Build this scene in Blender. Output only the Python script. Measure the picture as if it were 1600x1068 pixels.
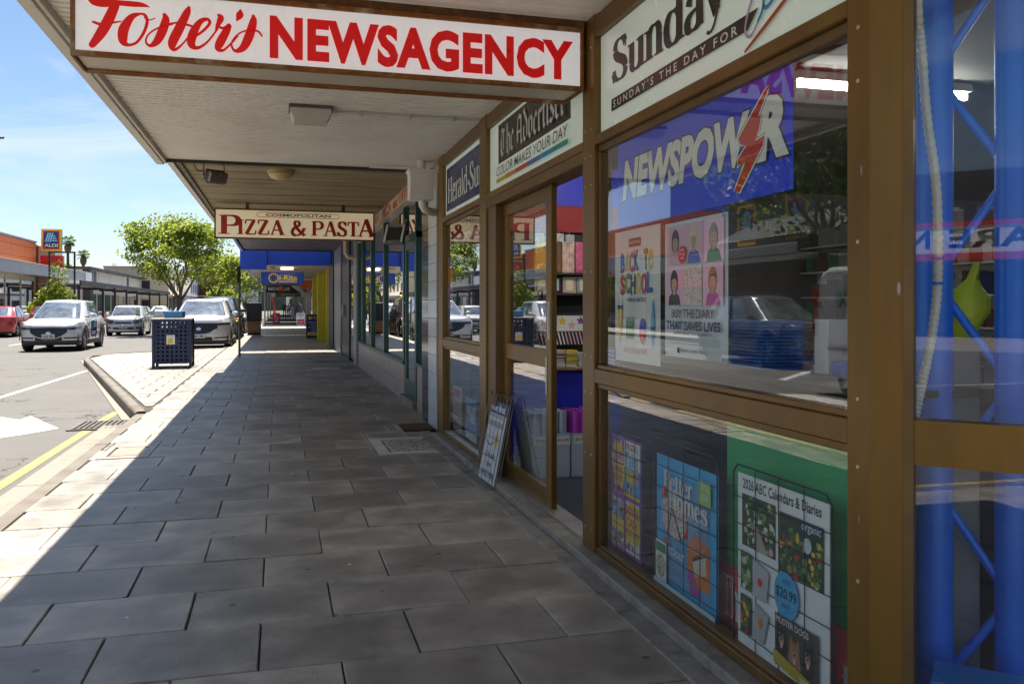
import bpy, bmesh, math, random
from mathutils import Vector, Matrix
for o in list(bpy.data.objects): bpy.data.objects.remove(o)
random.seed(7)
R = math.radians
scene = bpy.context.scene
COL = scene.collection
# ---------------------------------------------------------------- camera
cam_d = bpy.data.cameras.new('camera'); cam = bpy.data.objects.new('camera', cam_d); COL.objects.link(cam)
cam.location = (0, 0, 1.32); cam.rotation_euler = (R(90), 0, -math.atan2(365, 1324))
cam_d.sensor_width = 36; cam_d.lens = 36 * 1324 / 1600; cam_d.shift_y = -56 / 1600
cam_d.clip_start = 0.05; cam_d.clip_end = 4000
scene.camera = cam
scene.render.resolution_x = 1024; scene.render.resolution_y = 683
# ---------------------------------------------------------------- sky, sun, exposure
SUN_EL, SUN_AZ = 66, 0.3          # the sun stands high over the far end of the street
world = bpy.data.worlds.new('World'); scene.world = world; world.use_nodes = True
nt = world.node_tree; nt.nodes.clear()
def wn(t, **k):
    n = nt.nodes.new(t)
    for a, b in k.items(): setattr(n, a, b)
    return n
sky = wn('ShaderNodeTexSky', sky_type='NISHITA', sun_disc=False, sun_elevation=R(SUN_EL), sun_rotation=R(SUN_AZ), air_density=1.0, dust_density=0.2, ozone_density=3.0)
tc = wn('ShaderNodeTexCoord')
mp = wn('ShaderNodeMapping'); mp.inputs['Scale'].default_value = (1.3, 1.3, 6.5); mp.inputs['Rotation'].default_value = (0.10, 0.16, 0.4)
nz = wn('ShaderNodeTexNoise'); nz.inputs['Scale'].default_value = 2.1; nz.inputs['Detail'].default_value = 9; nz.inputs['Roughness'].default_value = 0.56; nz.inputs['Distortion'].default_value = 0.9
cr = wn('ShaderNodeValToRGB'); cr.color_ramp.elements[0].position = 0.46; cr.color_ramp.elements[1].position = 0.74
cr.color_ramp.elements[0].color = (0, 0, 0, 1); cr.color_ramp.elements[1].color = (0.85, 0.85, 0.85, 1)
mx = wn('ShaderNodeMixRGB'); mx.inputs['Color2'].default_value = (6.6, 7.0, 7.6, 1)
bg = wn('ShaderNodeBackground'); bg.inputs['Strength'].default_value = 0.05
wo = wn('ShaderNodeOutputWorld')
L = nt.links.new
L(tc.outputs['Generated'], mp.inputs['Vector']); L(mp.outputs['Vector'], nz.inputs['Vector']); L(nz.outputs['Fac'], cr.inputs['Fac'])
L(cr.outputs['Color'], mx.inputs['Fac']); L(sky.outputs['Color'], mx.inputs['Color1']); L(mx.outputs['Color'], bg.inputs['Color']); L(bg.outputs['Background'], wo.inputs['Surface'])
sun_d = bpy.data.lights.new('sun', 'SUN'); sun_d.energy = 4.6; sun_d.angle = R(0.53); sun_d.color = (1.0, 0.935, 0.835)
sun = bpy.data.objects.new('sun', sun_d); COL.objects.link(sun)
_sd = Vector((math.sin(R(SUN_AZ)) * math.cos(R(SUN_EL)), math.cos(R(SUN_AZ)) * math.cos(R(SUN_EL)), math.sin(R(SUN_EL))))
sun.rotation_euler = _sd.to_track_quat('Z', 'Y').to_euler(); sun.location = (0, 20, 40)
vs = scene.view_settings; vs.view_transform = 'Standard'; vs.look = 'None'; vs.gamma = 1.0; vs.use_curve_mapping = False; vs.exposure = 1.55
scene.cycles.use_denoising = True; scene.cycles.max_bounces = 8; scene.cycles.transparent_max_bounces = 16
scene.cycles.caustics_reflective = False; scene.cycles.caustics_refractive = False; scene.cycles.sample_clamp_indirect = 6.0
# ================================================================ helpers
class MB:
    """collects faces, build() links them as one mesh object"""
    def __init__(s): s.v = []; s.f = []; s.m = []
    def add(s, vs, fs, mi=0):
        b = len(s.v); s.v += [tuple(p) for p in vs]
        for f in fs: s.f.append(tuple(b + i for i in f)); s.m.append(mi)
    def quad(s, a, b, c, d, mi=0): s.add([a, b, c, d], [(0, 1, 2, 3)], mi)
    def box(s, x0, y0, z0, x1, y1, z1, mi=0):
        x0, x1 = sorted((x0, x1)); y0, y1 = sorted((y0, y1)); z0, z1 = sorted((z0, z1))
        s.add([(x0,y0,z0),(x1,y0,z0),(x1,y1,z0),(x0,y1,z0),(x0,y0,z1),(x1,y0,z1),(x1,y1,z1),(x0,y1,z1)],
              [(0,3,2,1),(4,5,6,7),(0,1,5,4),(1,2,6,5),(2,3,7,6),(3,0,4,7)], mi); return s
    def cbox(s, x0, y0, z0, x1, y1, z1, b=0.004, mi=0, top_only=False):
        """box with chamfered edges"""
        x0, x1 = sorted((x0, x1)); y0, y1 = sorted((y0, y1)); z0, z1 = sorted((z0, z1))
        if top_only:
            r = lambda i, z: [(x0+i,y0+i,z),(x1-i,y0+i,z),(x1-i,y1-i,z),(x0+i,y1-i,z)]
            v = r(0, z0) + r(0, z1-b) + r(b, z1)
            f = [(3,2,1,0),(8,9,10,11)]
            for k in (0, 4):
                for i in range(4): f.append((k+i, k+(i+1)%4, k+4+(i+1)%4, k+4+i))
            s.add(v, f, mi); return s
        bm = bmesh.new(); bmesh.ops.create_cube(bm, size=1)
        for v in bm.verts: v.co = ((x0+x1)/2+v.co.x*(x1-x0), (y0+y1)/2+v.co.y*(y1-y0), (z0+z1)/2+v.co.z*(z1-z0))
        bmesh.ops.bevel(bm, geom=bm.edges[:], offset=b, segments=1, affect='EDGES')
        bm.verts.index_update(); s.add([v.co[:] for v in bm.verts], [[v.index for v in f.verts] for f in bm.faces], mi); bm.free(); return s
    def obox(s, c, ax, ay, az, mi=0):
        """oriented box: centre and three half-axis vectors"""
        c, ax, ay, az = map(Vector, (c, ax, ay, az))
        s.add([c+i*ax+j*ay+k*az for k in (-1,1) for j in (-1,1) for i in (-1,1)], [(0,2,3,1),(4,5,7,6),(0,1,5,4),(1,3,7,5),(3,2,6,7),(2,0,4,6)], mi); return s
    def tube(s, pts, r, n=8, mi=0, cap=True):
        pts = [Vector(p) for p in pts]; rr = r if isinstance(r, (list, tuple)) else [r]*len(pts)
        rings = []; up = None
        for i, p in enumerate(pts):
            d = (pts[min(i+1, len(pts)-1)] - pts[max(i-1, 0)]).normalized()
            if up is None: up = d.orthogonal().normalized()
            a = (up - d*up.dot(d)); a = a.normalized() if a.length > 1e-6 else d.orthogonal().normalized(); up = a; b = d.cross(a)
            rings.append([p + (a*math.cos(2*math.pi*k/n) + b*math.sin(2*math.pi*k/n))*rr[i] for k in range(n)])
        base = len(s.v)
        for rg in rings: s.v += [tuple(q) for q in rg]
        for i in range(len(rings)-1):
            for k in range(n):
                s.f.append((base+i*n+k, base+i*n+(k+1)%n, base+(i+1)*n+(k+1)%n, base+(i+1)*n+k)); s.m.append(mi)
        if cap:
            s.f.append(tuple(base+k for k in reversed(range(n)))); s.m.append(mi)
            e = base+(len(rings)-1)*n; s.f.append(tuple(e+k for k in range(n))); s.m.append(mi)
        return s
    def lathe(s, c, prof, n=16, mi=0, axis='Z'):
        c = Vector(c); base = len(s.v)
        for (r, z) in prof:
            for k in range(n):
                a = 2*math.pi*k/n; x, y = r*math.cos(a), r*math.sin(a)
                s.v.append(tuple(c + (Vector((x, y, z)) if axis == 'Z' else Vector((z, x, y)) if axis == 'X' else Vector((x, z, y)))))
        for i in range(len(prof)-1):
            for k in range(n):
                s.f.append((base+i*n+k, base+i*n+(k+1)%n, base+(i+1)*n+(k+1)%n, base+(i+1)*n+k)); s.m.append(mi)
        if prof[0][0] > 1e-5: s.f.append(tuple(base+k for k in reversed(range(n)))); s.m.append(mi)
        if prof[-1][0] > 1e-5: e = base+(len(prof)-1)*n; s.f.append(tuple(e+k for k in range(n))); s.m.append(mi)
        return s
    def prism(s, poly, fn0, fn1, mi=0):
        """poly 2d points; fn0/fn1 map them to the two ends"""
        n = len(poly); v = [fn0(*p) for p in poly] + [fn1(*p) for p in poly]
        s.add(v, [tuple(range(n)), tuple(reversed(range(n, 2*n)))] + [(i, i+n, (i+1)%n+n, (i+1)%n) for i in range(n)], mi); return s
    def grid(s, P, mi=0, closed=False):
        """P rows of points"""
        nr, nc = len(P), len(P[0]); base = len(s.v)
        for r in P: s.v += [tuple(p) for p in r]
        for i in range(nr-1):
            for j in range(nc if closed else nc-1):
                s.f.append((base+i*nc+j, base+i*nc+(j+1)%nc, base+(i+1)*nc+(j+1)%nc, base+(i+1)*nc+j)); s.m.append(mi)
        return s
    def mesh(s, name, mats, smooth=False, fix=False):
        me = bpy.data.meshes.new(name); me.from_pydata(s.v, [], s.f)
        for m in (mats if isinstance(mats, (list, tuple)) else [mats]): me.materials.append(m)
        me.polygons.foreach_set('material_index', s.m)
        if fix:
            bm = bmesh.new(); bm.from_mesh(me); bmesh.ops.remove_doubles(bm, verts=bm.verts[:], dist=1e-5); bmesh.ops.recalc_face_normals(bm, faces=bm.faces[:]); bm.to_mesh(me); bm.free()
        if smooth:
            me.polygons.foreach_set('use_smooth', [True]*len(me.polygons))
            if smooth != 'all' and hasattr(me, 'set_sharp_from_angle'): me.set_sharp_from_angle(angle=R(smooth if smooth is not True else 40))
        me.update(); return me
    def build(s, name, mats, parent=None, smooth=False, fix=False, loc=None):
        return link(name, s.mesh(name, mats, smooth, fix), parent, loc)
def link(name, me, parent=None, loc=None):
    o = bpy.data.objects.new(name, me); COL.objects.link(o)
    if parent is not None: o.parent = parent
    if loc is not None: o.location = loc
    return o
def tag(o, label=None, cat=None, group=None, kind=None):
    if label: o['label'] = label
    if cat: o['category'] = cat
    if group: o['group'] = group
    if kind: o['kind'] = kind
    return o
def thing(name, label, cat, loc=(0, 0, 0), rz=0, group=None):
    o = bpy.data.objects.new(name, None); COL.objects.link(o); o.location = loc; o.rotation_euler = (0, 0, rz); o.empty_display_size = 0.2
    return tag(o, label, cat, group)
def struct(o, label=None): o['kind'] = 'structure'; return tag(o, label)
def copy_tree(o, parent=None):
    c = o.copy(); COL.objects.link(c); c.parent = parent
    for ch in list(o.children): copy_tree(ch, c)
    return c
# ---------------------------------------------------------------- materials
MATS = {}
def nodes_of(m):
    m.use_nodes = True; t = m.node_tree; return t, t.nodes['Principled BSDF']
def mat(name, col, rough=0.5, metal=0.0, var=0.12, scale=3.0, bump=0.0, bscale=60, spec=0.5, emit=None, coat=0.0, trans=0.0, col2=None, thr=(0.45, 0.65), scale2=4.0, det=6, rnd=0.0, stretch=None, alpha=None, spots=None, edge=0.0, cracks=None):
    """principled material with world-space noise variation, an optional second colour laid on in noise patches, spots and fine relief"""
    if name in MATS: return MATS[name]
    m = bpy.data.materials.new(name); MATS[name] = m; t, p = nodes_of(m); N = t.nodes.new; K = t.links.new
    geo = N('ShaderNodeNewGeometry'); src = geo.outputs['Position']
    if stretch:
        mpn = N('ShaderNodeMapping'); mpn.inputs['Scale'].default_value = stretch; K(src, mpn.inputs['Vector']); src = mpn.outputs['Vector']
    c = tuple(col) + (1,)
    p.inputs['Base Color'].default_value = c; p.inputs['Roughness'].default_value = rough; p.inputs['Metallic'].default_value = metal
    p.inputs['Specular IOR Level'].default_value = spec; p.inputs['Coat Weight'].default_value = coat; p.inputs['Coat Roughness'].default_value = 0.05
    if trans: p.inputs['Transmission Weight'].default_value = trans
    out = None
    if var or col2 or rnd or spots:
        nz = N('ShaderNodeTexNoise'); nz.inputs['Scale'].default_value = scale; nz.inputs['Detail'].default_value = det; nz.inputs['Roughness'].default_value = 0.62; K(src, nz.inputs['Vector'])
        mr = N('ShaderNodeMapRange'); mr.inputs['From Min'].default_value = 0.3; mr.inputs['From Max'].default_value = 0.7; mr.inputs['To Min'].default_value = 1-var; mr.inputs['To Max'].default_value = 1+var; K(nz.outputs['Fac'], mr.inputs['Value'])
        fac = mr.outputs['Result']
        if rnd:
            oi = N('ShaderNodeObjectInfo'); m2 = N('ShaderNodeMapRange'); m2.inputs['To Min'].default_value = 1-rnd; m2.inputs['To Max'].default_value = 1+rnd; K(oi.outputs['Random'], m2.inputs['Value'])
            mm = N('ShaderNodeMath'); mm.operation = 'MULTIPLY'; K(fac, mm.inputs[0]); K(m2.outputs['Result'], mm.inputs[1]); fac = mm.outputs['Value']
        base = None
        if col2:
            n2 = N('ShaderNodeTexNoise'); n2.inputs['Scale'].default_value = scale2; n2.inputs['Detail'].default_value = 8; n2.inputs['Roughness'].default_value = 0.66; K(src, n2.inputs['Vector'])
            r2 = N('ShaderNodeMapRange'); r2.inputs['From Min'].default_value = thr[0]; r2.inputs['From Max'].default_value = thr[1]; K(n2.outputs['Fac'], r2.inputs['Value'])
            x2 = N('ShaderNodeMixRGB'); x2.inputs['Color1'].default_value = c; x2.inputs['Color2'].default_value = tuple(col2)+(1,); K(r2.outputs['Result'], x2.inputs['Fac']); base = x2.outputs['Color']
        if spots:                                   # spots: (scale, size, colour, amount)
            vo = N('ShaderNodeTexVoronoi'); vo.inputs['Scale'].default_value = spots[0]; K(src, vo.inputs['Vector'])
            r3 = N('ShaderNodeMapRange'); r3.inputs['From Min'].default_value = spots[1]; r3.inputs['From Max'].default_value = spots[1]*0.6; r3.inputs['To Max'].default_value = spots[3]; K(vo.outputs['Distance'], r3.inputs['Value'])
            sep = N('ShaderNodeSeparateColor'); K(vo.outputs['Color'], sep.inputs['Color']); gt = N('ShaderNodeMath'); gt.operation = 'GREATER_THAN'; gt.inputs[1].default_value = 0.78; K(sep.outputs['Red'], gt.inputs[0])
            ml = N('ShaderNodeMath'); ml.operation = 'MULTIPLY'; K(r3.outputs['Result'], ml.inputs[0]); K(gt.outputs['Value'], ml.inputs[1])
            x3 = N('ShaderNodeMixRGB'); x3.inputs['Color1'].default_value = c; x3.inputs['Color2'].default_value = tuple(spots[2])+(1,); K(ml.outputs['Value'], x3.inputs['Fac'])
            if base is not None: K(base, x3.inputs['Color1'])
            base = x3.outputs['Color']
        if cracks:                                  # (scale, width, colour): thin wandering cracks
            nd = N('ShaderNodeTexNoise'); nd.inputs['Scale'].default_value = cracks[0]*2.5; nd.inputs['Detail'].default_value = 6; K(src, nd.inputs['Vector'])
            vm = N('ShaderNodeVectorMath'); vm.operation = 'MULTIPLY_ADD'; vm.inputs[1].default_value = (.9/cracks[0],)*3; K(nd.outputs['Color'], vm.inputs[0]); K(src, vm.inputs[2])
            vc = N('ShaderNodeTexVoronoi'); vc.feature = 'DISTANCE_TO_EDGE'; vc.inputs['Scale'].default_value = cracks[0]; K(vm.outputs[0], vc.inputs['Vector'])
            lt = N('ShaderNodeMath'); lt.operation = 'LESS_THAN'; lt.inputs[1].default_value = cracks[1]*cracks[0]; K(vc.outputs['Distance'], lt.inputs[0])
            gn = N('ShaderNodeTexNoise'); gn.inputs['Scale'].default_value = cracks[0]*.8; K(src, gn.inputs['Vector']); g2 = N('ShaderNodeMath'); g2.operation = 'GREATER_THAN'; g2.inputs[1].default_value = .5; K(gn.outputs['Fac'], g2.inputs[0])
            mc = N('ShaderNodeMath'); mc.operation = 'MULTIPLY'; K(lt.outputs[0], mc.inputs[0]); K(g2.outputs[0], mc.inputs[1])
            xc = N('ShaderNodeMixRGB'); xc.inputs['Color1'].default_value = c; xc.inputs['Color2'].default_value = tuple(cracks[2])+(1,); K(mc.outputs[0], xc.inputs['Fac'])
            if base is not None: K(base, xc.inputs['Color1'])
            base = xc.outputs['Color']
        if edge:                                    # worn paler margin on each single piece
            tcn = N('ShaderNodeTexCoord'); sxyz = N('ShaderNodeSeparateXYZ'); K(tcn.outputs['Generated'], sxyz.inputs[0]); ds = []
            for ax in ('X', 'Y'):
                a1 = N('ShaderNodeMath'); a1.operation = 'SUBTRACT'; a1.inputs[1].default_value = .5; K(sxyz.outputs[ax], a1.inputs[0])
                a2 = N('ShaderNodeMath'); a2.operation = 'ABSOLUTE'; K(a1.outputs[0], a2.inputs[0]); ds.append(a2)
            mxm = N('ShaderNodeMath'); mxm.operation = 'MAXIMUM'; K(ds[0].outputs[0], mxm.inputs[0]); K(ds[1].outputs[0], mxm.inputs[1])
            ne = N('ShaderNodeTexNoise'); ne.inputs['Scale'].default_value = 5; ne.inputs['Detail'].default_value = 6; K(src, ne.inputs['Vector'])
            ad = N('ShaderNodeMath'); ad.operation = 'MULTIPLY_ADD'; ad.inputs[1].default_value = .35; K(ne.outputs['Fac'], ad.inputs[0]); K(mxm.outputs[0], ad.inputs[2])
            mre = N('ShaderNodeMapRange'); mre.inputs['From Min'].default_value = .42; mre.inputs['From Max'].default_value = .72; mre.inputs['To Min'].default_value = 1-edge; mre.inputs['To Max'].default_value = 1+edge*.6; K(ad.outputs[0], mre.inputs['Value'])
            mu_ = N('ShaderNodeMath'); mu_.operation = 'MULTIPLY'; K(fac, mu_.inputs[0]); K(mre.outputs['Result'], mu_.inputs[1]); fac = mu_.outputs[0]
        sc = N('ShaderNodeVectorMath'); sc.operation = 'SCALE'; sc.inputs[0].default_value = col
        if base is not None: K(base, sc.inputs[0])
        K(fac, sc.inputs['Scale']); K(sc.outputs['Vector'], p.inputs['Base Color'])
        rr = N('ShaderNodeMapRange'); rr.inputs['From Min'].default_value = 0.3; rr.inputs['From Max'].default_value = 0.7; rr.inputs['To Min'].default_value = max(0.02, rough*0.85); rr.inputs['To Max'].default_value = min(1, rough*1.18); K(nz.outputs['Fac'], rr.inputs['Value']); K(rr.outputs['Result'], p.inputs['Roughness'])
    if bump:
        nb = N('ShaderNodeTexNoise'); nb.inputs['Scale'].default_value = bscale; nb.inputs['Detail'].default_value = 5; K(src, nb.inputs['Vector'])
        bn = N('ShaderNodeBump'); bn.inputs['Strength'].default_value = bump; bn.inputs['Distance'].default_value = 0.01; K(nb.outputs['Fac'], bn.inputs['Height']); K(bn.outputs['Normal'], p.inputs['Normal'])
    if emit: p.inputs['Emission Color'].default_value = tuple(emit[:3])+(1,); p.inputs['Emission Strength'].default_value = emit[3]
    return m
def glass(name, tint=(0.88, 0.93, 0.91), boost=2.0, ior=1.5, dust=0.03, rough=0.0):
    if name in MATS: return MATS[name]
    m = bpy.data.materials.new(name); MATS[name] = m; m.use_nodes = True; t = m.node_tree; t.nodes.clear(); N = t.nodes.new; K = t.links.new
    tr = N('ShaderNodeBsdfTransparent'); tr.inputs['Color'].default_value = tint+(1,)
    gl = N('ShaderNodeBsdfGlossy'); gl.inputs['Roughness'].default_value = rough; gl.inputs['Color'].default_value = (0.97, 0.98, 1, 1)
    df = N('ShaderNodeBsdfDiffuse'); df.inputs['Color'].default_value = (0.5, 0.5, 0.48, 1)
    fr = N('ShaderNodeFresnel'); fr.inputs['IOR'].default_value = ior
    geo = N('ShaderNodeNewGeometry')
    mu = N('ShaderNodeMath'); mu.operation = 'MULTIPLY'; mu.inputs[1].default_value = boost; mu.use_clamp = True; K(fr.outputs['Fac'], mu.inputs[0])
    inv = N('ShaderNodeMath'); inv.operation = 'SUBTRACT'; inv.inputs[0].default_value = 1; K(geo.outputs['Backfacing'], inv.inputs[1])
    m2 = N('ShaderNodeMath'); m2.operation = 'MULTIPLY'; K(mu.outputs[0], m2.inputs[0]); K(inv.outputs[0], m2.inputs[1])
    nz = N('ShaderNodeTexNoise'); nz.inputs['Scale'].default_value = 5; nz.inputs['Detail'].default_value = 8; K(geo.outputs['Position'], nz.inputs['Vector'])
    mr = N('ShaderNodeMapRange'); mr.inputs['From Min'].default_value = 0.35; mr.inputs['From Max'].default_value = 0.75; mr.inputs['To Max'].default_value = dust*2; K(nz.outputs['Fac'], mr.inputs['Value'])
    a = N('ShaderNodeMixShader'); K(mr.outputs['Result'], a.inputs['Fac']); K(tr.outputs[0], a.inputs[1]); K(df.outputs[0], a.inputs[2])
    b = N('ShaderNodeMixShader'); K(m2.outputs[0], b.inputs['Fac']); K(a.outputs[0], b.inputs[1]); K(gl.outputs[0], b.inputs[2])
    o = N('ShaderNodeOutputMaterial'); K(b.outputs[0], o.inputs['Surface']); return m
def speckle(name, cols, scale=60, rough=0.5, cell=.3):
    """printed photograph of small varied things: cells coloured at random from a ramp"""
    if name in MATS: return MATS[name]
    m = bpy.data.materials.new(name); MATS[name] = m; t, p = nodes_of(m); N = t.nodes.new; K = t.links.new
    geo = N('ShaderNodeNewGeometry'); vo = N('ShaderNodeTexVoronoi'); vo.inputs['Scale'].default_value = scale; K(geo.outputs['Position'], vo.inputs['Vector'])
    sep = N('ShaderNodeSeparateColor'); K(vo.outputs['Color'], sep.inputs['Color'])
    nz = N('ShaderNodeTexNoise'); nz.inputs['Scale'].default_value = scale*0.3; nz.inputs['Detail'].default_value = 9; nz.inputs['Roughness'].default_value = .78; nz.inputs['Distortion'].default_value = .6; K(geo.outputs['Position'], nz.inputs['Vector'])
    st = N('ShaderNodeMapRange'); st.inputs['From Min'].default_value = .32; st.inputs['From Max'].default_value = .68; st.clamp = False; K(nz.outputs['Fac'], st.inputs['Value'])
    ad = N('ShaderNodeMath'); ad.operation = 'MULTIPLY_ADD'; ad.inputs[1].default_value = cell; K(sep.outputs['Red'], ad.inputs[0])
    m3 = N('ShaderNodeMath'); m3.operation = 'MULTIPLY'; m3.inputs[1].default_value = 1-cell; K(st.outputs['Result'], m3.inputs[0]); K(m3.outputs[0], ad.inputs[2])
    cr = N('ShaderNodeValToRGB'); cr.color_ramp.interpolation = 'CONSTANT' if cell > .6 else 'LINEAR'
    el = cr.color_ramp.elements
    while len(el) < len(cols): el.new(0.5)
    for i, c in enumerate(cols): el[i].position = 0.15 + 0.65*i/max(1, len(cols)-1) if i else 0.0; el[i].color = tuple(c)+(1,)
    K(ad.outputs[0], cr.inputs['Fac']); K(cr.outputs['Color'], p.inputs['Base Color']); p.inputs['Roughness'].default_value = rough
    return m
def flat(name, col, rough=0.45): return mat(name, col, rough, var=0.05, scale=6)
# ---------------------------------------------------------------- print and lettering
class Pl:
    """a plane in the world: origin, right, up; normal looks out of the printed side"""
    def __init__(s, o, u, v): s.o = Vector(o); s.u = Vector(u).normalized(); s.v = Vector(v).normalized(); s.n = s.u.cross(s.v)
    def __call__(s, x, y, z=0): return s.o + s.u*x + s.v*y + s.n*z
def facade(X, y0, z0=0): return Pl((X, y0, z0), (0, -1, 0), (0, 0, 1))     # seen from the street: right is towards the camera (-Y)
def frontal(Y, x0, z0=0): return Pl((x0, Y, z0), (1, 0, 0), (0, 0, 1))     # faces down the street towards the camera
_TX = {}
def glyphs(txt, bold=0.0, shear=0.0, spacing=1.0):
    k = (txt, bold, shear, spacing)
    if k not in _TX:
        c = bpy.data.curves.new('lettering', 'FONT'); c.body = txt; c.offset = bold; c.shear = shear; c.space_character = spacing; c.resolution_u = 3
        o = bpy.data.objects.new('lettering', c); me = o.to_mesh()
        v = [(p.co.x, p.co.y) for p in me.vertices]; f = [tuple(q.vertices) for q in me.polygons]
        o.to_mesh_clear(); bpy.data.objects.remove(o); bpy.data.curves.remove(c)
        x0 = min(p[0] for p in v); x1 = max(p[0] for p in v); y0 = min(p[1] for p in v); y1 = max(p[1] for p in v)
        _TX[k] = (v, f, x0, x1, y0, y1)
    return _TX[k]
def bez(path):
    """'M x y L x y C ...' -> polyline"""
    t = path.replace('M', ' M ').replace('L', ' L ').replace('C', ' C ').split(); out = []; i = 0
    while i < len(t):
        c = t[i]; i += 1
        if c in 'ML': out.append((float(t[i]), float(t[i+1]))); i += 2
        else:
            p0 = out[-1]; q = [float(x) for x in t[i:i+6]]; i += 6
            for k in range(1, 11):
                s = k/10; a = (1-s)**3; b = 3*(1-s)**2*s; d = 3*(1-s)*s*s; e = s**3
                out.append((a*p0[0]+b*q[0]+d*q[2]+e*q[4], a*p0[1]+b*q[1]+d*q[3]+e*q[5]))
    return out
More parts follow.
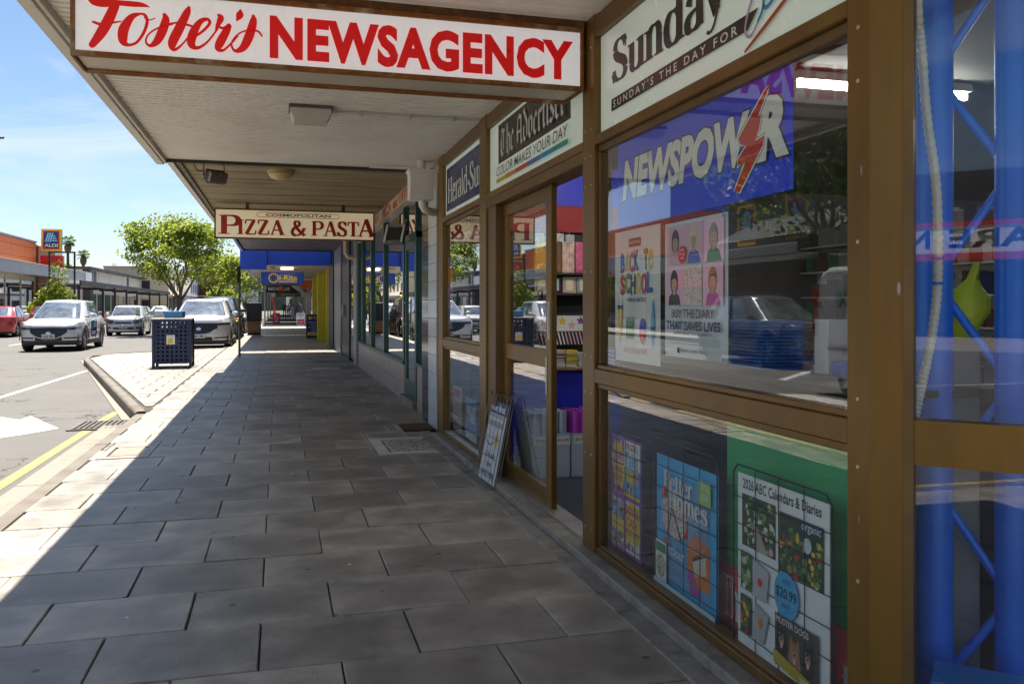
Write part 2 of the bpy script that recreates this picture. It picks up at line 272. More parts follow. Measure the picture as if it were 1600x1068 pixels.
SERIF = {  # advance, strokes (k thick, t thin, none by direction), serifs (x, y, width)
 'P': (.74, ['kM.18 0L.18 1', 'M.18 .97L.42 .97C.76 .97 .76 .46 .42 .46L.18 .46'], [(.18,0,.4),(.14,1,.26)]),
 'I': (.40, ['kM.2 0L.2 1'], [(.2,0,.38),(.2,1,.38)]),
 'Z': (.72, ['tM.1 .97L.62 .97', 'kM.57 .97L.13 .03', 'tM.1 .03L.64 .03', 'tM.1 .97L.08 .72', 'tM.64 .03L.66 .28'], []),
 'A': (.84, ['tM.12 0L.42 1', 'kM.42 1L.72 0', 'tM.22 .33L.6 .33'], [(.12,0,.28),(.72,0,.34)]),
 'S': (.64, ['M.52 .8C.48 1.05 .13 1.04 .13 .76', 'kM.13 .76C.13 .5 .54 .52 .54 .24', 'M.54 .24C.54 -.06 .1 -.05 .07 .26', 'tM.53 1L.54 .7', 'tM.07 0L.06 .3'], []),
 'T': (.74, ['kM.37 0L.37 1', 'tM.06 .97L.68 .97', 'tM.06 .98L.04 .72', 'tM.68 .98L.7 .72'], [(.37,0,.4)]),
 '&': (.92, ['M.8 .5C.72 .2 .5 -.0 .3 .02', 'kM.3 .02C.0 .05 .05 .42 .25 .52', 'M.25 .52C.5 .65 .56 .75 .5 .88C.44 1.02 .2 1 .24 .78', 'kM.24 .78C.28 .55 .6 .2 .82 .03'], [(.8,.52,.26),(.82,.02,.2)]),
 'H': (.84, ['kM.18 0L.18 1', 'kM.66 0L.66 1', 'tM.18 .5L.66 .5'], [(.18,0,.34),(.18,1,.34),(.66,0,.34),(.66,1,.34)]),
 'B': (.72, ['kM.18 0L.18 1', 'M.18 .97L.4 .97C.68 .97 .68 .54 .4 .54L.18 .54', 'M.4 .54C.76 .52 .76 .03 .4 .03L.18 .03'], [(.14,0,.26),(.14,1,.26)]),
 'M': (.98, ['tM.16 0L.16 1', 'kM.18 1L.48 .1', 'tM.48 .1L.78 1', 'kM.8 1L.8 0'], [(.16,0,.3),(.12,1,.2),(.8,0,.34),(.84,1,.2)]),
 'E': (.66, ['kM.18 0L.18 1', 'tM.18 .97L.56 .97', 'tM.18 .5L.44 .5', 'tM.18 .03L.58 .03', 'tM.56 .98L.57 .74', 'tM.58 .02L.6 .28'], []),
 'u': (.62, ['kM.14 .66L.14 .2', 'M.14 .2C.14 -.05 .42 -.05 .47 .2', 'kM.47 .68L.47 0'], [(.09,.66,.2),(.42,.66,.2),(.53,0,.2)]),
 'n': (.62, ['kM.14 0L.14 .66', 'M.14 .48C.2 .76 .47 .76 .47 .45', 'kM.47 .45L.47 0'], [(.14,0,.28),(.47,0,.28),(.09,.66,.2)]),
 'm': (.92, ['kM.14 0L.14 .66', 'M.14 .48C.2 .76 .46 .76 .46 .45', 'kM.46 .45L.46 0', 'M.46 .48C.52 .76 .77 .76 .77 .45', 'kM.77 .45L.77 0'], [(.14,0,.26),(.46,0,.26),(.77,0,.26),(.09,.66,.2)]),
 'h': (.62, ['kM.14 0L.14 1', 'M.14 .48C.2 .76 .47 .76 .47 .45', 'kM.47 .45L.47 0'], [(.14,0,.28),(.47,0,.28),(.09,1,.2)]),
 'd': (.62, ['kM.47 0L.47 1', 'M.47 .5C.4 .76 .09 .76 .09 .33C.09 -.08 .4 -.08 .47 .18'], [(.42,1,.2),(.53,0,.2)]),
 'a': (.55, ['M.12 .52C.15 .76 .41 .74 .41 .48', 'kM.41 .48L.42 .06', 'M.41 .4C.1 .36 .08 .22 .09 .15C.11 -.06 .36 -.03 .42 .16', 'tM.42 .06L.52 .04'], []),
 'y': (.56, ['kM.1 .66L.3 .05', 'tM.5 .66L.27 -.06C.2 -.28 .1 -.28 .06 -.2'], [(.1,.66,.24),(.5,.66,.2)]),
 'e': (.54, ['M.1 .38L.45 .38C.45 .76 .09 .76 .09 .33C.09 -.1 .42 -.08 .47 .14'], []),
 'r': (.44, ['kM.14 0L.14 .66', 'M.14 .45C.2 .7 .33 .72 .4 .58'], [(.14,0,.28),(.09,.66,.2)]),
 'l': (.30, ['kM.15 0L.15 1'], [(.15,0,.28),(.1,1,.2)]),
 't': (.40, ['kM.17 .9L.17 .15', 'M.17 .15C.17 -.04 .32 -.04 .37 .1', 'tM.04 .65L.35 .65'], []),
 'o': (.56, ['M.27 .68C.03 .68 .03 -.02 .27 -.02C.53 -.02 .53 .68 .27 .68'], []),
 's': (.46, ['M.38 .52C.35 .74 .1 .72 .1 .52', 'kM.1 .52C.1 .36 .4 .36 .4 .17', 'M.4 .17C.4 -.06 .1 -.05 .07 .16', 'tM.39 .68L.4 .48', 'tM.07 .0L.06 .2'], []),
 'i': (.30, ['kM.15 0L.15 .66', 'kM.15 .84L.15 .98'], [(.15,0,.28),(.1,.66,.2)]),
 'c': (.50, ['M.42 .5C.38 .74 .09 .74 .09 .33C.09 -.1 .4 -.08 .45 .16'], []),
 'g': (.58, ['M.27 .68C.06 .68 .06 .2 .27 .2C.49 .2 .49 .68 .27 .68', 'M.2 .2C.02 .05 .5 .1 .48 -.1C.45 -.3 .06 -.3 .08 -.12C.1 -.02 .3 .02 .4 .03', 'tM.42 .6L.54 .66'], []),
 '-': (.30, ['kM.03 .32L.27 .32'], []), ' ': (.34, [], []), '.': (.2, ['kM.1 0L.1 .14'], []),
}
BLACK = {
 'T': (.82, ['M.05 .82L.22 .98L.58 .86L.76 .98', 'M.36 .9L.14 .6L.17 .2L.36 .0L.62 .14', 'M.46 .86L.46 .2']),
 'h': (.54, ['M.05 1.0L.13 1.06L.13 .08L.22 0', 'M.13 .5L.3 .68L.43 .56L.43 .1L.3 -.16']),
 'e': (.48, ['M.1 .55L.1 .12L.25 0L.42 .1', 'M.1 .55L.25 .68L.39 .54L.12 .3']),
 'A': (.78, ['M.08 .88L.28 1L.56 .9L.56 .1L.68 0', 'M.3 1L.12 .5L.2 .12L.05 -.02', 'M.15 .44L.56 .44']),
 'd': (.55, ['M.08 1.06L.43 .6L.43 .12L.27 0L.1 .12L.1 .5L.3 .66']),
 'v': (.55, ['M.03 .6L.12 .67L.12 .15L.27 0L.43 .15L.43 .55L.3 .68']),
 'r': (.43, ['M.03 .6L.12 .67L.12 .06L.22 0', 'M.14 .5L.28 .68L.39 .56']),
 't': (.39, ['M.15 .92L.15 .12L.25 0L.37 .08', 'M.02 .66L.32 .66']),
 'i': (.31, ['M.03 .6L.12 .67L.12 .1L.22 0', 'M.09 .84L.16 .92']),
 's': (.48, ['M.4 .58L.25 .68L.1 .52L.39 .22L.23 0L.05 .12']), ' ': (.24, [])}
class Print:
    """flat print on a plane: shapes stacked in thin layers, one mesh with a slot for each ink"""
    def __init__(s, pl, step=0.0002, start=0.0006): s.pl = pl; s.mb = MB(); s.mats = []; s.z = start; s.step = step
    def mi(s, m):
        if m not in s.mats: s.mats.append(m)
        return s.mats.index(m)
    def nxt(s): s.z += s.step; return s.z
    def poly(s, pts, m): z = s.nxt(); s.mb.add([s.pl(x, y, z) for x, y in pts], [tuple(range(len(pts)))], s.mi(m)); return s
    def rect(s, x0, y0, x1, y1, m): return s.poly([(x0,y0),(x1,y0),(x1,y1),(x0,y1)], m)
    def ell(s, cx, cy, rx, ry, m, n=20, rot=0):
        c, q = math.cos(rot), math.sin(rot)
        return s.poly([(cx+rx*math.cos(2*math.pi*k/n)*c-ry*math.sin(2*math.pi*k/n)*q, cy+rx*math.cos(2*math.pi*k/n)*q+ry*math.sin(2*math.pi*k/n)*c) for k in range(n)], m)
    def text(s, txt, x, y, h, m, w=None, bold=0.0, shear=0.0, rot=0.0, align='L', spacing=1.0, outline=None, ow=0.03, hx=None):
        """h height of the whole line box (caps), w width to fit"""
        if outline: s.text(txt, x, y, h, outline, w, bold+ow, shear, rot, align, spacing)
        v, f, x0, x1, y0, y1 = glyphs(txt, bold, shear, spacing); _, _, bx0, bx1, by0, by1 = glyphs('H', 0, 0)
        sy = h/(by1-by0)
        if outline is None and bold and w: pass
        sx = (w/(glyphs(txt, 0, shear, spacing)[3]-glyphs(txt, 0, shear, spacing)[2])) if w else sy
        ox = glyphs(txt, 0, shear, spacing)[2]; W = (glyphs(txt, 0, shear, spacing)[3]-ox)*sx
        dx = 0 if align == 'L' else -W/2 if align == 'C' else -W
        z = s.nxt(); c, q = math.cos(rot), math.sin(rot)
        pts = [((p[0]-ox)*sx+dx, p[1]*sy) for p in v]
        s.mb.add([s.pl(x+a*c-b*q, y+a*q+b*c, z) for a, b in pts], f, s.mi(m)); return s
    def ribbon(s, pts, ws, m):
        n = len(pts); Lf, Rt = [], []
        for i in range(n):
            a = pts[max(i-1, 0)]; b = pts[min(i+1, n-1)]; d = Vector((b[0]-a[0], b[1]-a[1])); d = d.normalized() if d.length else Vector((1, 0)); nn = Vector((-d.y, d.x))
            Lf.append((pts[i][0]+nn.x*ws[i]/2, pts[i][1]+nn.y*ws[i]/2)); Rt.append((pts[i][0]-nn.x*ws[i]/2, pts[i][1]-nn.y*ws[i]/2))
        z = s.nxt(); mi = s.mi(m); s.mb.add([s.pl(x, y, z) for x, y in Lf+Rt], [(i, n+i, n+i+1, i+1) for i in range(n-1)], mi); return s
    def brush(s, nodes, m, fx=lambda x, y: (x, y), k=1.0):
        """smooth brush stroke through (x, y, width) nodes, round ends"""
        P = []; n = len(nodes)
        for i in range(n-1):
            p0, p1, p2, p3 = nodes[max(i-1, 0)], nodes[i], nodes[i+1], nodes[min(i+2, n-1)]
            for j in range(6):
                t = j/6; P.append(tuple(0.5*(2*p1[a]+(p2[a]-p0[a])*t+(2*p0[a]-5*p1[a]+4*p2[a]-p3[a])*t*t+(3*p1[a]-p0[a]-3*p2[a]+p3[a])*t**3) for a in range(3)))
        P.append(tuple(nodes[-1])); pts = [fx(p[0], p[1]) for p in P]; ws = [max(0.0008, p[2])*k for p in P]
        s.ribbon(pts, ws, m)
        for e in (0, -1): s.ell(pts[e][0], pts[e][1], ws[e]/2, ws[e]/2, m, 10)
        return s
    def width_serif(s, txt, font=SERIF): return sum(font[c][0] for c in txt)
    def serif(s, txt, x, y, h, m, w=None, thick=.17, thin=.055, font=SERIF, slab=.05):
        W = s.width_serif(txt); sx = w/W if w else h; pen = 0
        for ch in txt:
            adv, st, sf = font[ch]
            for p in st:
                mode = p[0] if p[0] in 'kt' else ''; pts = bez(p.lstrip('kt')); q = [((pen+a)*sx+x, b*h+y) for a, b in pts]; ws = []
                for i in range(len(pts)):
                    a = pts[max(i-1, 0)]; b = pts[min(i+1, len(pts)-1)]; dx, dy = b[0]-a[0], b[1]-a[1]; l = math.hypot(dx, dy) or 1
                    tt = thick if mode == 'k' else thin if mode == 't' else thin+(thick-thin)*abs(dy/l)**1.4
                    vert = abs(dy/l); ws.append(tt*(sx*vert+h*(1-vert)))
                s.ribbon(q, ws, m)
            for (a, b, wd) in sf:
                b0 = b if b < 0.5 else b-slab; s.rect(x+(pen+a-wd/2)*sx, y+b0*h, x+(pen+a+wd/2)*sx, y+(b0+slab)*h, m)
            pen += adv
        return s
    def nib(s, txt, x, y, h, m, w=None, font=BLACK, half=.085, ang=38):
        W = sum(font[c][0] for c in txt); sx = w/W if w else h; pen = 0; nx, ny = half*math.cos(R(ang)), half*math.sin(R(ang))
        for ch in txt:
            adv, st = font[ch]
            for p in st:
                pts = bez(p)
                for a, b in zip(pts[:-1], pts[1:]):
                    q = [(a[0]-nx, a[1]-ny), (b[0]-nx, b[1]-ny), (b[0]+nx, b[1]+ny), (a[0]+nx, a[1]+ny)]
                    s.poly([((pen+c[0])*sx+x, c[1]*h+y) for c in q], m)
            pen += adv
        return s
    def build(s, name, parent): return s.mb.build(name, s.mats, parent) if s.mb.f else None
# inks
INK = lambda n, c, r=0.5: flat('ink_'+n, c, r)
WHITE = INK('white', (.78,.78,.76)); BLACKI = INK('black', (.015,.015,.018)); REDI = INK('red', (.62,.012,.015)); YEL = INK('yellow', (.78,.55,.03)); BLUEI = INK('blue', (.012,.06,.55)); NAVY = INK('navy', (.012,.02,.11)); GREENI = INK('green', (.03,.22,.08)); ORANGE = INK('orange', (.8,.19,.02)); PINK = INK('pink', (.75,.42,.55)); SKYI = INK('sky', (.05,.4,.72)); PALE = INK('pale', (.55,.68,.72)); GREYI = INK('grey', (.3,.3,.31)); SKIN = INK('skin', (.62,.38,.28)); PURPLE = INK('purple', (.3,.06,.35)); BROWNI = INK('brown', (.1,.04,.02)); CREAM = INK('cream', (.72,.66,.48)); MINT = INK('mint', (.6,.72,.64)); LIMEI = INK('lime', (.35,.62,.08))
def _wb(self, name, mats, parent, smooth=False, fix=False):
    """build in world coordinates under a parent that stands elsewhere"""
    o = self.build(name, mats, parent, smooth, fix)
    if parent is not None: o.matrix_parent_inverse = Matrix.Translation(-Vector(parent.location)) if parent.parent is None else Matrix.Identity(4)
    return o
MB.wb = _wb
def _pb(self, name, parent):
    o = self.build(name, parent)
    if o is not None and parent is not None and parent.parent is None: o.matrix_parent_inverse = Matrix.Translation(-Vector(parent.location))
    return o
Print.wb = _pb
# ================================================================ ground
M_ASPH = mat('asphalt', (.118,.112,.104), .9, var=.22, scale=.7, bump=.5, bscale=110, col2=(.105,.1,.093), thr=(.5,.75), scale2=1.6, spots=(7, .10, (.05,.05,.048), .5), cracks=(.55,.012,(.03,.03,.03)))
M_CONC = mat('concrete', (.25,.215,.175), .85, var=.16, scale=4, bump=.25, bscale=70, col2=(.18,.15,.12), thr=(.52,.78), scale2=2.5)
M_KERB = mat('kerb_stone', (.17,.152,.13), .85, var=.25, scale=6, bump=.4, bscale=40, col2=(.1,.075,.05), thr=(.45,.7), scale2=3)
M_PAVE = mat('paver', (.35,.308,.255), .42, var=.24, scale=5, det=14, bump=.28, bscale=150, rnd=.27, edge=.22, col2=(.235,.208,.175), thr=(.46,.70), scale2=3.2, spots=(6, .12, (.07,.063,.057), .9), cracks=(.35,.0016,(.06,.055,.05)))
M_PAVE2 = mat('paver_brown', (.33,.27,.2), .7, var=.15, scale=3, bump=.2, bscale=150, rnd=.1)
M_COVER = mat('cover_concrete', (.58,.55,.49), .85, var=.12, scale=5, bump=.25, bscale=70, col2=(.4,.36,.3), thr=(.55,.8))
M_BED = mat('joint_sand', (.045,.038,.028), .95, var=.4, scale=14, col2=(.12,.10,.055), thr=(.52,.66), scale2=4)
M_LINEW = mat('road_paint_white', (.6,.59,.56), .75, var=.2, scale=5, col2=(.16,.155,.15), thr=(.54,.64), scale2=13)
M_LINEY = mat('road_paint_yellow', (.55,.38,.08), .75, var=.2, scale=5, col2=(.18,.15,.1), thr=(.54,.66), scale2=11)
M_STEEL = mat('drain_steel', (.12,.11,.10), .55, .6, var=.3, scale=9, col2=(.16,.07,.03), thr=(.55,.7))
ZR = -0.14
mb = MB(); mb.add([(-900,-900,ZR),(900,-900,ZR),(900,1500,ZR),(-900,1500,ZR)], [(0,1,2,3)])
struct(mb.build('road', M_ASPH), 'grey asphalt street with traffic lanes')
KX = -1.58                                   # footpath edge, kerbstone outside it
BULGE = [(KX,11.4), (-4.56,23.2), (-4.72,24.4), (-4.3,25.6), (-1.95,28.0), (KX,28.3)]
# footpath bed
mb = MB()
Zb = -0.014
def slab(mb, poly, z0, z1, mi=0):
    mb.prism(poly, lambda x, y: (x, y, z1), lambda x, y: (x, y, z0), mi)
slab(mb, [(KX,-14),(9,-14),(9,1.0),(2.9,1.0),(2.9,260),(KX,260)], ZR-.05, Zb)
slab(mb, BULGE[::-1], ZR-.05, Zb-.002)
foot = struct(mb.build('footpath', M_BED), 'footpath paved with long grey rectangular pavers in staggered courses')
# pavers: courses run across the path
PX, PY, J = .595, .478, .007
def chipped_mesh(w, d, k):
    q = random.Random(k*17+5); pts = []
    for i, (sx, sy) in enumerate(((-1,-1),(1,-1),(1,1),(-1,1))):
        x, y = sx*w/2, sy*d/2
        if i == k % 4:
            a, b = q.uniform(.015,.05), q.uniform(.012,.035)
            c = [(x-sx*a, y), (x-sx*a*.45, y-sy*b*.62), (x, y-sy*b)]; pts += c if i % 2 == 1 or False else c[::-1]
            if i % 2 == 0: pts[-3:] = [(x, y-sy*b), (x-sx*a*.45, y-sy*b*.62), (x-sx*a, y)]
        else: pts.append((x, y))
    m = MB(); m.prism(pts, lambda x, y: (x, y, -.045), lambda x, y: (x, y, 0)); return m.mesh('paver', M_PAVE, fix=True)
_chip = {}
def paver_mesh(w, d, ch=.004):
    m = MB(); m.cbox(-w/2, -d/2, -.045, w/2, d/2, 0, ch, top_only=True); return m.mesh('paver', M_PAVE)
_pm = {}
HATCHES = [(.86,7.58,1.75,8.52), (1.24,8.9,1.62,9.44), (-1.52,8.0,-1.1,8.75)]
rest = MB(); count = 0
rnd = random.Random(3)
def put_paver(x0, x1, y0, y1, parts):
    """one paver between joint lines"""
    global count
    w, d = x1-x0-J, y1-y0-J
    if w < .03 or d < .03: return
    cx, cy = (x0+x1)/2, (y0+y1)/2; z = rnd.uniform(-.0045, .0015)
    if parts and count < 292:
        k = (round(w, 3), round(d, 3))
        if k not in _pm: _pm[k] = paver_mesh(*k)
        me_ = _pm[k]
        if rnd.random() < .16:
            kk = (k, rnd.randrange(8))
            if kk not in _chip: _chip[kk] = chipped_mesh(k[0], k[1], kk[1])
            me_ = _chip[kk]
        o = link('paver', me_, foot, (cx, cy, z)); o.rotation_euler = (rnd.uniform(-.006,.006), rnd.uniform(-.005,.005), rnd.uniform(-.003,.003)); count += 1
        if 8.95 < cy < 11.2 and .3 < cx < 1.7 and rnd.random() < .55:
            o.data = o.data.copy(); o.data.materials[0] = M_PAVE2
    else:
        b = len(rest.v); rest.cbox(cx-w/2, cy-d/2, -.045+z, cx+w/2, cy+d/2, z, .004, top_only=True)
def clip_hatch(x0, x1, y0, y1):
    """cut a paver run where covers are let into the path"""
    segs = [(x0, x1, y0, y1)]
    for (a, b, c, d) in HATCHES:
        out = []
        for (p, q, r, s) in segs:
            if q <= a+.01 or p >= c-.01 or s <= b+.01 or r >= d-.01: out.append((p, q, r, s)); continue
            if p < a: out.append((p, a, r, s))
            if q > c: out.append((c, q, r, s))
            m0, m1 = max(p, a), min(q, c)
            if r < b: out.append((m0, m1, r, b))
            if s > d: out.append((m0, m1, d, s))
        segs = out
    return segs
course0 = 3.213 - PY*24
for k in range(0, 150):
    y0 = course0 + k*PY; y1 = y0+PY
    off = -.07 if k % 2 == 0 else -.07-PX/2
    xr = 1.545 if 1.9 < (y0+y1)/2 < 8.8 else 1.70 if (y0+y1)/2 >= 8.8 else (1.545 + (1.9-y0)*.95 if y0 > -4 else 7)
    n0 = math.floor((KX-off)/PX)
    x = off + n0*PX
    while x < xr:
        a, b = max(x, KX), min(x+PX, xr)
        vis = y1 > 2.2 and (a+b)/2 > -1.6
        if b-a > .03:
            for s in clip_hatch(a, b, y0, y1): put_paver(s[0], s[1], s[2], s[3], vis and y0 < 24)
        x += PX
# kerb extension paving, courses slightly finer
def bulge_edge(ym):
    return (KX + (ym-11.4)/(23.2-11.4)*(-4.56-KX) if ym < 23.2 else (-4.62 if ym < 25.4 else -4.3+(ym-25.6)/2.4*2.35)) + .06
for k in range(0, 41):
    y0 = 11.7 + k*.40; y1 = y0+.40; g = .008
    xa, xb = bulge_edge(y0), bulge_edge(y1); x = KX - .02
    xs = [x]; x -= .5 if k % 2 else .25
    while x > max(xa, xb)+.12: xs.append(x); x -= .5
    z = rnd.uniform(-.003,.001)
    for a, b in zip(xs[1:], xs[:-1]): rest.cbox(a+g, y0+g, -.045, b-g, y1-g, rnd.uniform(-.003,.001), .004, top_only=True)
    e = xs[-1]-g
    if e > max(xa, xb)+.02: rest.prism([(xa,y0+g),(e,y0+g),(e,y1-g),(xb,y1-g)], lambda x, y: (x,y,-.045), lambda x, y: (x,y,z))
o = rest.build('pavers', M_PAVE, foot); o['kind'] = 'stuff'
# kerbstones and gutter
kerb = struct(MB().box(KX-.14, -14, ZR-.1, KX-.005, -13.9, -.01).build('kerb', M_KERB), 'worn kerbstones along the street edge of the footpath')
y = -13.9
i = 0
km = {}
def kerb_stone(p, q, w=.135, zt=-.004):
    p, q = Vector((p[0], p[1], 0)), Vector((q[0], q[1], 0)); d = (q-p).normalized(); n = Vector((-d.y, d.x, 0)); g = .004
    a, b = p+d*g, q-d*g
    prof = [(0, ZR-.05), (w, ZR-.05), (w, zt-.03), (w-.012, zt-.010), (w-.03, zt), (0, zt)]
    m = MB(); m.prism(prof, lambda s, z: tuple(a+n*s+Vector((0,0,z))), lambda s, z: tuple(b+n*s+Vector((0,0,z))))
    return m.build('kerb_stone', M_KERB, kerb, fix=True)
while y < 11.0:
    kerb_stone((KX-.002, y), (KX-.002, min(y+1.2, 11.38)), zt=-.004-rnd.random()*.006); y += 1.2
path = [(KX-.02,11.42)] + BULGE[1:5]
for a, b in zip(path[:-1], path[1:]):
    L_ = math.hypot(b[0]-a[0], b[1]-a[1]); n = max(1, round(L_/1.3))
    for j in range(n):
        kerb_stone((a[0]+(b[0]-a[0])*j/n, a[1]+(b[1]-a[1])*j/n), (a[0]+(b[0]-a[0])*(j+1)/n, a[1]+(b[1]-a[1])*(j+1)/n), .12, .012)
y = 28.2
while y < 110: kerb_stone((KX-.002, y), (KX-.002, y+2.4)); y += 2.4
mb = MB()
y = -14
while y < 11.0:
    mb.cbox(KX-.46, y+.006, ZR-.05, KX-.14, min(y+2.4, 11.2)-.006, ZR+.018, .006, top_only=True); y += 2.4
mb.add([(-1.93,11.75,ZR+.012),(-1.74,11.75,ZR+.012),(-4.75,24.3,ZR+.012),(-5.15,25.1,ZR+.012)], [(3,2,1,0)])
mb.box(KX-.5, 28.4, ZR-.05, KX-.14, 110, ZR+.012)
struct(mb.build('gutter', M_CONC, fix=True), 'pale concrete gutter beside the kerb')
# covers in the path
def cover(x0, y0, x1, y1, inner, label, m1, m2, rough=False):
    t = thing('access_cover', label, 'access cover', ((x0+x1)/2, (y0+y1)/2, 0)); cx, cy = (x0+x1)/2, (y0+y1)/2
    a, b, c, d = [v-(cx if i % 2 == 0 else cy) for i, v in enumerate(inner)]
    m = MB(); X0, Y0, X1, Y1 = x0-cx+.004, y0-cy+.004, x1-cx-.004, y1-cy-.004
    m.box(X0, Y0, -.04, a, Y1, .001); m.box(c, Y0, -.04, X1, Y1, .001); m.box(a, Y0, -.04, c, b, .001); m.box(a, d, -.04, c, Y1, .001)
    m.build('surround', m1, t)
    m = MB(); m.box(a, b, -.04, c, d, -.012); m.build('frame', M_STEEL, t)
    m = MB(); w = .022; m.cbox(a+w, b+w, -.03, c-w, d-w, .002, .006, top_only=True)
    if rough:
        rr = random.Random(5)
        for _ in range(240):
            px, py = rr.uniform(a+.05, c-.06), rr.uniform(b+.05, d-.05); m.obox((px, py, .002), (rr.uniform(.006,.016), 0, 0), (0, .005, 0), (0, 0, .0022))
    m.build('lid', m2, t); return t
M_LID = mat('cast_lid', (.5,.46,.4), .8, var=.3, scale=18, bump=.6, bscale=60, col2=(.2,.18,.14), thr=(.45,.6), scale2=25)
cover(.86,7.58,1.53,8.52, (.97,7.68,1.42,8.42), 'pale concrete access cover beside the shop front sill', M_COVER, M_LID, True)
cover(-1.52,8.0,-1.1,8.75, (-1.46,8.1,-1.18,8.62), 'small rounded access cover in the sunlit paving by the kerb', M_PAVE, M_CONC)
t = thing('door_mat', 'brown ribbed mat lying by the white tiled pier', 'mat', (1.44,9.17,0))
m = MB(); m.box(-.16,-.25,-.03,.18,.25,.004); m.build('backing', mat('mat_rubber', (.03,.02,.015), .9), t)
for i in range(13): MB().cbox(-.16+i*.0258, -.25, .002, -.143+i*.0258, .25, .016, .003).build('rib', mat('mat_brown', (.09,.04,.02), .8, var=.3, scale=20), t)
MB().cbox(-.2,-.27,-.03,-.165,.27,.008,.003).build('edge_strip', mat('mat_edge', (.4,.34,.24), .8), t)
for (x, y, l, m_) in ((1.0,18.4,'pale painted slot drain across the path by the pizza shop', M_LINEW), (1.1,20.7,'far steel grating set in the path before the grey doors', M_STEEL)):
    t = thing('slot_drain', l, 'drain', (x, y, 0)); MB().box(-.3,-.22,-.02,.25,.2,.0035).build('frame', m_, t)
    for i in range(8): MB().box(.27+i*.04,-.2,-.02,.295+i*.04,.18,.003).build('bar', M_STEEL, t)
t = thing('gutter_grate', 'steel gutter grate across the yellow line', 'drain', (-1.90,11.3,ZR+.006))
MB().box(-.45,-.36,-.06,.22,.36,.002).build('well', mat('grate_dark', (.015,.015,.015), .9), t)
for i in range(11): MB().box(-.45+i*.06,-.36,-.03,-.425+i*.06,.36,.014).build('bar', M_STEEL, t)
MB().box(-.49,-.40,-.05,-.45,.4,.01).box(.22,-.40,-.05,.25,.4,.01).box(-.45,-.4,-.05,.22,-.36,.01).box(-.45,.36,-.05,.22,.4,.01).build('frame', M_STEEL, t)
# painted lines
def line(poly, m, name='road_marking', lab=None):
    o = MB(); o.add([(x, y, ZR+.004) for x, y in poly], [tuple(range(len(poly)))]); return struct(o.build(name, m, fix=False), lab)
line([(-2.36,-14),(-2.25,-14),(-2.11,10.85),(-2.21,10.85)], M_LINEY, lab='yellow no-stopping line near the kerb')
line([(-2.22,11.75),(-2.11,11.75),(-2.1,12.7),(-2.2,12.7)], M_LINEY, lab='yellow line stub past the gutter grate')
line([(-4.38,13.0),(-4.28,13.0),(-4.12,21.0),(-4.22,21.0)], M_LINEW, lab='white edge line running to the kerb extension')
line([(-4.3,12.6),(-3.53,12.54),(-3.2,12.15),(-3.17,12.54),(-2.52,11.17),(-2.78,10.77),(-2.97,10.53),(-3.6,9.6),(-5.2,9.6),(-5.2,12.2)], M_LINEW, lab='worn white turn arrow on the near lane')
for yy in range(-10, 120, 9): line([(-9.62,yy),(-9.5,yy),(-9.5,yy+3),(-9.62,yy+3)], M_LINEW, lab='white dash on the centre line of the street')
for yy in (32.6, 38.6): line([(-3.95,yy),(-1.9,yy),(-1.9,yy+.1),(-3.95,yy+.1)], M_LINEW, lab='white parking bay line')
line([(-9.9,18.0),(-6.4,14.6),(-6.3,14.75),(-9.8,18.15)], M_LINEW, lab='slanting white guide line')
# opposite footpath
mb = MB(); slab(mb, [(-60,16),(-13.4,16),(-13.4,300),(-60,300)], ZR-.05, 0.0)
o = struct(mb.build('footpath_opposite', mat('paving_far', (.33,.3,.27), .85, var=.15, scale=2, bump=.2, bscale=40)), 'paved footpath on the far side of the street')
mb = MB(); mb.box(-13.4,16,ZR-.05,-13.24,300,.005); struct(mb.build('kerb_opposite', M_KERB), 'kerb on the far side of the street')
mb = MB(); slab(mb, [(-90,-60),(-15,-60),(-15,-17),(-22,-12),(-90,-12)], ZR-.05, 0.0); struct(mb.build('footpath_corner', MATS['paving_far']), 'footpath at the corner across the side street')
# ================================================================ newsagency building (right, nearest)
M_BRZ = mat('bronze_aluminium', (.225,.122,.022), .36, .45, var=.22, scale=2.2, bump=.05, bscale=90, col2=(.12,.066,.02), thr=(.42,.72), scale2=1.2, stretch=(1,1,.25), spots=(16, .085, (.45,.42,.38), .8))
M_BRZ2 = mat('bronze_dark', (.17,.1,.035), .45, .4, var=.25, scale=3, col2=(.17,.1,.04), thr=(.5,.75))
M_ALU = mat('mill_aluminium', (.5,.49,.46), .38, .8, var=.15, scale=6, col2=(.25,.23,.2), thr=(.55,.75))
M_GLASS = glass('shop_glass', tint=(.95,.97,.96), boost=1.8, dust=.008)
M_SOFFIT = mat('soffit_sheet', (.87,.85,.80), .55, var=.06, scale=1.2, bump=.04, bscale=30, col2=(.68,.63,.54), thr=(.52,.82), scale2=.9, spots=(5,.05,(.3,.26,.2),.6))
M_FASC = mat('awning_paint', (.60,.57,.50), .5, var=.08, scale=2, col2=(.42,.38,.3), thr=(.58,.8), scale2=2.5)
M_RENDER = mat('render_wall', (.55,.5,.42), .85, var=.1, scale=1.5)
M_CONCS = mat('sill_concrete', (.27,.25,.22), .85, var=.25, scale=9, bump=.5, bscale=45, col2=(.14,.125,.105), thr=(.5,.7), scale2=6)
XF = 1.57
nb = thing('newsagency_building', 'corner newsagency shop with bronze framed windows under a wide ribbed awning', 'shop', (2.2, 5.2, 0))
def frame(y0, y1, z0, z1, x0=1.565, x1=1.665, name='mullion', m=M_BRZ, b=.004): return MB().cbox(x0, y0, z0, x1, y1, z1, b).wb(name, m, nb)
frame(4.09,4.26,.05,2.82); frame(6.45,6.67,.05,2.82); frame(8.27,8.47,.05,2.82); frame(1.975,2.08,.05,2.82)
bays = [(2.08,4.09),(4.26,6.45),(6.67,8.27)]
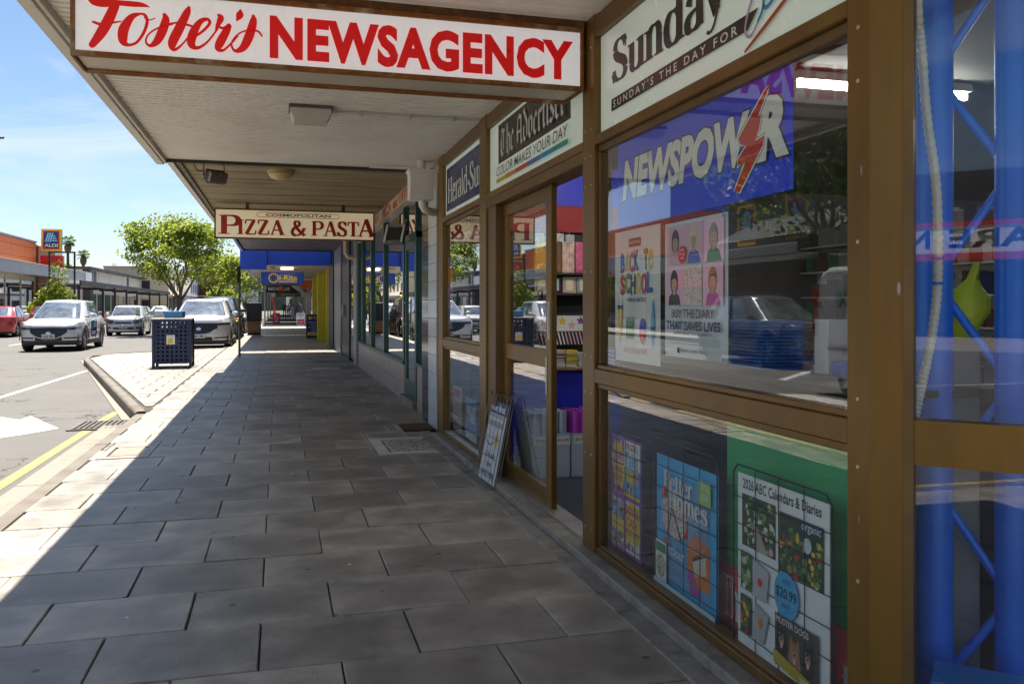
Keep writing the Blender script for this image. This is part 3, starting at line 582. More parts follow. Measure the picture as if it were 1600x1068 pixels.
for a, b in bays:
    frame(a, b, 2.702, 2.812, 1.57, 1.66, 'head_rail', M_BRZ2)
    frame(a, b, 2.146, 2.197, 1.567, 1.66, 'transom_rail'); frame(a, b, 2.110, 2.146, 1.59, 1.655, 'glazing_bead', M_BRZ2, .003)
for a, b in (bays[0], bays[2]):
    frame(a, b, .925, 1.000, 1.567, 1.66, 'sill_rail'); frame(a, b, 1.000, 1.022, 1.578, 1.65, 'glazing_bead', M_BRZ, .003); frame(a, b, .900, .925, 1.58, 1.65, 'glazing_bead', M_BRZ, .003)
    frame(a, b, .045, .085, 1.575, 1.66, 'bottom_rail', M_BRZ2); frame(a, b, .085, .10, 1.585, 1.65, 'glazing_bead', M_ALU if a > 5 else M_BRZ2, .003)
    for z0, z1 in ((1.022,2.110),(.10,.900)):
        MB().box(1.605, a+.004, z0, 1.611, b-.004, z1).wb('window_pane', M_GLASS, nb, fix=True)
        for y in (a+.012, b-.012): frame(y-.012, y+.012, z0, z1, 1.588, 1.65, 'glazing_bead', M_BRZ2, .003)
mb = MB(); mb.cbox(1.50,1.9,-.04,1.70,8.5,.045,.008); mb.wb('sill', M_CONCS, nb)
MB().cbox(1.40,1.9,-.03,1.50,8.5,.006,.006).wb('threshold_strip', M_CONCS, nb)
# sliding door leaf stands half open behind the frame
door = MB().cbox(1.635,5.02,.05,1.675,5.125,2.08,.004).wb('door', M_BRZ, nb)
for (y0, y1, z0, z1, n) in ((6.10,6.2,.05,2.08,'stile'), (5.125,6.10,.05,.17,'bottom_rail'), (5.125,6.10,.93,1.045,'lock_rail'), (5.125,6.10,1.99,2.08,'top_rail')): MB().cbox(1.637,y0,z0,1.673,y1,z1,.004).wb(n, M_BRZ, door)
for z0, z1 in ((.17,.93),(1.045,1.99)): MB().box(1.652,5.125,z0,1.658,6.10,z1).wb('pane', M_GLASS, door, fix=True)
MB().cbox(1.620,5.035,1.14,1.637,5.06,1.32,.003).cbox(1.626,5.03,1.11,1.637,5.065,1.35,.002).wb('handle', M_ALU, door)
MB().cbox(1.628,5.09,.76,1.637,5.115,1.0,.002).wb('lock', M_ALU, door)
M_SCREW = mat('screw_head', (.5,.47,.4), .35, .8, var=.2); sm_ = MB().lathe((0,0,0), [(.007,0),(.006,-.002),(.0001,-.0025)], 8, axis='X').mesh('screw', M_SCREW, smooth=True)
for y_ in (2.03,4.13,4.22,6.50,6.62,8.32):
    for z_ in (.16,.55,.87,1.06,1.5,1.95,2.10,2.24,2.66): link('screw', sm_, nb, (1.5645,y_,z_)).matrix_parent_inverse = Matrix.Translation(-Vector(nb.location))
frame(6.2,6.45,.05,2.11,1.58,1.66,'door_jamb',M_BRZ2); frame(4.26,4.30,.05,2.11,1.58,1.69,'door_jamb'); frame(4.26,6.45,2.082,2.146,1.57,1.72,'door_track',M_BRZ2)
MB().box(1.60,4.3,.046,1.72,6.2,.056).wb('door_rail', M_ALU, nb)
# splayed corner bay
D = Vector((.698,-.716,0)); Nn = Vector((.716,.698,0)); C0 = Vector((1.5655,1.9745,0))
def splay(s0, s1, z0, z1, t0=0, t1=.09, name='mullion', m=M_BRZ):
    c = C0 + D*(s0+s1)/2 + Nn*(t0+t1)/2 + Vector((0,0,(z0+z1)/2)); return MB().obox(c, D*(s1-s0)/2, Nn*(t1-t0)/2, (0,0,(z1-z0)/2)).wb(name, m, nb)
splay(-.005,.092,.05,2.82); splay(2.1,2.2,.05,2.82)
splay(.092,2.1,.895,1.015,.004,.08,'sill_rail'); splay(.092,2.1,2.55,2.82,.004,.08,'head_rail',M_BRZ2); splay(.092,2.1,.05,.13,.004,.08,'bottom_rail',M_BRZ2)
splay(.080,.104,.13,2.55,-.004,.085,'glazing_bead',M_BRZ2)
for z0, z1 in ((1.015,2.55),(.13,.895)):
    o = splay(.104,2.1,z0,z1,.03,.036,'window_pane',M_GLASS)
splay(-.1,2.25,-.04,.05,-.07,.12,'sill',M_CONCS)
# shell of the shop
mb = MB(); E2 = C0 + D*2.2
mb.box(E2.x,E2.y-.05,0,12,E2.y+.06,2.9); mb.box(12,E2.y,0,12.15,9.05,2.9); mb.box(1.75,9.0,0,12,9.12,2.9)
mb.wb('wall', mat('shop_wall', (.16,.15,.14), .8), nb)
MB().add([(1.70,2.0,.04),(3.3,.4,.04),(12,.4,.04),(12,9,.04),(1.70,9,.04)], [(0,1,2,3,4)]) if 0 else None
mb = MB(); mb.add([(1.66,2.0,.046),(3.15,.45,.046),(12,.45,.046),(12,9,.046),(1.66,9,.046)], [(0,1,2,3,4)]); mb.wb('carpet', mat('carpet', (.045,.055,.085), .95, var=.35, scale=90, bump=.6, bscale=300), nb)
mb = MB(); mb.box(1.66,.4,2.68,12,9.05,2.72); mb.wb('ceiling', mat('ceiling_white', (.2,.195,.185), .8), nb)
# upper storey wall above the awning
mb = MB(); mb.box(1.6,2.0,2.83,1.95,9.2,6.6); mb.obox(C0+D*1.1+Nn*.12+Vector((0,0,4.71)), D*1.12, Nn*.13, (0,0,1.89)); mb.box(3.1,.3,2.83,12,.55,6.6)
mb.wb('upper_wall', M_RENDER, nb)
# awning
aw = MB()
def ribs(mb, x0, x1, y0, y1, z, pitch=.076, dep=.03, mi=0):
    n = int((y1-y0)/pitch); rows = []
    for i in range(n):
        y = y0+i*pitch
        for f, d in ((0,0),(.60,0),(.66,dep),(.94,dep)): rows.append([(x0,y+f*pitch,z+d),(x1,y+f*pitch,z+d)])
    rows.append([(x0,y1,z),(x1,y1,z)]); mb.grid(rows, mi)
ribs(aw,-1.13,1.60,.40,9.30,2.822); aw.wb('soffit', M_SOFFIT, nb)
mb = MB(); mb.cbox(-1.2,.36,2.765,1.8,.43,3.12,.006); mb.add([(-1.13,.43,3.02),(1.6,.43,3.1),(1.6,9.3,3.1),(-1.13,9.3,3.02)], [(0,1,2,3)]); mb.wb('awning_roof', M_FASC, nb)
mb = MB(); mb.cbox(-1.20,.432,2.765,-1.125,9.30,3.10,.006); mb.cbox(-1.135,.432,2.778,-1.10,9.30,2.835,.003); mb.wb('fascia', M_FASC, nb)
mb = MB(); mb.box(-1.13,9.26,2.79,1.75,9.30,2.90); mb.wb('end_trim', mat('trim_dark', (.05,.045,.03), .9, var=.4, scale=9), nb)  # dark mottled strip across the end of the ribbed soffit
o = MB().box(.95,9.08,2.812,1.42,9.26,2.819).wb('patch_plate', M_SOFFIT, nb)
# ---- lightbox sign hanging across the path
M_RUST = mat('rusty_steel', (.27,.10,.02), .8, .2, var=.45, scale=16, bump=.7, bscale=90, col2=(.34,.27,.17), thr=(.52,.66), scale2=7, spots=(22,.1,(.035,.018,.01),.9))
M_RUST2 = mat('rust_brown', (.13,.058,.02), .75, .2, var=.5, scale=10, bump=.4, bscale=60, col2=(.2,.09,.03), thr=(.5,.65), scale2=5)
M_SIGNF = mat('sign_acrylic', (.8,.78,.77), .28, var=.04, scale=3, col2=(.5,.49,.47), thr=(.6,.85), scale2=2.2, emit=(.95,.96,1.0,.11))
M_UNDER = mat('sign_underside', (.56,.51,.42), .55, var=.1, scale=4, col2=(.3,.16,.06), thr=(.66,.76), scale2=4)
M_RED = mat('sign_red', (.75,.004,.006), .3, var=.06, scale=6, emit=(1,.012,.012,.05))
sg = thing('hanging_sign', 'rusty edged white lightbox sign with red newsagency lettering hung across the path', 'sign', (.33,4.36,2.45))
MB().box(-.893,4.222,2.466,1.54,4.498,2.775).wb('box', M_UNDER, sg)
for (x0, x1, z0, z1) in ((-.903,1.552,2.452,2.474),(-.903,1.552,2.758,2.782),(-.903,-.884,2.474,2.758),(1.533,1.552,2.474,2.758)):
    MB().cbox(x0,4.196,z0,x1,4.224,z1,.003).wb('rim', M_RUST, sg); MB().cbox(x0,4.50,z0,x1,4.526,z1,.003).wb('rim', M_RUST, sg)
for x0, x1 in ((-.906,-.893),(1.54,1.553)): MB().box(x0,4.224,2.453,x1,4.50,2.782).wb('end_plate', M_RUST2, sg)
MB().cbox(-.893,4.224,2.455,1.54,4.24,2.4655,.002).cbox(-.893,4.48,2.455,1.54,4.5,2.4655,.002).wb('lip', M_RUST, sg)
MB().cbox(-.91,4.205,2.782,1.56,4.36,2.834,.004).wb('hanger_channel', M_RUST2, sg)
fc = MB().box(-.884,4.212,2.474,1.533,4.2215,2.758).wb('face', M_SIGNF, sg)
FST = {
'fbar': [(-0.832,2.715,0.01),(-0.807,2.701,0.034),(-0.763,2.699,0.04),(-0.71,2.704,0.026),(-0.648,2.704,0.026),(-0.603,2.704,0.02),(-0.572,2.697,0.003)],
'fstem': [(-0.719,2.692,0.04),(-0.746,2.624,0.046),(-0.776,2.563,0.044),(-0.814,2.504,0.03)],
'fcross': [(-0.811,2.608,0.01),(-0.772,2.598,0.016),(-0.737,2.609,0.012),(-0.694,2.62,0.006)],
'o': [(-0.61,2.663,0.01),(-0.649,2.644,0.028),(-0.682,2.586,0.044),(-0.685,2.534,0.038),(-0.664,2.515,0.016),(-0.628,2.529,0.012),(-0.597,2.578,0.014),(-0.583,2.628,0.014),(-0.592,2.657,0.014),(-0.61,2.663,0.01)],
'os': [(-0.594,2.645,0.006),(-0.574,2.637,0.006),(-0.549,2.647,0.005)],
's': [(-0.508,2.666,0.018),(-0.503,2.643,0.034),(-0.516,2.595,0.04),(-0.539,2.544,0.034),(-0.568,2.519,0.016),(-0.588,2.534,0.009),(-0.578,2.568,0.008),(-0.539,2.601,0.008),(-0.474,2.626,0.008)],
't': [(-0.402,2.71,0.014),(-0.411,2.685,0.032),(-0.443,2.611,0.042),(-0.474,2.54,0.04),(-0.466,2.509,0.018),(-0.433,2.534,0.009),(-0.388,2.596,0.008)],
'tc': [(-0.503,2.62,0.008),(-0.448,2.635,0.01),(-0.391,2.624,0.012)],
'e': [(-0.391,2.565,0.008),(-0.346,2.6,0.012),(-0.311,2.643,0.014),(-0.322,2.662,0.016),(-0.355,2.645,0.026),(-0.385,2.587,0.04),(-0.391,2.539,0.034),(-0.363,2.525,0.016),(-0.32,2.557,0.01),(-0.276,2.62,0.009)],
'r': [(-0.271,2.686,0.014),(-0.262,2.671,0.03),(-0.277,2.632,0.016),(-0.285,2.605,0.006)],
'rb': [(-0.281,2.634,0.01),(-0.248,2.626,0.014),(-0.224,2.643,0.018),(-0.233,2.62,0.032),(-0.262,2.562,0.04),(-0.273,2.529,0.028),(-0.249,2.523,0.012),(-0.211,2.562,0.009),(-0.186,2.594,0.008)],
'ap': [(-0.173,2.719,0.008),(-0.176,2.695,0.034),(-0.19,2.666,0.006)],
's2': [(-0.115,2.696,0.014),(-0.115,2.668,0.034),(-0.134,2.598,0.042),(-0.161,2.542,0.034),(-0.195,2.523,0.016),(-0.213,2.548,0.009),(-0.201,2.583,0.008),(-0.165,2.616,0.008),(-0.119,2.628,0.009),(-0.09,2.622,0.01),(-0.076,2.603,0.008)]}
pr = Print(frontal(4.212, 0)); 
for k in FST: pr.brush(FST[k], M_RED)
pr.text('NEWSAGENCY', -.030, 2.515, .178, M_RED, w=1.50, bold=.048, spacing=1.09)
pr.wb('lettering', sg)
prb = Print(Pl((.32,4.5265,0), (-1,0,0), (0,0,1))); prb.rect(-1.2,2.474,1.2,2.758,M_SIGNF); prb.text('NEWSAGENCY', -.33, 2.515, .178, M_RED, w=1.50, bold=.045, spacing=1.09); prb.wb('lettering', sg)
# ---- panel signs above the windows
def panel_sign(y0, y1, label, x=1.60):
    t = thing('panel_sign', label, 'sign', (x, (y0+y1)/2, 2.197)); MB().box(x, y0+.003, 2.199, x+.02, y1-.003, 2.700).wb('panel', mat('sign_opal', (.66,.76,.68), .25, var=.05, scale=2, emit=(.8,.95,.85,.05)), t); return t
INKBR = INK('blackbrown', (.028,.017,.014), .3)
t = panel_sign(2.085,4.085,'mint panel sign with black serif Sunday lettering above the large window')
pr = Print(facade(1.60,4.085)); pr.serif('Sunday M', .155, 2.418, .205, INKBR, w=1.55, thick=.19)
pr.poly([(.165,2.282),(1.43,2.288),(1.50,2.347),(.165,2.342)], INKBR); pr.text("SUNDAY'S THE DAY FOR", .19, 2.297, .034, WHITE, w=1.17, bold=.012, spacing=1.5)
VIO = INK('lilac', (.45,.36,.5)); pr.brush([(1.66,2.46,.014),(1.52,2.44,.014),(1.44,2.36,.014),(1.415,2.29,.012),(1.45,2.262,.012),(1.50,2.30,.012)], VIO)
pr.brush([(1.50,2.30,.014),(1.53,2.335,.016),(1.545,2.42,.016),(1.60,2.45,.016),(1.615,2.37,.016),(1.56,2.33,.016),(1.53,2.34,.014)], INK('azure', (.04,.28,.5)))
pr.brush([(1.64,2.36,.014),(1.66,2.43,.016),(1.71,2.45,.016),(1.73,2.38,.016),(1.68,2.35,.014)], INK('olive', (.4,.42,.04)))
pr.brush([(1.418,2.218,.012),(1.6,2.29,.018),(1.86,2.40,.012)], INK('rustred', (.4,.08,.02))); pr.wb('lettering', t)
t = panel_sign(4.263,6.447,'mint panel sign with blackletter masthead on a black block above the door')
pr = Print(facade(1.60,6.447)); pr.rect(.26,2.385,1.90,2.678,INKBR); pr.nib('The Advertiser', .31, 2.43, .2, INK('silver', (.55,.58,.55)), w=1.54)
pr.text('COLOR MAKES YOUR DAY', .26, 2.29, .068, INKBR, w=1.63, shear=.1, bold=.006)
for i, c in enumerate(((.55,.42,.02),(.55,.25,.02),(.45,.08,.02),(.1,.15,.4),(.03,.28,.5),(.03,.32,.25))): pr.rect(.26+i*.273, 2.240, .26+(i+1)*.273, 2.272, INK('rainbow%d' % i, c))
pr.wb('lettering', t)
t = panel_sign(6.673,8.267,'blue newspaper panel sign with white serif lettering beside the rainwater head')
HBL = INK('heraldblue', (.018,.035,.16), .25); pr = Print(facade(1.60,8.267)); pr.rect(.05,2.245,1.58,2.66,HBL); pr.serif('Herald-Sun', .10, 2.32, .235, INK('signwhite', (.6,.66,.64)), w=1.52, thick=.17); pr.wb('lettering', t)
# ---- fittings under the awning
M_WPL = mat('white_plastic', (.6,.58,.53), .4, var=.08, scale=8, col2=(.35,.3,.22), thr=(.62,.75), scale2=9)
t = thing('bulkhead_light', 'white ribbed bulkhead light under the newsagency awning', 'light', (.235,6.62,2.82))
MB().cbox(-.16,-.14,-.022,.16,.14,0,.004).build('base_plate', mat('plate_dark', (.12,.1,.08), .7, var=.4, scale=14), t)
mb = MB(); prof = [(-.15,-.02),(-.15,-.05),(-.12,-.105),(.12,-.105),(.15,-.05),(.15,-.02)]; mb.prism(prof, lambda x, z: (x,-.12,z), lambda x, z: (x,.12,z)); mb.build('diffuser', M_WPL, t, fix=True)
for i in range(15): MB().box(-.112+i*.016,-.122,-.104,-.106+i*.016,-.1195,-.052).build('rib', M_WPL, t)
t2 = thing('conduit', 'thin grey conduit running along the ribbed awning ceiling to the bulkhead light', 'conduit', (.9,6.62,2.8)); MB().tube([(.40,6.62,2.806),(1.0,6.62,2.806),(1.54,6.62,2.806)], .010, 8).wb('pipe', M_FASC, t2, smooth=True)
for xs_ in (.62,1.0,1.35): MB().cbox(xs_-.012,6.60,2.79,xs_+.012,6.64,2.818,.002).wb('saddle', M_ALU, t2)
t = thing('rainwater_head', 'white painted rainwater box with short pipes on the wall', 'rainwater head', (1.41,8.78,2.4))
M_WP = mat('white_paint', (.85,.83,.8), .5, var=.06, scale=5)
MB().cbox(1.295,8.62,2.41,1.535,8.80,2.70,.005).wb('box', M_WP, t); MB().cbox(1.28,8.605,2.69,1.55,8.815,2.725,.004).wb('rim', M_WP, t)
MB().lathe((1.43,8.71,2.725), [(.045,0),(.045,.1)], 14).wb('inlet_pipe', M_WP, t, smooth=True)
MB().tube([(1.44,8.72,2.41),(1.44,8.72,2.37),(1.47,8.74,2.325),(1.53,8.8,2.31),(1.6,8.86,2.31)], .042, 12).wb('outlet_pipe', M_WP, t, smooth=True)
# ---- wire magazine stand leaning at the door
t = thing('wire_poster_stand', 'leaning wire stand with a news poster beside the sliding door', 'poster stand', (1.5,6.1,0))
wsp = Pl((1.475,6.335,.008), (0.02,-.445,0), (.13,0,.65)); M_WIRE = mat('wire_steel', (.2,.2,.2), .35, .8, var=.2)
mb = MB(); W_, H_ = .45, .665
for zz in (0, .03):
    mb.tube([wsp(0,0,zz),wsp(W_,0,zz),wsp(W_,H_,zz),wsp(0,H_,zz),wsp(0,0,zz)], .004, 6)
for x in (.09,.18,.27,.36): mb.tube([wsp(x,0,.03),wsp(x,H_,.03)], .0022, 5)
for y in (.06,.2,.34,.5): mb.tube([wsp(0,y,.03),wsp(W_,y,.03)], .0022, 5)
for x in (0,W_): mb.tube([wsp(x,H_,0),wsp(x,H_*.98,-.02),wsp(x,.06,-.09 if False else -.02)], .003, 5)
mb.wb('wire_frame', M_WIRE, t)
pm = MB(); p_ = [wsp(.02,.015,.008),wsp(W_-.02,.015,.008),wsp(W_-.02,H_-.06,.008),wsp(.02,H_-.06,.008)]; q_ = [wsp(a,b,.004) for a, b in ((.02,.015),(W_-.02,.015),(W_-.02,H_-.06),(.02,H_-.06))]
pm.add(p_+q_, [(0,1,2,3),(7,6,5,4),(0,4,5,1),(1,5,6,2),(2,6,7,3),(3,7,4,0)]); pm.wb('poster_sheet', mat('poster_paper', (.6,.66,.7), .5, var=.05), t)
pr = Print(Pl(wsp(0,0,.008), wsp.u, wsp.v)); pr.rect(.02,.515,.43,.605,INK('stripeblue', (.03,.04,.2))); pr.text('News Break', .04, .535, .05, WHITE, w=.36, bold=.02); pr.text('On sale', .225, .19, .042, BLACKI, align='C', w=.2, bold=.01); pr.text('here', .225, .125, .042, BLACKI, align='C', w=.11, bold=.01); pr.text('every Friday', .225, .06, .042, BLACKI, align='C', w=.33, bold=.01)
pr.rect(.05,.42,.4,.46,GREYI); pr.ell(.30,.33,.035,.055,YEL); pr.ell(.30,.335,.02,.03,BROWNI); pr.brush([(.03,.32,.006),(.15,.28,.012),(.26,.31,.006)], INK('slate', (.1,.15,.3))); pr.wb('print', t)
# ================================================================ posters in the windows
def poster(name, label, x, y0, y1, z0, z1, m, cat='poster', th=.002):
    """a flat sheet facing the street: y0 is its left edge seen from outside"""
    t = thing(name, label, cat, (x, (y0+y1)/2, z0)); MB().box(x, y1, z0, x+th, y0, z1).wb('sheet', m, t); return t, Print(facade(x, y0, z0)), y0-y1, z1-z0
P_BLUE = mat('decal_blue', (.01,.06,.95), .3, var=.06, scale=2)
t, pr, w, h = poster('window_decal', 'bright blue decal with white letters and a red lightning bolt in the large window', 1.6135,3.885,2.413,1.70,2.118,P_BLUE,'decal')
OFF = INK('offwhite', (.85,.9,.9))
pr.text('NEWSPOW', .07, .14, .165, OFF, w=1.12, bold=.05, shear=.2, outline=NAVY, ow=.03); pr.text('R', 1.27, .135, .185, OFF, w=.15, bold=.06, shear=.12, outline=NAVY, ow=.03)
bolt = [(1.312,.362),(1.336,.368),(1.262,.278),(1.284,.276),(1.272,.236),(1.246,.199),(1.305,.207),(1.296,.174),(1.142,.032),(1.106,.040),(1.182,.136),(1.128,.128),(1.132,.154),(1.188,.192),(1.146,.204),(1.134,.228)]
ol = bolt + bolt[:2]
pr.ribbon(ol, [.022]*len(ol), NAVY); pr.ribbon(ol, [.015]*len(ol), OFF)
pr.poly(bolt, REDI); pr.wb('print', t)
# the bolt outline is concave: build as two triangulated fills
t, pr, w, h = poster('poster', 'white back to school poster with coloured letters taped inside the large window', 1.6145,3.925,3.41,1.055,1.682,mat('paper_white', (.84,.87,.88), .45, var=.04))
pr.rect(.17,.545,.31,.585,INK('maroon', (.2,.02,.03))); pr.text('NEWSPOWER', .18, .557, .016, WHITE, w=.12)
cols = [BLUEI, YEL, REDI, BLUEI, None, GREENI, YEL]; x = .075
def fun(txt, x, y, h, cs, adv):
    for i, ch in enumerate(txt):
        if ch != ' ': pr.text(ch, x, y+(.006 if i % 2 else 0), h, cs[i % len(cs)], w=adv*.8, bold=.05)
        x += adv
fun('BACK TO', .075, .43, .085, [BLUEI, YEL, REDI, NAVY, WHITE, GREENI, YEL], .054); fun('SCHOOL', .075, .325, .085, [REDI, GREENI, NAVY, YEL, REDI, BLUEI], .062)
pr.text('WORK & UNI TOO!', .15, .285, .018, NAVY, w=.22, bold=.01); pr.text('SHOP LOCAL & SAVE', .12, .045, .022, REDI, w=.26, bold=.01)
pr.poly([(.05,.12),(.065,.085),(.085,.12),(.10,.25),(.04,.25)], YEL); pr.rect(.04,.25,.1,.27,NAVY); pr.rect(.04,.27,.1,.29,PALE)
pr.rect(.145,.11,.235,.20,GREENI); pr.rect(.15,.2,.245,.212,GREYI); pr.ell(.335,.15,.033,.06,REDI); pr.ell(.338,.175,.031,.032,BLUEI)
pr.poly([(.445,.07),(.47,.17),(.462,.24),(.448,.3),(.436,.24),(.425,.17)], SKYI); pr.rect(.43,.16,.468,.172,NAVY); pr.wb('print', t)
t, pr, w, h = poster('poster', 'pale diary charity poster with six pink photo squares inside the large window', 1.6150,3.362,2.83,1.107,1.672,mat('paper_blue', (.74,.82,.86), .45, var=.04))
hair = [BROWNI, CREAM, GREYI, BLACKI, PINK, INK('blond', (.42,.25,.1))]; tops = [PINK, BLUEI, GREENI, BLACKI, PINK, INK('fuchsia', (.6,.1,.35))]
ROSE = INK('rose', (.82,.52,.68))
for i in range(6):
    c, r_ = i % 3, i//3; x0 = .02+c*.166; y0 = .385-r_*.17
    pr.rect(x0, y0, x0+.16, y0+.165, ROSE)
    if i == 4: pr.rect(x0+.0, y0, x0+.16, y0+.165, speckle('roses', [(.7,.3,.42),(.25,.35,.12),(.78,.6,.65),(.8,.75,.72),(.5,.2,.3)], 140)); continue
    cx = x0+.08
    pr.ell(cx, y0+.098, .036, .052, hair[i]); pr.poly([(x0+.025,y0+.002),(x0+.14,y0+.002),(x0+.125,y0+.04),(cx+.015,y0+.055),(cx-.015,y0+.055),(x0+.035,y0+.04)], tops[i]); pr.rect(cx-.012,y0+.045,cx+.012,y0+.07,SKIN); pr.ell(cx, y0+.092, .024, .034, SKIN)
    for ex in (-.009,.009): pr.ell(cx+ex, y0+.097, .0035, .0022, BROWNI, 8)
    pr.ell(cx, y0+.077, .008, .0025, INK('lips', (.5,.12,.1)), 8); pr.poly([(cx-.026,y0+.1),(cx-.02,y0+.125),(cx+.02,y0+.127),(cx+.027,y0+.1),(cx+.012,y0+.114),(cx-.012,y0+.112)], hair[i])
pr.ell(.178,.425,.034,.036,REDI); pr.text('$19.95', .178,.438,.010,WHITE,align='C'); pr.text('ON SALE', .178,.422,.010,WHITE,align='C'); pr.text('HERE', .178,.406,.010,WHITE,align='C')
PLUM = INK('plum', (.12,.02,.08))
pr.text('BUY THE DIARY', .265, .165, .034, PLUM, w=.36, align='C', bold=.01); pr.text('THAT SAVES LIVES', .265, .115, .034, NAVY, w=.46, align='C', bold=.025); pr.text('SUPPORT BREAST CANCER RESEARCH', .265, .095, .011, PLUM, w=.33, align='C')
for k in range(3): pr.text('funds raised from every diary sold support trials research', .265, .078-k*.011, .0055, GREYI, w=.46, align='C')
pr.text('BREAST CANCER TRIALS', .28, .024, .012, PLUM, w=.2, align='C'); pr.ell(.15,.03,.011,.013,PLUM)
for a_, b_ in ((.012,.012),(.52,.012),(.012,.553),(.52,.553)): pr.ell(a_,b_,.008,.008,INK('tack',(.12,.25,.4)),10)
pr.wb('print', t)
t, pr, w, h = poster('window_sticker', 'small blue sticker low in the corner of the large window', 1.6132,4.03,3.915,1.03,1.112,INK('stickerblue', (.02,.06,.4)),'sticker')
for k in range(3): pr.text('THE SHOP IS' if k else 'NO PARKING', .01, .06-k*.022, .011, WHITE, w=.095)
pr.rect(.004,.004,.111,.007,WHITE); pr.wb('print', t)
def garden(pr, x0, y0, x1, y1, cols, seed, n=70, s=.010):
    """printed photograph: overlapping leaves and blooms on a dark ground"""
    q = random.Random(seed); w, h = x1-x0, y1-y0; st_ = pr.step; pr.step = .00002
    for k in range(n):
        f = k/n; c = cols[min(len(cols)-1, int(abs(q.gauss(f*len(cols)*.55, len(cols)*.28))))]; rx, ry = s*q.uniform(.4,1.5), s*q.uniform(.4,1.5)
        rx, ry = min(rx, w*.3), min(ry, h*.3); pr.ell(q.uniform(x0+rx, x1-rx), q.uniform(y0+ry, y1-ry*1.1), rx, ry, c, 7, q.uniform(0,.4))
    pr.step = st_
G1, G2, G3, G4 = INK('leafdark', (.015,.05,.012)), INK('leafmid', (.06,.16,.03)), INK('leaflight', (.2,.34,.08)), INK('leafpale', (.45,.55,.3))
# lower posters and the wire racks that hold them
def rack(label, x, y0, y1, z0, z1):
    t = thing('wire_rack', label, 'wire rack', (x, (y0+y1)/2, z0)); mb = MB(); P_ = facade(x, y0, z0); w, h = y0-y1, z1-z0; c = .03
    mb.tube([P_(c,0),P_(w-c,0),P_(w,c),P_(w,h-c),P_(w-c,h),P_(c,h),P_(0,h-c),P_(0,c),P_(c,0)], .0036, 6)
    mb.wb('frame', mat('rack_black', (.018,.018,.018), .4, .3), t)
    for k in range(1, 4): MB().tube([P_(w*k/4,0),P_(w*k/4+.004,h*.5),P_(w*k/4,h)], .0019, 5).wb('wire', MATS['rack_black'], t)
    for k in range(1, 7): MB().tube([P_(0,h*k/7.2),P_(w*.5,h*k/7.2-.006),P_(w,h*k/7.2)], .0017, 5).wb('wire', MATS['rack_black'], t)
    return t
rack('black wire rack at the door end of the low window', 1.638,4.08,3.63,.06,.70)
rack('black wire rack in the middle of the low window', 1.626,3.50,2.93,.05,.735)
rack('black wire rack holding the calendar poster in the low window', 1.616,2.79,2.215,.05,.745)
t, pr, w, h = poster('poster', 'crowded yellow and purple puzzle prize magazine poster in the low window', 1.650,4.06,3.69,.10,.672,PURPLE)
FACE = speckle('faces', [(.5,.3,.2),(.1,.05,.04),(.62,.45,.38),(.7,.68,.66),(.2,.1,.3)], 90)
pr.poly([(.0,.46),(.03,.52),(.06,.55),(.1,.53),(.13,.56),(.15,.5),(.2,.46),(.17,.38),(.14,.3),(.1,.34),(.06,.28),(.04,.35)], YEL)
pr.rect(.02,.43,.16,.49,REDI); pr.text('PUZZLES', .025, .442, .035, WHITE, w=.13, bold=.02); pr.text('CASH &', .03, .385, .03, REDI, w=.11, bold=.02); pr.text('PRIZES!', .03, .345, .03, REDI, w=.11, bold=.02)
pr.rect(.17,.43,.36,.56,WHITE); pr.text('Take', .18, .435, .07, SKYI, w=.15, bold=.02); pr.text('PRIZES', .19, .52, .028, REDI, w=.13, bold=.02)
pr.rect(.17,.31,.36,.425,SKYI); garden(pr,.17,.31,.28,.36,[SKIN,BROWNI,WHITE,REDI],35,24,.012); pr.rect(.18,.36,.28,.42,YEL); pr.ell(.32,.40,.028,.045,SKIN); pr.rect(.17,.29,.36,.31,YEL)
pr.rect(.02,.02,.17,.26,INK('mauve',(.4,.3,.42))); garden(pr,.02,.16,.17,.24,[SKIN,BROWNI,WHITE,SKYI,SKIN],31,30,.014); garden(pr,.02,.02,.17,.1,[SKIN,BROWNI,GREENI,REDI,WHITE],33,30,.014); pr.rect(.02,.1,.17,.16,YEL); pr.text('more!', .04, .24, .03, WHITE, w=.1, bold=.02); pr.rect(.19,.02,.36,.27,WHITE); pr.poly([(.19,.2),(.24,.27),(.36,.26),(.37,.1),(.3,.05),(.19,.08)], YEL)
pr.text('DOUBLE', .2, .205, .042, REDI, w=.15, bold=.03); pr.text('CASH', .215, .15, .042, REDI, w=.12, bold=.03); pr.text('PUZZLE PRIZES', .195, .11, .022, REDI, w=.16, bold=.02); garden(pr,.2,.03,.34,.09,[SKIN,GREENI,WHITE,REDI,BROWNI],37,24,.012); pr.wb('print', t)
t, pr, w, h = poster('poster', 'sky blue home magazine poster with cake photo in the low window', 1.636,3.49,2.94,.09,.665,mat('paper_azure', (.03,.45,.85), .4, var=.05))
pr.rect(.07,.04,.49,.50,INK('coverblue', (.12,.36,.62))); pr.rect(.07,.26,.3,.40,REDI); pr.ell(.17,.33,.12,.1,speckle('sprinkles', [(.7,.65,.6),(.75,.2,.2),(.8,.75,.7),(.15,.3,.6),(.75,.7,.4)], 220, cell=.9)); pr.poly([(.15,.36),(.24,.25),(.1,.24)], MATS['sprinkles']); pr.poly([(.15,.36),(.165,.36),(.25,.24),(.235,.235)], BROWNI); pr.poly([(.15,.36),(.155,.36),(.12,.24),(.105,.24)], BROWNI)
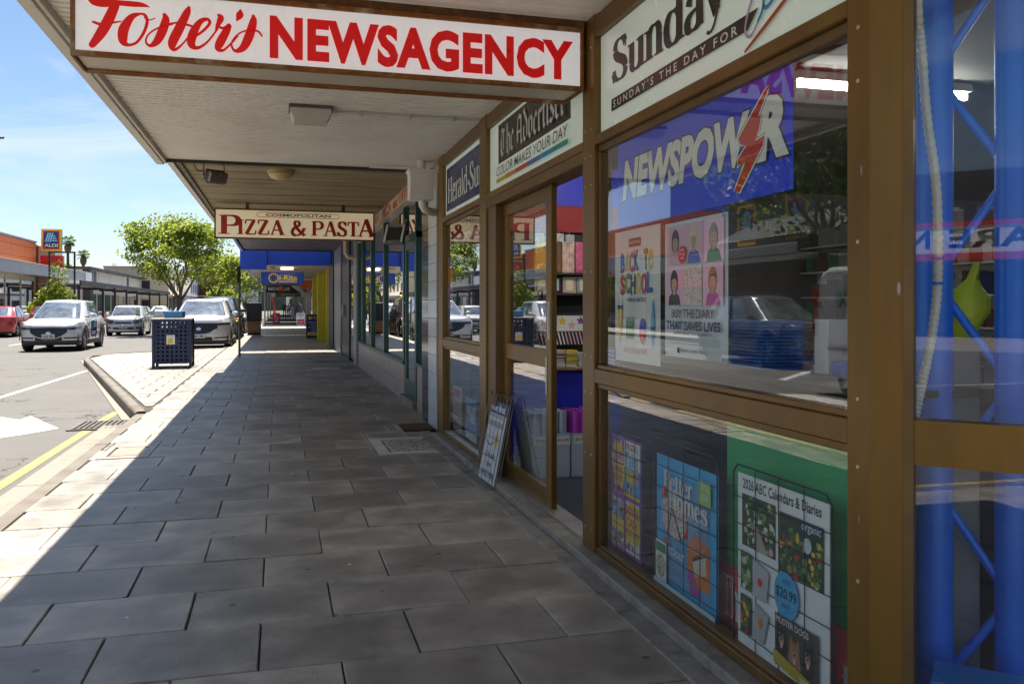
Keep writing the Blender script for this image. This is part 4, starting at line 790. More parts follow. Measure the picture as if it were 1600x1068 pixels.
pr.poly([(.3,.25),(.36,.3),(.48,.28),(.49,.1),(.36,.08),(.3,.15)], ORANGE); pr.poly([(.34,.2),(.45,.25),(.46,.16),(.36,.13)], CREAM); pr.poly([(.34,.2),(.45,.25),(.46,.235),(.345,.185)], BROWNI); pr.poly([(.3,.12),(.34,.15),(.42,.06),(.33,.045)], INK('magenta', (.5,.03,.35)))
pr.serif('Better', .075, .435, .08, WHITE, w=.27, thick=.2); pr.serif('Homes', .12, .365, .08, WHITE, w=.36, thick=.2); pr.text('and Gardens', .3, .345, .022, WHITE, w=.18)
pr.rect(.41,.44,.51,.535,LIMEI); pr.serif('WIN'.replace('W','M').replace('N','n') if 0 else 'M', .43, .49, .0, WHITE, w=.001) if 0 else pr.text('WIN', .425, .495, .03, WHITE, w=.07, bold=.01); pr.text('$200k', .425, .46, .026, WHITE, w=.07, bold=.01)
pr.rect(.075,.395,.11,.445,REDI); pr.text('?', .084, .405, .03, WHITE); pr.text('188', .085, .2, .028, REDI, w=.06); pr.text('colour', .14, .165, .045, WHITE, w=.15, bold=.005); pr.text('BONUS cookbook!', .16, .085, .022, GREYI, w=.26)
pr.rect(.015,.03,.12,.2,WHITE); pr.ell(.066,.09,.045,.05,speckle('salad', [(.05,.12,.03),(.7,.68,.6),(.2,.35,.05),(.35,.08,.03)], 150)); pr.rect(.02,.15,.115,.19,GREENI)
for k in range(8): pr.text('fresh ideas for every room', .33, .325-k*.013, .007, WHITE, w=.15)
pr.rect(.0,.0,.55,.03,PALE); pr.wb('print', t)
t, pr, w, h = poster('poster', 'white calendars and diaries poster with garden photos in the low window', 1.622,2.770,2.235,.10,.715,mat('paper_bright', (.88,.9,.9), .4, var=.04))
GARD = speckle('garden', [(.03,.08,.015),(.12,.22,.04),(.3,.38,.16),(.55,.6,.45),(.08,.15,.03),(.5,.42,.1)], 120); VEG = speckle('vegetables', [(.02,.06,.015),(.1,.24,.03),(.45,.05,.02),(.65,.38,.05),(.05,.12,.02),(.25,.35,.08)], 110)
pr.text('2026 ABC Calendars & Diaries', .035, .565, .034, BLACKI, w=.46, bold=.018)
pr.rect(.03,.36,.245,.545,G1); garden(pr,.03,.36,.245,.545,[G1,G2,G3,G4,WHITE,PINK,YEL],3,110); pr.poly([(.12,.36),(.2,.36),(.15,.43),(.11,.46)], INK('path', (.45,.4,.32))); pr.rect(.27,.335,.51,.535,G1); garden(pr,.27,.335,.51,.5,[G1,G2,G2,G3,YEL,REDI,ORANGE,CREAM],5,120); pr.rect(.39,.50,.51,.535,INK('nightblue', (.02,.04,.12))); pr.text('organic', .40, .507, .026, WHITE, w=.1); pr.ell(.43,.46,.022,.025,PALE)
pr.rect(.03,.205,.1,.34,G2); garden(pr,.03,.205,.1,.34,[G1,G2,G3,G4,WHITE,PINK],7,40); pr.rect(.03,.05,.1,.185,G1); garden(pr,.03,.05,.1,.185,[G1,G2,G3,YEL,REDI,ORANGE],8,40); pr.poly([(.11,.2),(.2,.2),(.215,.31),(.125,.33)], INK('greywhite', (.5,.5,.52))); pr.poly([(.11,.06),(.18,.05),(.215,.16),(.13,.18)], INK('greywhite2', (.44,.46,.48))); pr.ell(.16,.26,.015,.015,REDI); pr.ell(.165,.12,.015,.018,ORANGE)
pr.ell(.318,.265,.07,.078,SKYI, 24); pr.text('only', .318, .305, .018, BLACKI, align='C'); pr.text('$20.99', .318, .255, .032, BLACKI, w=.115, align='C', bold=.02); pr.text('each', .318, .225, .018, BLACKI, align='C')
pr.rect(.255,.02,.49,.195,INK('dogbrown', (.09,.07,.05)))
for dx_, dy_, fur in ((.295,.125,BLACKI),(.37,.10,INK('tan',(.3,.16,.07))),(.445,.115,BLACKI)):
    pr.ell(dx_,dy_-.03,.034,.04,fur); pr.poly([(dx_-.03,dy_+.01),(dx_-.022,dy_+.05),(dx_-.005,dy_+.025)],fur); pr.poly([(dx_+.03,dy_+.01),(dx_+.024,dy_+.05),(dx_+.005,dy_+.025)],fur); pr.ell(dx_,dy_,.028,.03,fur); pr.ell(dx_,dy_-.014,.014,.016,INK('muzzle',(.42,.26,.13))); pr.ell(dx_,dy_-.008,.006,.005,BLACKI,8); pr.ell(dx_,dy_-.03,.006,.01,PINK,8)
    for e_ in (-.011,.011): pr.ell(dx_+e_,dy_+.008,.004,.004,INK('eye',(.35,.2,.08)),8)
if 1:
    pr.poly([(.255,.075),(.49,.035),(.49,.0),(.255,.03)], INK('mustard', (.42,.32,.02))); pr.text('MUSTER DOGS', .27, .17, .02, WHITE, w=.18); pr.text('2026', .40, .012, .022, WHITE, w=.07); pr.wb('print', t)
# display board behind the low window
t = thing('display_board', 'green and red newspaper display board behind the calendar poster', 'board', (1.70,2.55,.05))
MB().box(1.700,2.10,.315,1.715,2.985,.885).wb('green_panel', mat('board_green', (.03,.42,.14), .5, var=.12, scale=2), t); MB().box(1.698,2.10,.06,1.713,3.08,.314).wb('red_panel', mat('board_red', (.92,.05,.03), .5, var=.08, scale=2), t)
pr = Print(facade(1.698,3.08)); pr.serif('Th', .06, .11, .16, WHITE, w=.13); pr.serif('ti', .80, .07, .15, WHITE, w=.1); pr.wb('lettering', t)
# bay by the rainwater head
t, pr, w, h = poster('window_decal', 'narrow decal with white letters and red bolt high in the far newsagency window', 1.6135,8.0,6.72,1.86,2.0,INK('decalgrey', (.03,.03,.035)),'decal', .001)
pr.text('NEWSPOWER', .08, .035, .085, OFF, w=1.05, bold=.03, shear=.2); pr.poly([(1.03,.17),(1.0,.06),(.96,.06),(1.0,-.04),(1.06,.07),(1.02,.08)], REDI); pr.wb('print', t)
t, pr, w, h = poster('window_strip', 'narrow blue and orange sticker strip at the left edge of the far newsagency window', 1.6135,8.23,7.98,1.10,1.80,INK('stripblue', (.05,.2,.5)),'sticker', .001)
pr.rect(.0,.42,.25,.62,ORANGE); pr.rect(.0,.2,.25,.4,PINK); pr.ell(.13,.3,.09,.08,BLUEI); pr.text('open', .03,.05,.06,WHITE,w=.18); pr.wb('print', t)
t, pr, w, h = poster('poster', 'blue newspaper poster with white letters low in the far newsagency window', 1.66,7.62,7.18,.12,.50,INK('posterblue', (.03,.18,.55)))
pr.text('Mail', .06,.16,.14,WHITE,w=.3,bold=.03); pr.rect(.0,.0,.44,.06,WHITE); pr.wb('print', t)
t, pr, w, h = poster('poster', 'red newspaper poster low in the far newsagency window', 1.67,7.12,6.95,.10,.42,REDI); pr.rect(.02,.05,.15,.12,WHITE); pr.wb('print', t)
t, pr, w, h = poster('poster', 'grey newspaper front page propped in the far newsagency window', 1.68,6.95,6.72,.10,.62,INK('newsprint', (.42,.45,.46)))
for k in range(14): pr.rect(.02,.04+k*.038,.21,.055+k*.038,GREYI if k % 4 else FACE)
pr.wb('print', t)
t, pr, w, h = poster('poster', 'pale magazine cover poster at the left of the far newsagency window', 1.66,8.2,7.8,.12,.55,INK('magpale', (.45,.44,.42)))
pr.rect(.05,.05,.35,.3,FACE); pr.rect(.05,.32,.35,.4,REDI); pr.wb('print', t)
# ================================================================ inside the shop
M_TUBE = mat('tube_lamp', (.9,.9,.9), .4, var=0, emit=(1,.97,.9,24.0))
for i, (x, y) in enumerate(((2.88,4.3),(1.95,6.25),(5.2,4.3))):  # only the first is in view; the second is added to brighten the display
    t = thing('fluorescent_light', ('bright fluorescent tube light seen through the large window', 'unseen fluorescent tube light added to brighten the gift display', 'fluorescent tube light deep inside the newsagency')[i], 'light', (x,y,2.6))
    MB().cbox(0,-.05,.03,1.22,.05,.079,.004).build('batten', M_WP, t); MB().tube([(.01,0,.005),(1.21,0,.005)], .014, 10).build('tube', M_TUBE, t, smooth=True)
    MB().box(0,-.015,-.012,.012,.015,.03).box(1.208,-.015,-.012,1.22,.015,.03).build('end_cap', M_WP, t)
M_INB = mat('panel_blue', (.006,.012,.42), .5, var=.08, scale=2); M_INR = mat('panel_red', (.24,.008,.008), .6, var=.08); M_DARK = mat('interior_dark', (.03,.03,.032), .7, var=.2); M_WOOD = mat('shelf_wood', (.26,.13,.05), .5, var=.2, scale=8, stretch=(8,1,1))
gd = thing('gift_display', 'blue fronted display unit with shelves inside the open door', 'display unit', (2.5,7.0,.05))
MB().box(1.80,6.95,.05,4.2,7.5,.765).wb('base', M_INB, gd); MB().cbox(1.78,6.90,.765,4.22,7.52,.795,.005).wb('shelf', M_WOOD, gd)
MB().box(1.80,7.44,.795,4.2,7.50,2.0).wb('back_panel', M_DARK, gd); MB().box(1.80,7.40,2.0,4.2,7.50,2.24).wb('red_header', M_INR, gd); MB().box(1.80,7.39,2.24,4.2,7.50,2.60).wb('blue_header', M_INB, gd)
for z in (1.24,1.42,1.60): MB().box(1.82,7.2,z,4.2,7.44,z+.015).wb('shelf', M_DARK, gd)
rr = random.Random(11)
def item(name, label, cat, x0, x1, y0, y1, z0, z1, m, group=None, b=.004): return tag(MB().cbox(x0,y0,z0,x1,y1,z1,b).build(name, m), label, cat, group)
x = 2.215
for i, c in enumerate(((.62,.42,.03),(.16,.07,.03),(.55,.38,.32),(.5,.1,.2),(.1,.3,.4))):
    item('gift_bag', ('gold foil gift bag on the upper shelf','brown kraft gift bag on the upper shelf','floral pink gift bag on the upper shelf','crimson gift bag on the upper shelf','teal gift bag on the upper shelf')[i], 'gift bag', x, x+.118, 7.25,7.33, 1.618, 1.90, mat('bag%d' % i, c, .35 if i else .25, .0 if i else .6, var=.5, scale=22)); x += .127
x = 2.21
for i, c in enumerate(((.5,.36,.14),(.012,.012,.015),(.5,.36,.33),(.3,.3,.32))):
    t = thing('photo_frame', ('gilt photo frame on the middle shelf','black photo frame with pale picture on the middle shelf','floral box frame on the middle shelf','grey photo frame on the middle shelf')[i], 'photo frame', (x+.065,7.26,1.437)); MB().cbox(x,7.25,1.437,x+.125,7.275,1.585,.004).wb('frame', mat('pf%d' % i, c, .4), t); MB().box(x+.03,7.247,1.46,x+.095,7.2495,1.565).wb('picture', PALE if i == 1 else CREAM, t); x += .132
t = thing('star_gift_bag', 'white gift bag printed with coloured stars on the display', 'gift bag', (2.3,7.1,1.06)); MB().box(2.2,7.10,1.10,2.68,7.18,1.235).wb('bag', WHITE, t)
pr = Print(frontal(7.10,2.2,1.10))
for i, c in enumerate((ORANGE, SKYI, YEL, PINK, PURPLE, GREENI)):
    cx, cy, r_ = .05+i*.085, .07+.02*(-1)**i, .045; pr.poly([(cx+(r_ if k % 2 == 0 else r_*.45)*math.sin(k*math.pi/5), cy+(r_ if k % 2 == 0 else r_*.45)*math.cos(k*math.pi/5)) for k in range(10)], c)
pr.wb('stars', t)
t = thing('striped_box', 'black box with pink diagonal stripes below the star bag', 'box', (2.3,7.1,.98)); MB().box(2.2,7.09,.98,2.72,7.2,1.095).wb('box', BLACKI, t); pr = Print(frontal(7.09,2.2,.98))
for k in range(16): pr.poly([(k*.033,.002),(k*.033+.012,.002),(k*.033-.028+.012,.112),(k*.033-.028,.112)] if k else [(.0,.002),(.01,.002),(.002,.05)], PINK if k % 8 < 5 else WHITE)
pr.wb('stripes', t)
def paper_stack(name, label, x0, x1, y0, y1, z0, n, m, th=.012, bands=None):
    t = thing(name, label, 'paper stack', ((x0+x1)/2,(y0+y1)/2,z0))
    for k in range(n):
        dx = rr.uniform(-.008,.008); dy = rr.uniform(-.008,.008); MB().box(x0+dx,y0+dy,z0+k*th,x1+dx,y1+dy,z0+(k+1)*th-.001).wb('bundle', bands[k % len(bands)] if bands else m, t)
    return t
NEWSP = mat('newsprint', (.5,.52,.55), .7, var=.12, scale=30, stretch=(1,1,12))
paper_stack('newspaper_stack', 'stack of white newspapers with a red one on the counter', 2.17,2.385,6.93,7.08,.796,12,NEWSP, bands=[NEWSP,NEWSP,NEWSP,NEWSP,NEWSP,NEWSP,REDI,NEWSP,REDI,NEWSP,NEWSP,NEWSP])
paper_stack('magazine_stack', 'stack of yellow edged magazines on the counter', 2.395,2.495,6.92,7.07,.796,11,YEL, .013, bands=[NEWSP,NEWSP,YEL,YEL,NEWSP,YEL,YEL,YEL,NEWSP,YEL,YEL])
paper_stack('newspaper_stack', 'stack of grey newspapers beside the yellow magazines', 2.505,2.75,6.93,7.08,.796,10,NEWSP)
for k, (x, z) in enumerate(((2.27,1.95),(2.36,1.93),(2.46,1.95),(2.56,1.94))):
    t = thing('hanging_packet', 'clear packet hanging on the display hooks %s' % ('beside the sliding door','second from the sliding door','third from the sliding door','farthest from the sliding door')[k], 'packet', (x,7.3,z)); MB().cbox(x-.045,7.30,z-.10 if k % 2 else z-.07,x+.045,7.32,z+.03,.006).wb('packet', mat('packet%d' % (k % 2), (.3,.31,.33) if k % 2 else (.4,.4,.38), .25, var=.4, scale=30), t); MB().tube([(x,7.31,z+.03),(x,7.31,z+.05),(x,7.4,z+.055)], .003, 5).wb('hook', M_ALU, t)
# boxes of wrapping paper rolls standing on the carpet
CARD = mat('white_carton', (.5,.55,.62), .6, var=.08)
for i, (x0, x1, c, lab) in enumerate(((1.80,2.095,(.45,.55,.66),'white carton of silver wrapping paper rolls on the carpet'),(2.11,2.405,(.6,.08,.62),'white carton of magenta wrapping paper rolls on the carpet'))):
    t = thing('carton', lab, 'carton', ((x0+x1)/2,6.13,.047)); y0, y1 = 5.98,6.30
    mb = MB(); 
    for a, b, c_, d in ((x0,y0,x1,y0+.006),(x0,y1-.006,x1,y1),(x0,y0+.006,x0+.006,y1-.006),(x1-.006,y0+.006,x1,y1-.006)): mb.box(a,b,.047,c_,d,.37)
    mb.box(x0+.006,y0+.006,.047,x1-.006,y1-.006,.06); mb.wb('box', CARD, t); pr = Print(frontal(y0,x0)); pr.rect(.02,.29,.12,.355,WHITE) ; pr.text('$6.80' if i == 0 else '$9.90', .03,.315,.02,BLACKI,w=.08); pr.rect(.19,.29,.30,.355,WHITE); pr.text('$16.80', .2,.315,.02,BLACKI,w=.09); pr.wb('price_label', t)
    rm = MB(); rm.lathe((0,0,0), [(.012,.0),(.032,0),(.034,.46),(.020,.46),(.018,.44)], 12); me = rm.mesh('paper_roll', [mat('roll%d' % i, c, .3, .3, var=.12, scale=9)], smooth=True)
    n = 0
    for a in range(4):
        for b in range(4):
            o = link('paper_roll', me, None, (x0+.042+a*.070, y0+.05+b*.073, .062+rr.uniform(-.0,.012))); o.rotation_euler = (rr.uniform(-.02,.02), rr.uniform(-.02,.02), 0); tag(o, ('silver wrapping paper roll standing in the left carton' if i == 0 else 'magenta wrapping paper roll standing in the right carton'), 'paper roll', 'silver rolls in their carton' if i == 0 else 'magenta rolls in their carton')
# deeper inside: shelving, card racks
def shelf_unit(label, x0, x1, y0, y1, h, m, seed):
    t = thing('shelf_unit', label, 'shelves', ((x0+x1)/2,(y0+y1)/2,.05)); MB().box(x0,y0,.05,x1,y1,h).wb('carcass', m, t); q = random.Random(seed)
    for z in [.3+.28*k for k in range(int((h-.35)/.28)+1)]:
        MB().box(x0-.22,y0,z-.015,x0-.002,y1,z).wb('shelf', M_WP, t); yy = y0+.02
        while yy < y1-.12:
            d = q.uniform(.08,.2); MB().box(x0-.16,yy,z+.001,x0-.05,min(yy+d-.012,y1),z+q.uniform(.12,.24)).wb('stock', INK('stock%d' % q.randrange(7), [(.4,.05,.04),(.05,.12,.35),(.5,.4,.06),(.45,.45,.45),(.05,.2,.12),(.4,.15,.3),(.1,.1,.1)][q.randrange(7)]) if 0 else (BROWNI,NAVY,GREYI,GREYI,GREENI,NAVY,BROWNI)[q.randrange(7)], t); yy += d
    return t
shelf_unit('long shelf unit of stock behind the large window', 3.6,3.8,2.6,6.4,1.15,M_DARK,1); shelf_unit('tall shelf unit of cards at the back of the newsagency', 6.0,6.2,1.5,8.5,2.2,M_WP,2)
t = thing('paper_stack', 'tall pile of bright blue folders standing behind the diary poster', 'folders', (1.78,2.94,1.05))
for k in range(14): MB().cbox(1.75+rr.uniform(-.004,.004),2.82,1.078+k*.0135,1.93,3.06,1.089+k*.0135,.002).wb('folder', mat('folder_blue', (.01,.14,.55), .4), t)
t = thing('display_shelf', 'dark window display shelf with added panels darkening the low window', 'shelf', (1.9,3.1,1.0)); MB().cbox(1.68,2.12,1.042,2.25,4.05,1.066,.003).wb('board', M_DARK, t); MB().box(2.22,2.12,.05,2.25,4.05,1.042).wb('back', M_DARK, t); MB().box(1.70,4.05,.05,2.25,4.07,1.042).wb('added_end_panel', mat('end_grey', (.06,.06,.065), .6, var=.2), t)  # back and end panel added to darken the view through the low window
for k in range(6): item('stock_box', 'small box on the window display shelf, %s along from the blue folders' % ('first','second','third','fourth','fifth','sixth')[k], 'box', 1.95,2.15,2.2+k*.1,2.28+k*.1,1.067,1.12+.05*((k*7) % 4), (YEL,WHITE,REDI,GREYI,BLUEI,WHITE)[k])
# ---- corner window: blue lattice column, hose, bag
M_TRUSS = mat('truss_blue', (.02,.2,.95), .35, .1, var=.1, scale=3)
t = thing('lattice_column', 'blue steel lattice column standing behind the corner window', 'column', (1.97,2.2,.05))
A_, B_ = Vector((1.944,2.168,0)), Vector((2.088,2.020,0))
for v_, r_ in ((A_,.054),(B_,.046)): MB().lathe((v_.x,v_.y,.05), [(r_,0),(r_,2.63)], 20).wb('chord', M_TRUSS, t, smooth=True)
z = .141; k = 0
while z < 2.4:
    a, b = (A_, B_) if k % 2 == 0 else (B_, A_); MB().tube([(a.x,a.y,z),(b.x,b.y,z+.3145)], .0135, 10).wb('brace', M_TRUSS, t, smooth=True); z += .3145; k += 1
MB().cbox(1.9,1.85,.05,2.3,2.4,.10,.005).wb('base_plate', M_TRUSS, t)
t = thing('corrugated_hose', 'pale corrugated hose hanging down beside the blue column', 'hose', (1.85,2.07,1.0)); pts = []
ctrl = [(1.766,2.04,2.62),(1.768,2.034,2.197),(1.775,2.026,2.049),(1.784,2.017,1.864),(1.8,2.001,1.68),(1.804,1.996,1.498),(1.802,1.998,1.353),(1.792,2.009,1.225),(1.778,2.023,1.115),(1.765,2.036,1.022),(1.755,2.046,.93)]
n = 150; P3 = []
for i in range(n):
    f = i/(n-1)*(len(ctrl)-1); k = min(int(f), len(ctrl)-2); u_ = f-k; p0, p1, p2, p3 = [Vector(ctrl[min(max(k+d, 0), len(ctrl)-1)]) for d in (-1,0,1,2)]
    P3.append(0.5*(2*p1+(p2-p0)*u_+(2*p0-5*p1+4*p2-p3)*u_*u_+(3*p1-p0-3*p2+p3)*u_**3))
MB().tube(P3, [.0135 if i % 2 else .0112 for i in range(n)], 12).wb('hose', mat('hose_grey', (.8,.8,.78), .4), t)
for z in (1.38,1.45): MB().lathe((1.803,1.997,z), [(.0165,0),(.0165,.008)], 12).wb('clip', M_TRUSS, t)
t = thing('grey_bin', 'grey panel bin behind the corner window', 'bin', (2.12,2.32,.05)); mb = MB(); mb.obox((2.075,2.215,.645), D*.062, Nn*.035, (0,0,.6)); mb.wb('bin', mat('bin_grey', (.34,.35,.36), .6, var=.12), t)
t = thing('lime_bag', 'crumpled lime yellow plastic bag stuffed in the grey bin', 'bag', (2.06,2.2,1.24)); bm = MB(); LB = mat('lime_plastic', (.75,.85,.02), .35, var=.15, scale=12)
c = Vector((2.068,2.184,0)); ring = []
for z, w_, sh, dp in ((1.22,.045,-.012,.03),(1.255,.056,-.010,.036),(1.30,.062,.0,.04),(1.345,.060,.010,.036),(1.375,.036,.018,.026),(1.405,.016,.026,.016),(1.44,.013,.036,.012),(1.458,.010,.040,.008)):
    ring.append([c + D*(w_*math.cos(2*math.pi*k/12)*(1+.22*math.sin(k*4+z*30))+sh) + Nn*(dp*math.sin(2*math.pi*k/12)) + Vector((0,0,z)) for k in range(12)])
bm.grid(ring, closed=True); bm.add(ring[-1], [tuple(range(12))]); bm.wb('bag', LB, t, smooth=25)
# ================================================================ pizza shop
M_TEAL = mat('teal_paint', (.012,.085,.075), .35, .1, var=.2, scale=5, col2=(.05,.16,.14), thr=(.6,.8), scale2=6)
M_PSOF = mat('stained_boards', (.34,.27,.16), .75, var=.25, scale=2.4, col2=(.13,.10,.05), thr=(.46,.66), scale2=1.5, stretch=(.5,6,1), bump=.3, bscale=12)
M_CREAM = mat('cream_paint', (.62,.52,.36), .55, var=.1, scale=3, col2=(.38,.3,.18), thr=(.58,.8), scale2=3)
M_PTILE = mat('pink_tile', (.36,.29,.26), .35, var=.08, scale=3, rnd=.06); M_WTILE = mat('white_tile', (.62,.66,.7), .2, var=.05, scale=3, rnd=.04); M_BTILE = mat('black_tile', (.02,.018,.018), .12, var=.3, scale=3, rnd=.2)
M_GROUT = mat('grout', (.42,.38,.34), .9)
M_GLASS2 = glass('window_glass_far', boost=2.6, dust=.02, tint=(.75,.8,.8))
ps = thing('pizza_shop', 'teal framed pizza shop with pink tiled stall riser next to the newsagency', 'shop', (2.5,14,0))
XP = 1.70
def pbox(x0,y0,z0,x1,y1,z1,n,m,b=.004): return MB().cbox(x0,y0,z0,x1,y1,z1,b).wb(n, m, ps)
riser = pbox(XP+.012,11.85,-.02,XP+.1,18.95,.50,'stall_riser',M_GROUT)
pbox(XP-.02,11.85,.50,XP+.1,18.95,.555,'window_sill',M_TEAL)
tm = MB().cbox(0,-.1545,.0,.012,.1545,.252,.003).mesh('tile', M_PTILE)
for k in range(22):
    for r_ in range(2): o = link('tile', tm, riser, (XP,12.04+k*.318,-.01+r_*.256)); o.matrix_parent_inverse = Matrix.Identity(4)
for y0, y1 in ((11.82,11.95),(14.12,14.28),(16.14,16.30),(17.93,18.08),(18.85,18.95)): pbox(XP-.01,y0,.555,XP+.07,y1,2.70,'mullion',M_TEAL)
pbox(XP-.015,9.95,2.70,XP+.08,18.95,2.76,'head_rail',M_ALU)
for a, b in ((11.95,14.12),(14.28,16.14),(16.30,17.93),(18.08,18.85)): MB().box(XP+.03,a,.555,XP+.036,b,2.70).wb('window_pane', M_GLASS2, ps, fix=True)
# door and side light
dr = pbox(XP+.0,10.82,.10,XP+.06,10.93,2.2,'door',M_TEAL)
for y0,y1,z0,z1,n in ((11.70,11.82,.10,2.2,'stile'),(10.93,11.70,.10,.32,'bottom_rail'),(10.93,11.70,2.08,2.2,'top_rail')): MB().cbox(XP+.005,y0,z0,XP+.055,y1,z1,.004).wb(n, M_TEAL, dr)
MB().box(XP+.025,10.93,.32,XP+.031,11.70,2.08).wb('pane', M_GLASS2, dr, fix=True); MB().cbox(XP-.045,11.72,1.02,XP-.02,11.76,1.42,.005).cbox(XP-.02,11.73,1.06,XP+.005,11.75,1.09,.002).cbox(XP-.02,11.73,1.35,XP+.005,11.75,1.38,.002).wb('handle', M_ALU, dr)
pbox(XP-.01,10.74,.10,XP+.08,10.82,2.70,'mullion',M_TEAL); pbox(XP-.01,9.93,.6,XP+.08,10.02,2.70,'mullion',M_TEAL); pbox(XP-.015,10.74,2.2,XP+.08,11.82,2.28,'door_head',M_TEAL); MB().box(XP+.03,10.82,2.28,XP+.036,11.82,2.7).wb('window_pane', M_GLASS2, ps, fix=True); MB().box(XP+.03,10.02,.6,XP+.036,10.74,2.7).wb('window_pane', M_GLASS2, ps, fix=True)
pbox(XP-.06,10.74,-.02,XP+.1,11.85,.10,'step',M_CONC); pbox(XP+.012,9.93,-.02,XP+.1,10.74,.56,'stall_riser',M_GROUT); pbox(XP-.02,9.93,.56,XP+.09,10.74,.6,'window_sill',M_TEAL)
for k in range(2):
    for r_ in range(2): MB().cbox(XP,9.95+k*.39,-.01+r_*.285,XP+.012,10.33+k*.39,.27+r_*.285,.003).wb('tile', M_PTILE, ps)
pier = pbox(XP-.05,8.50,-.02,XP+.2,9.93,2.95,'pier',M_GROUT)
for k in range(13):
    MB().cbox(XP-.064,9.48,-.01+k*.2,XP-.049,9.925,.186+k*.2,.003).wb('tile', M_BTILE, pier) if k % 1 == 0 else None
    MB().cbox(XP-.07,8.96,-.01+k*.2,XP-.049,9.47,.186+k*.2,.003).wb('tile', M_WTILE, pier)
MB().cbox(XP-.06,8.5,-.02,XP-.05,8.95,2.75,.003).wb('trim', M_BRZ2, pier)
# fascia lettering
pbox(XP-.02,9.45,2.76,XP+.1,18.95,2.955,'fascia_board',M_CREAM)
pr = Print(facade(XP-.02,18.95))
M_PRED = mat('pizza_red', (.50,.02,.015), .4, var=.06)
pr.text('PIZZA', 4.72, 2.785, .145, M_PRED, w=1.08, bold=.035); pr.text('est', 6.05, 2.785, .14, M_PRED, w=.5, bold=.03); pr.text('1971', 6.8, 2.785, .145, M_PRED, w=.72, bold=.03); pr.text('COSMOPOLITAN', .7, 2.785, .145, M_PRED, w=3.4, bold=.03); pr.wb('lettering', ps)
pr = None
# inside
mb = MB(); mb.box(1.8,9.9,0,7,10.0,2.9); mb.box(6.9,9.9,0,7,19,2.9); mb.box(1.8,18.95,0,7,19.05,2.9); mb.wb('inner_wall', mat('pizza_wall', (.3,.25,.2), .8), ps); MB().box(1.72,9.5,2.76,7,19,2.8).wb('inner_ceiling', M_CREAM, ps); MB().box(1.78,9.9,-.02,7,19,.03).wb('inner_floor', mat('pizza_floor', (.12,.1,.09), .5), ps)
mb = MB(); mb.box(1.65,9.2,2.98,2.0,19.1,6.2); mb.wb('upper_wall', mat('pizza_upper', (.5,.42,.3), .85), ps)
mb = MB(); n = 26
for k in range(n): mb.cbox(-1.12,9.31+k*.376,2.958,1.70,9.31+(k+1)*.376-.008,2.975,.003)
mb.wb('soffit_boards', M_PSOF, ps); MB().box(-1.14,9.31,2.98,1.70,19.1,3.05).wb('awning_roof', M_FASC, ps)
pbox(-1.19,9.31,2.90,-1.12,19.1,3.16,'awning_fascia',M_FASC); pbox(-1.12,9.31,2.93,-1.06,19.1,2.957,'awning_trim',mat('flaking_paint', (.3,.28,.24), .8, var=.5, scale=14, col2=(.06,.05,.04), thr=(.5,.6), scale2=16))
# hanging pizza sign
sp = thing('hanging_sign', 'cream lightbox sign with red pizza and pasta lettering hung across the path', 'sign', (.28,14.1,2.38))
MB().box(-.955,14.02,2.39,1.51,14.22,2.845).wb('box', M_UNDER, sp); M_PFACE = mat('pizza_face', (.74,.63,.4), .35, var=.06, scale=3, emit=(1,.85,.55,.09))
for (x0,x1,z0,z1) in ((-.966,1.521,2.378,2.402),(-.966,1.521,2.833,2.857),(-.966,-.944,2.402,2.833),(1.499,1.521,2.402,2.833)): MB().cbox(x0,14.0,z0,x1,14.03,z1,.003).wb('rim', M_RUST2, sp)
MB().box(-.944,14.008,2.402,1.499,14.019,2.833).wb('face', M_PFACE, sp); [MB().box(xh,14.05,2.85,xh+.05,14.15,2.956).wb('hanger', M_RUST2, sp) for xh in (-.5,1.0)]
pr = Print(frontal(14.008,0), .0004); x0 = -.90; pr.serif('P', x0, 2.45, .30, M_PRED, w=.32, thick=.21, thin=.08); pr.serif('IZZA', x0+.27, 2.45, .235, M_PRED, w=.72, thick=.21, thin=.09); pr.serif('&', x0+1.09, 2.445, .24, M_PRED, w=.24, thick=.19, thin=.09); pr.serif('PAST', x0+1.41, 2.45, .235, M_PRED, w=.76, thick=.21, thin=.09); pr.serif('A', x0+2.14, 2.45, .285, M_PRED, w=.28, thick=.21, thin=.09)
PG = INK('pizzagreen', (.015,.12,.05)); pr.text('COSMOPOLITAN', .31, 2.745, .042, PG, w=1.0, bold=.03, align='C')
ov = [(-.28,2.73),(-.33,2.745),(-.33,2.785),(-.28,2.805),(.9,2.80),(.95,2.785),(.95,2.745),(.9,2.728),(-.28,2.73)]
pr.ribbon(ov, [.008]*len(ov), M_PRED); pr.wb('lettering', sp)
prb = Print(Pl((.28,14.221,0),(-1,0,0),(0,0,1)), .0004); prb.rect(-1.22,2.402,1.22,2.833,M_PFACE); prb.wb('back_face', sp)
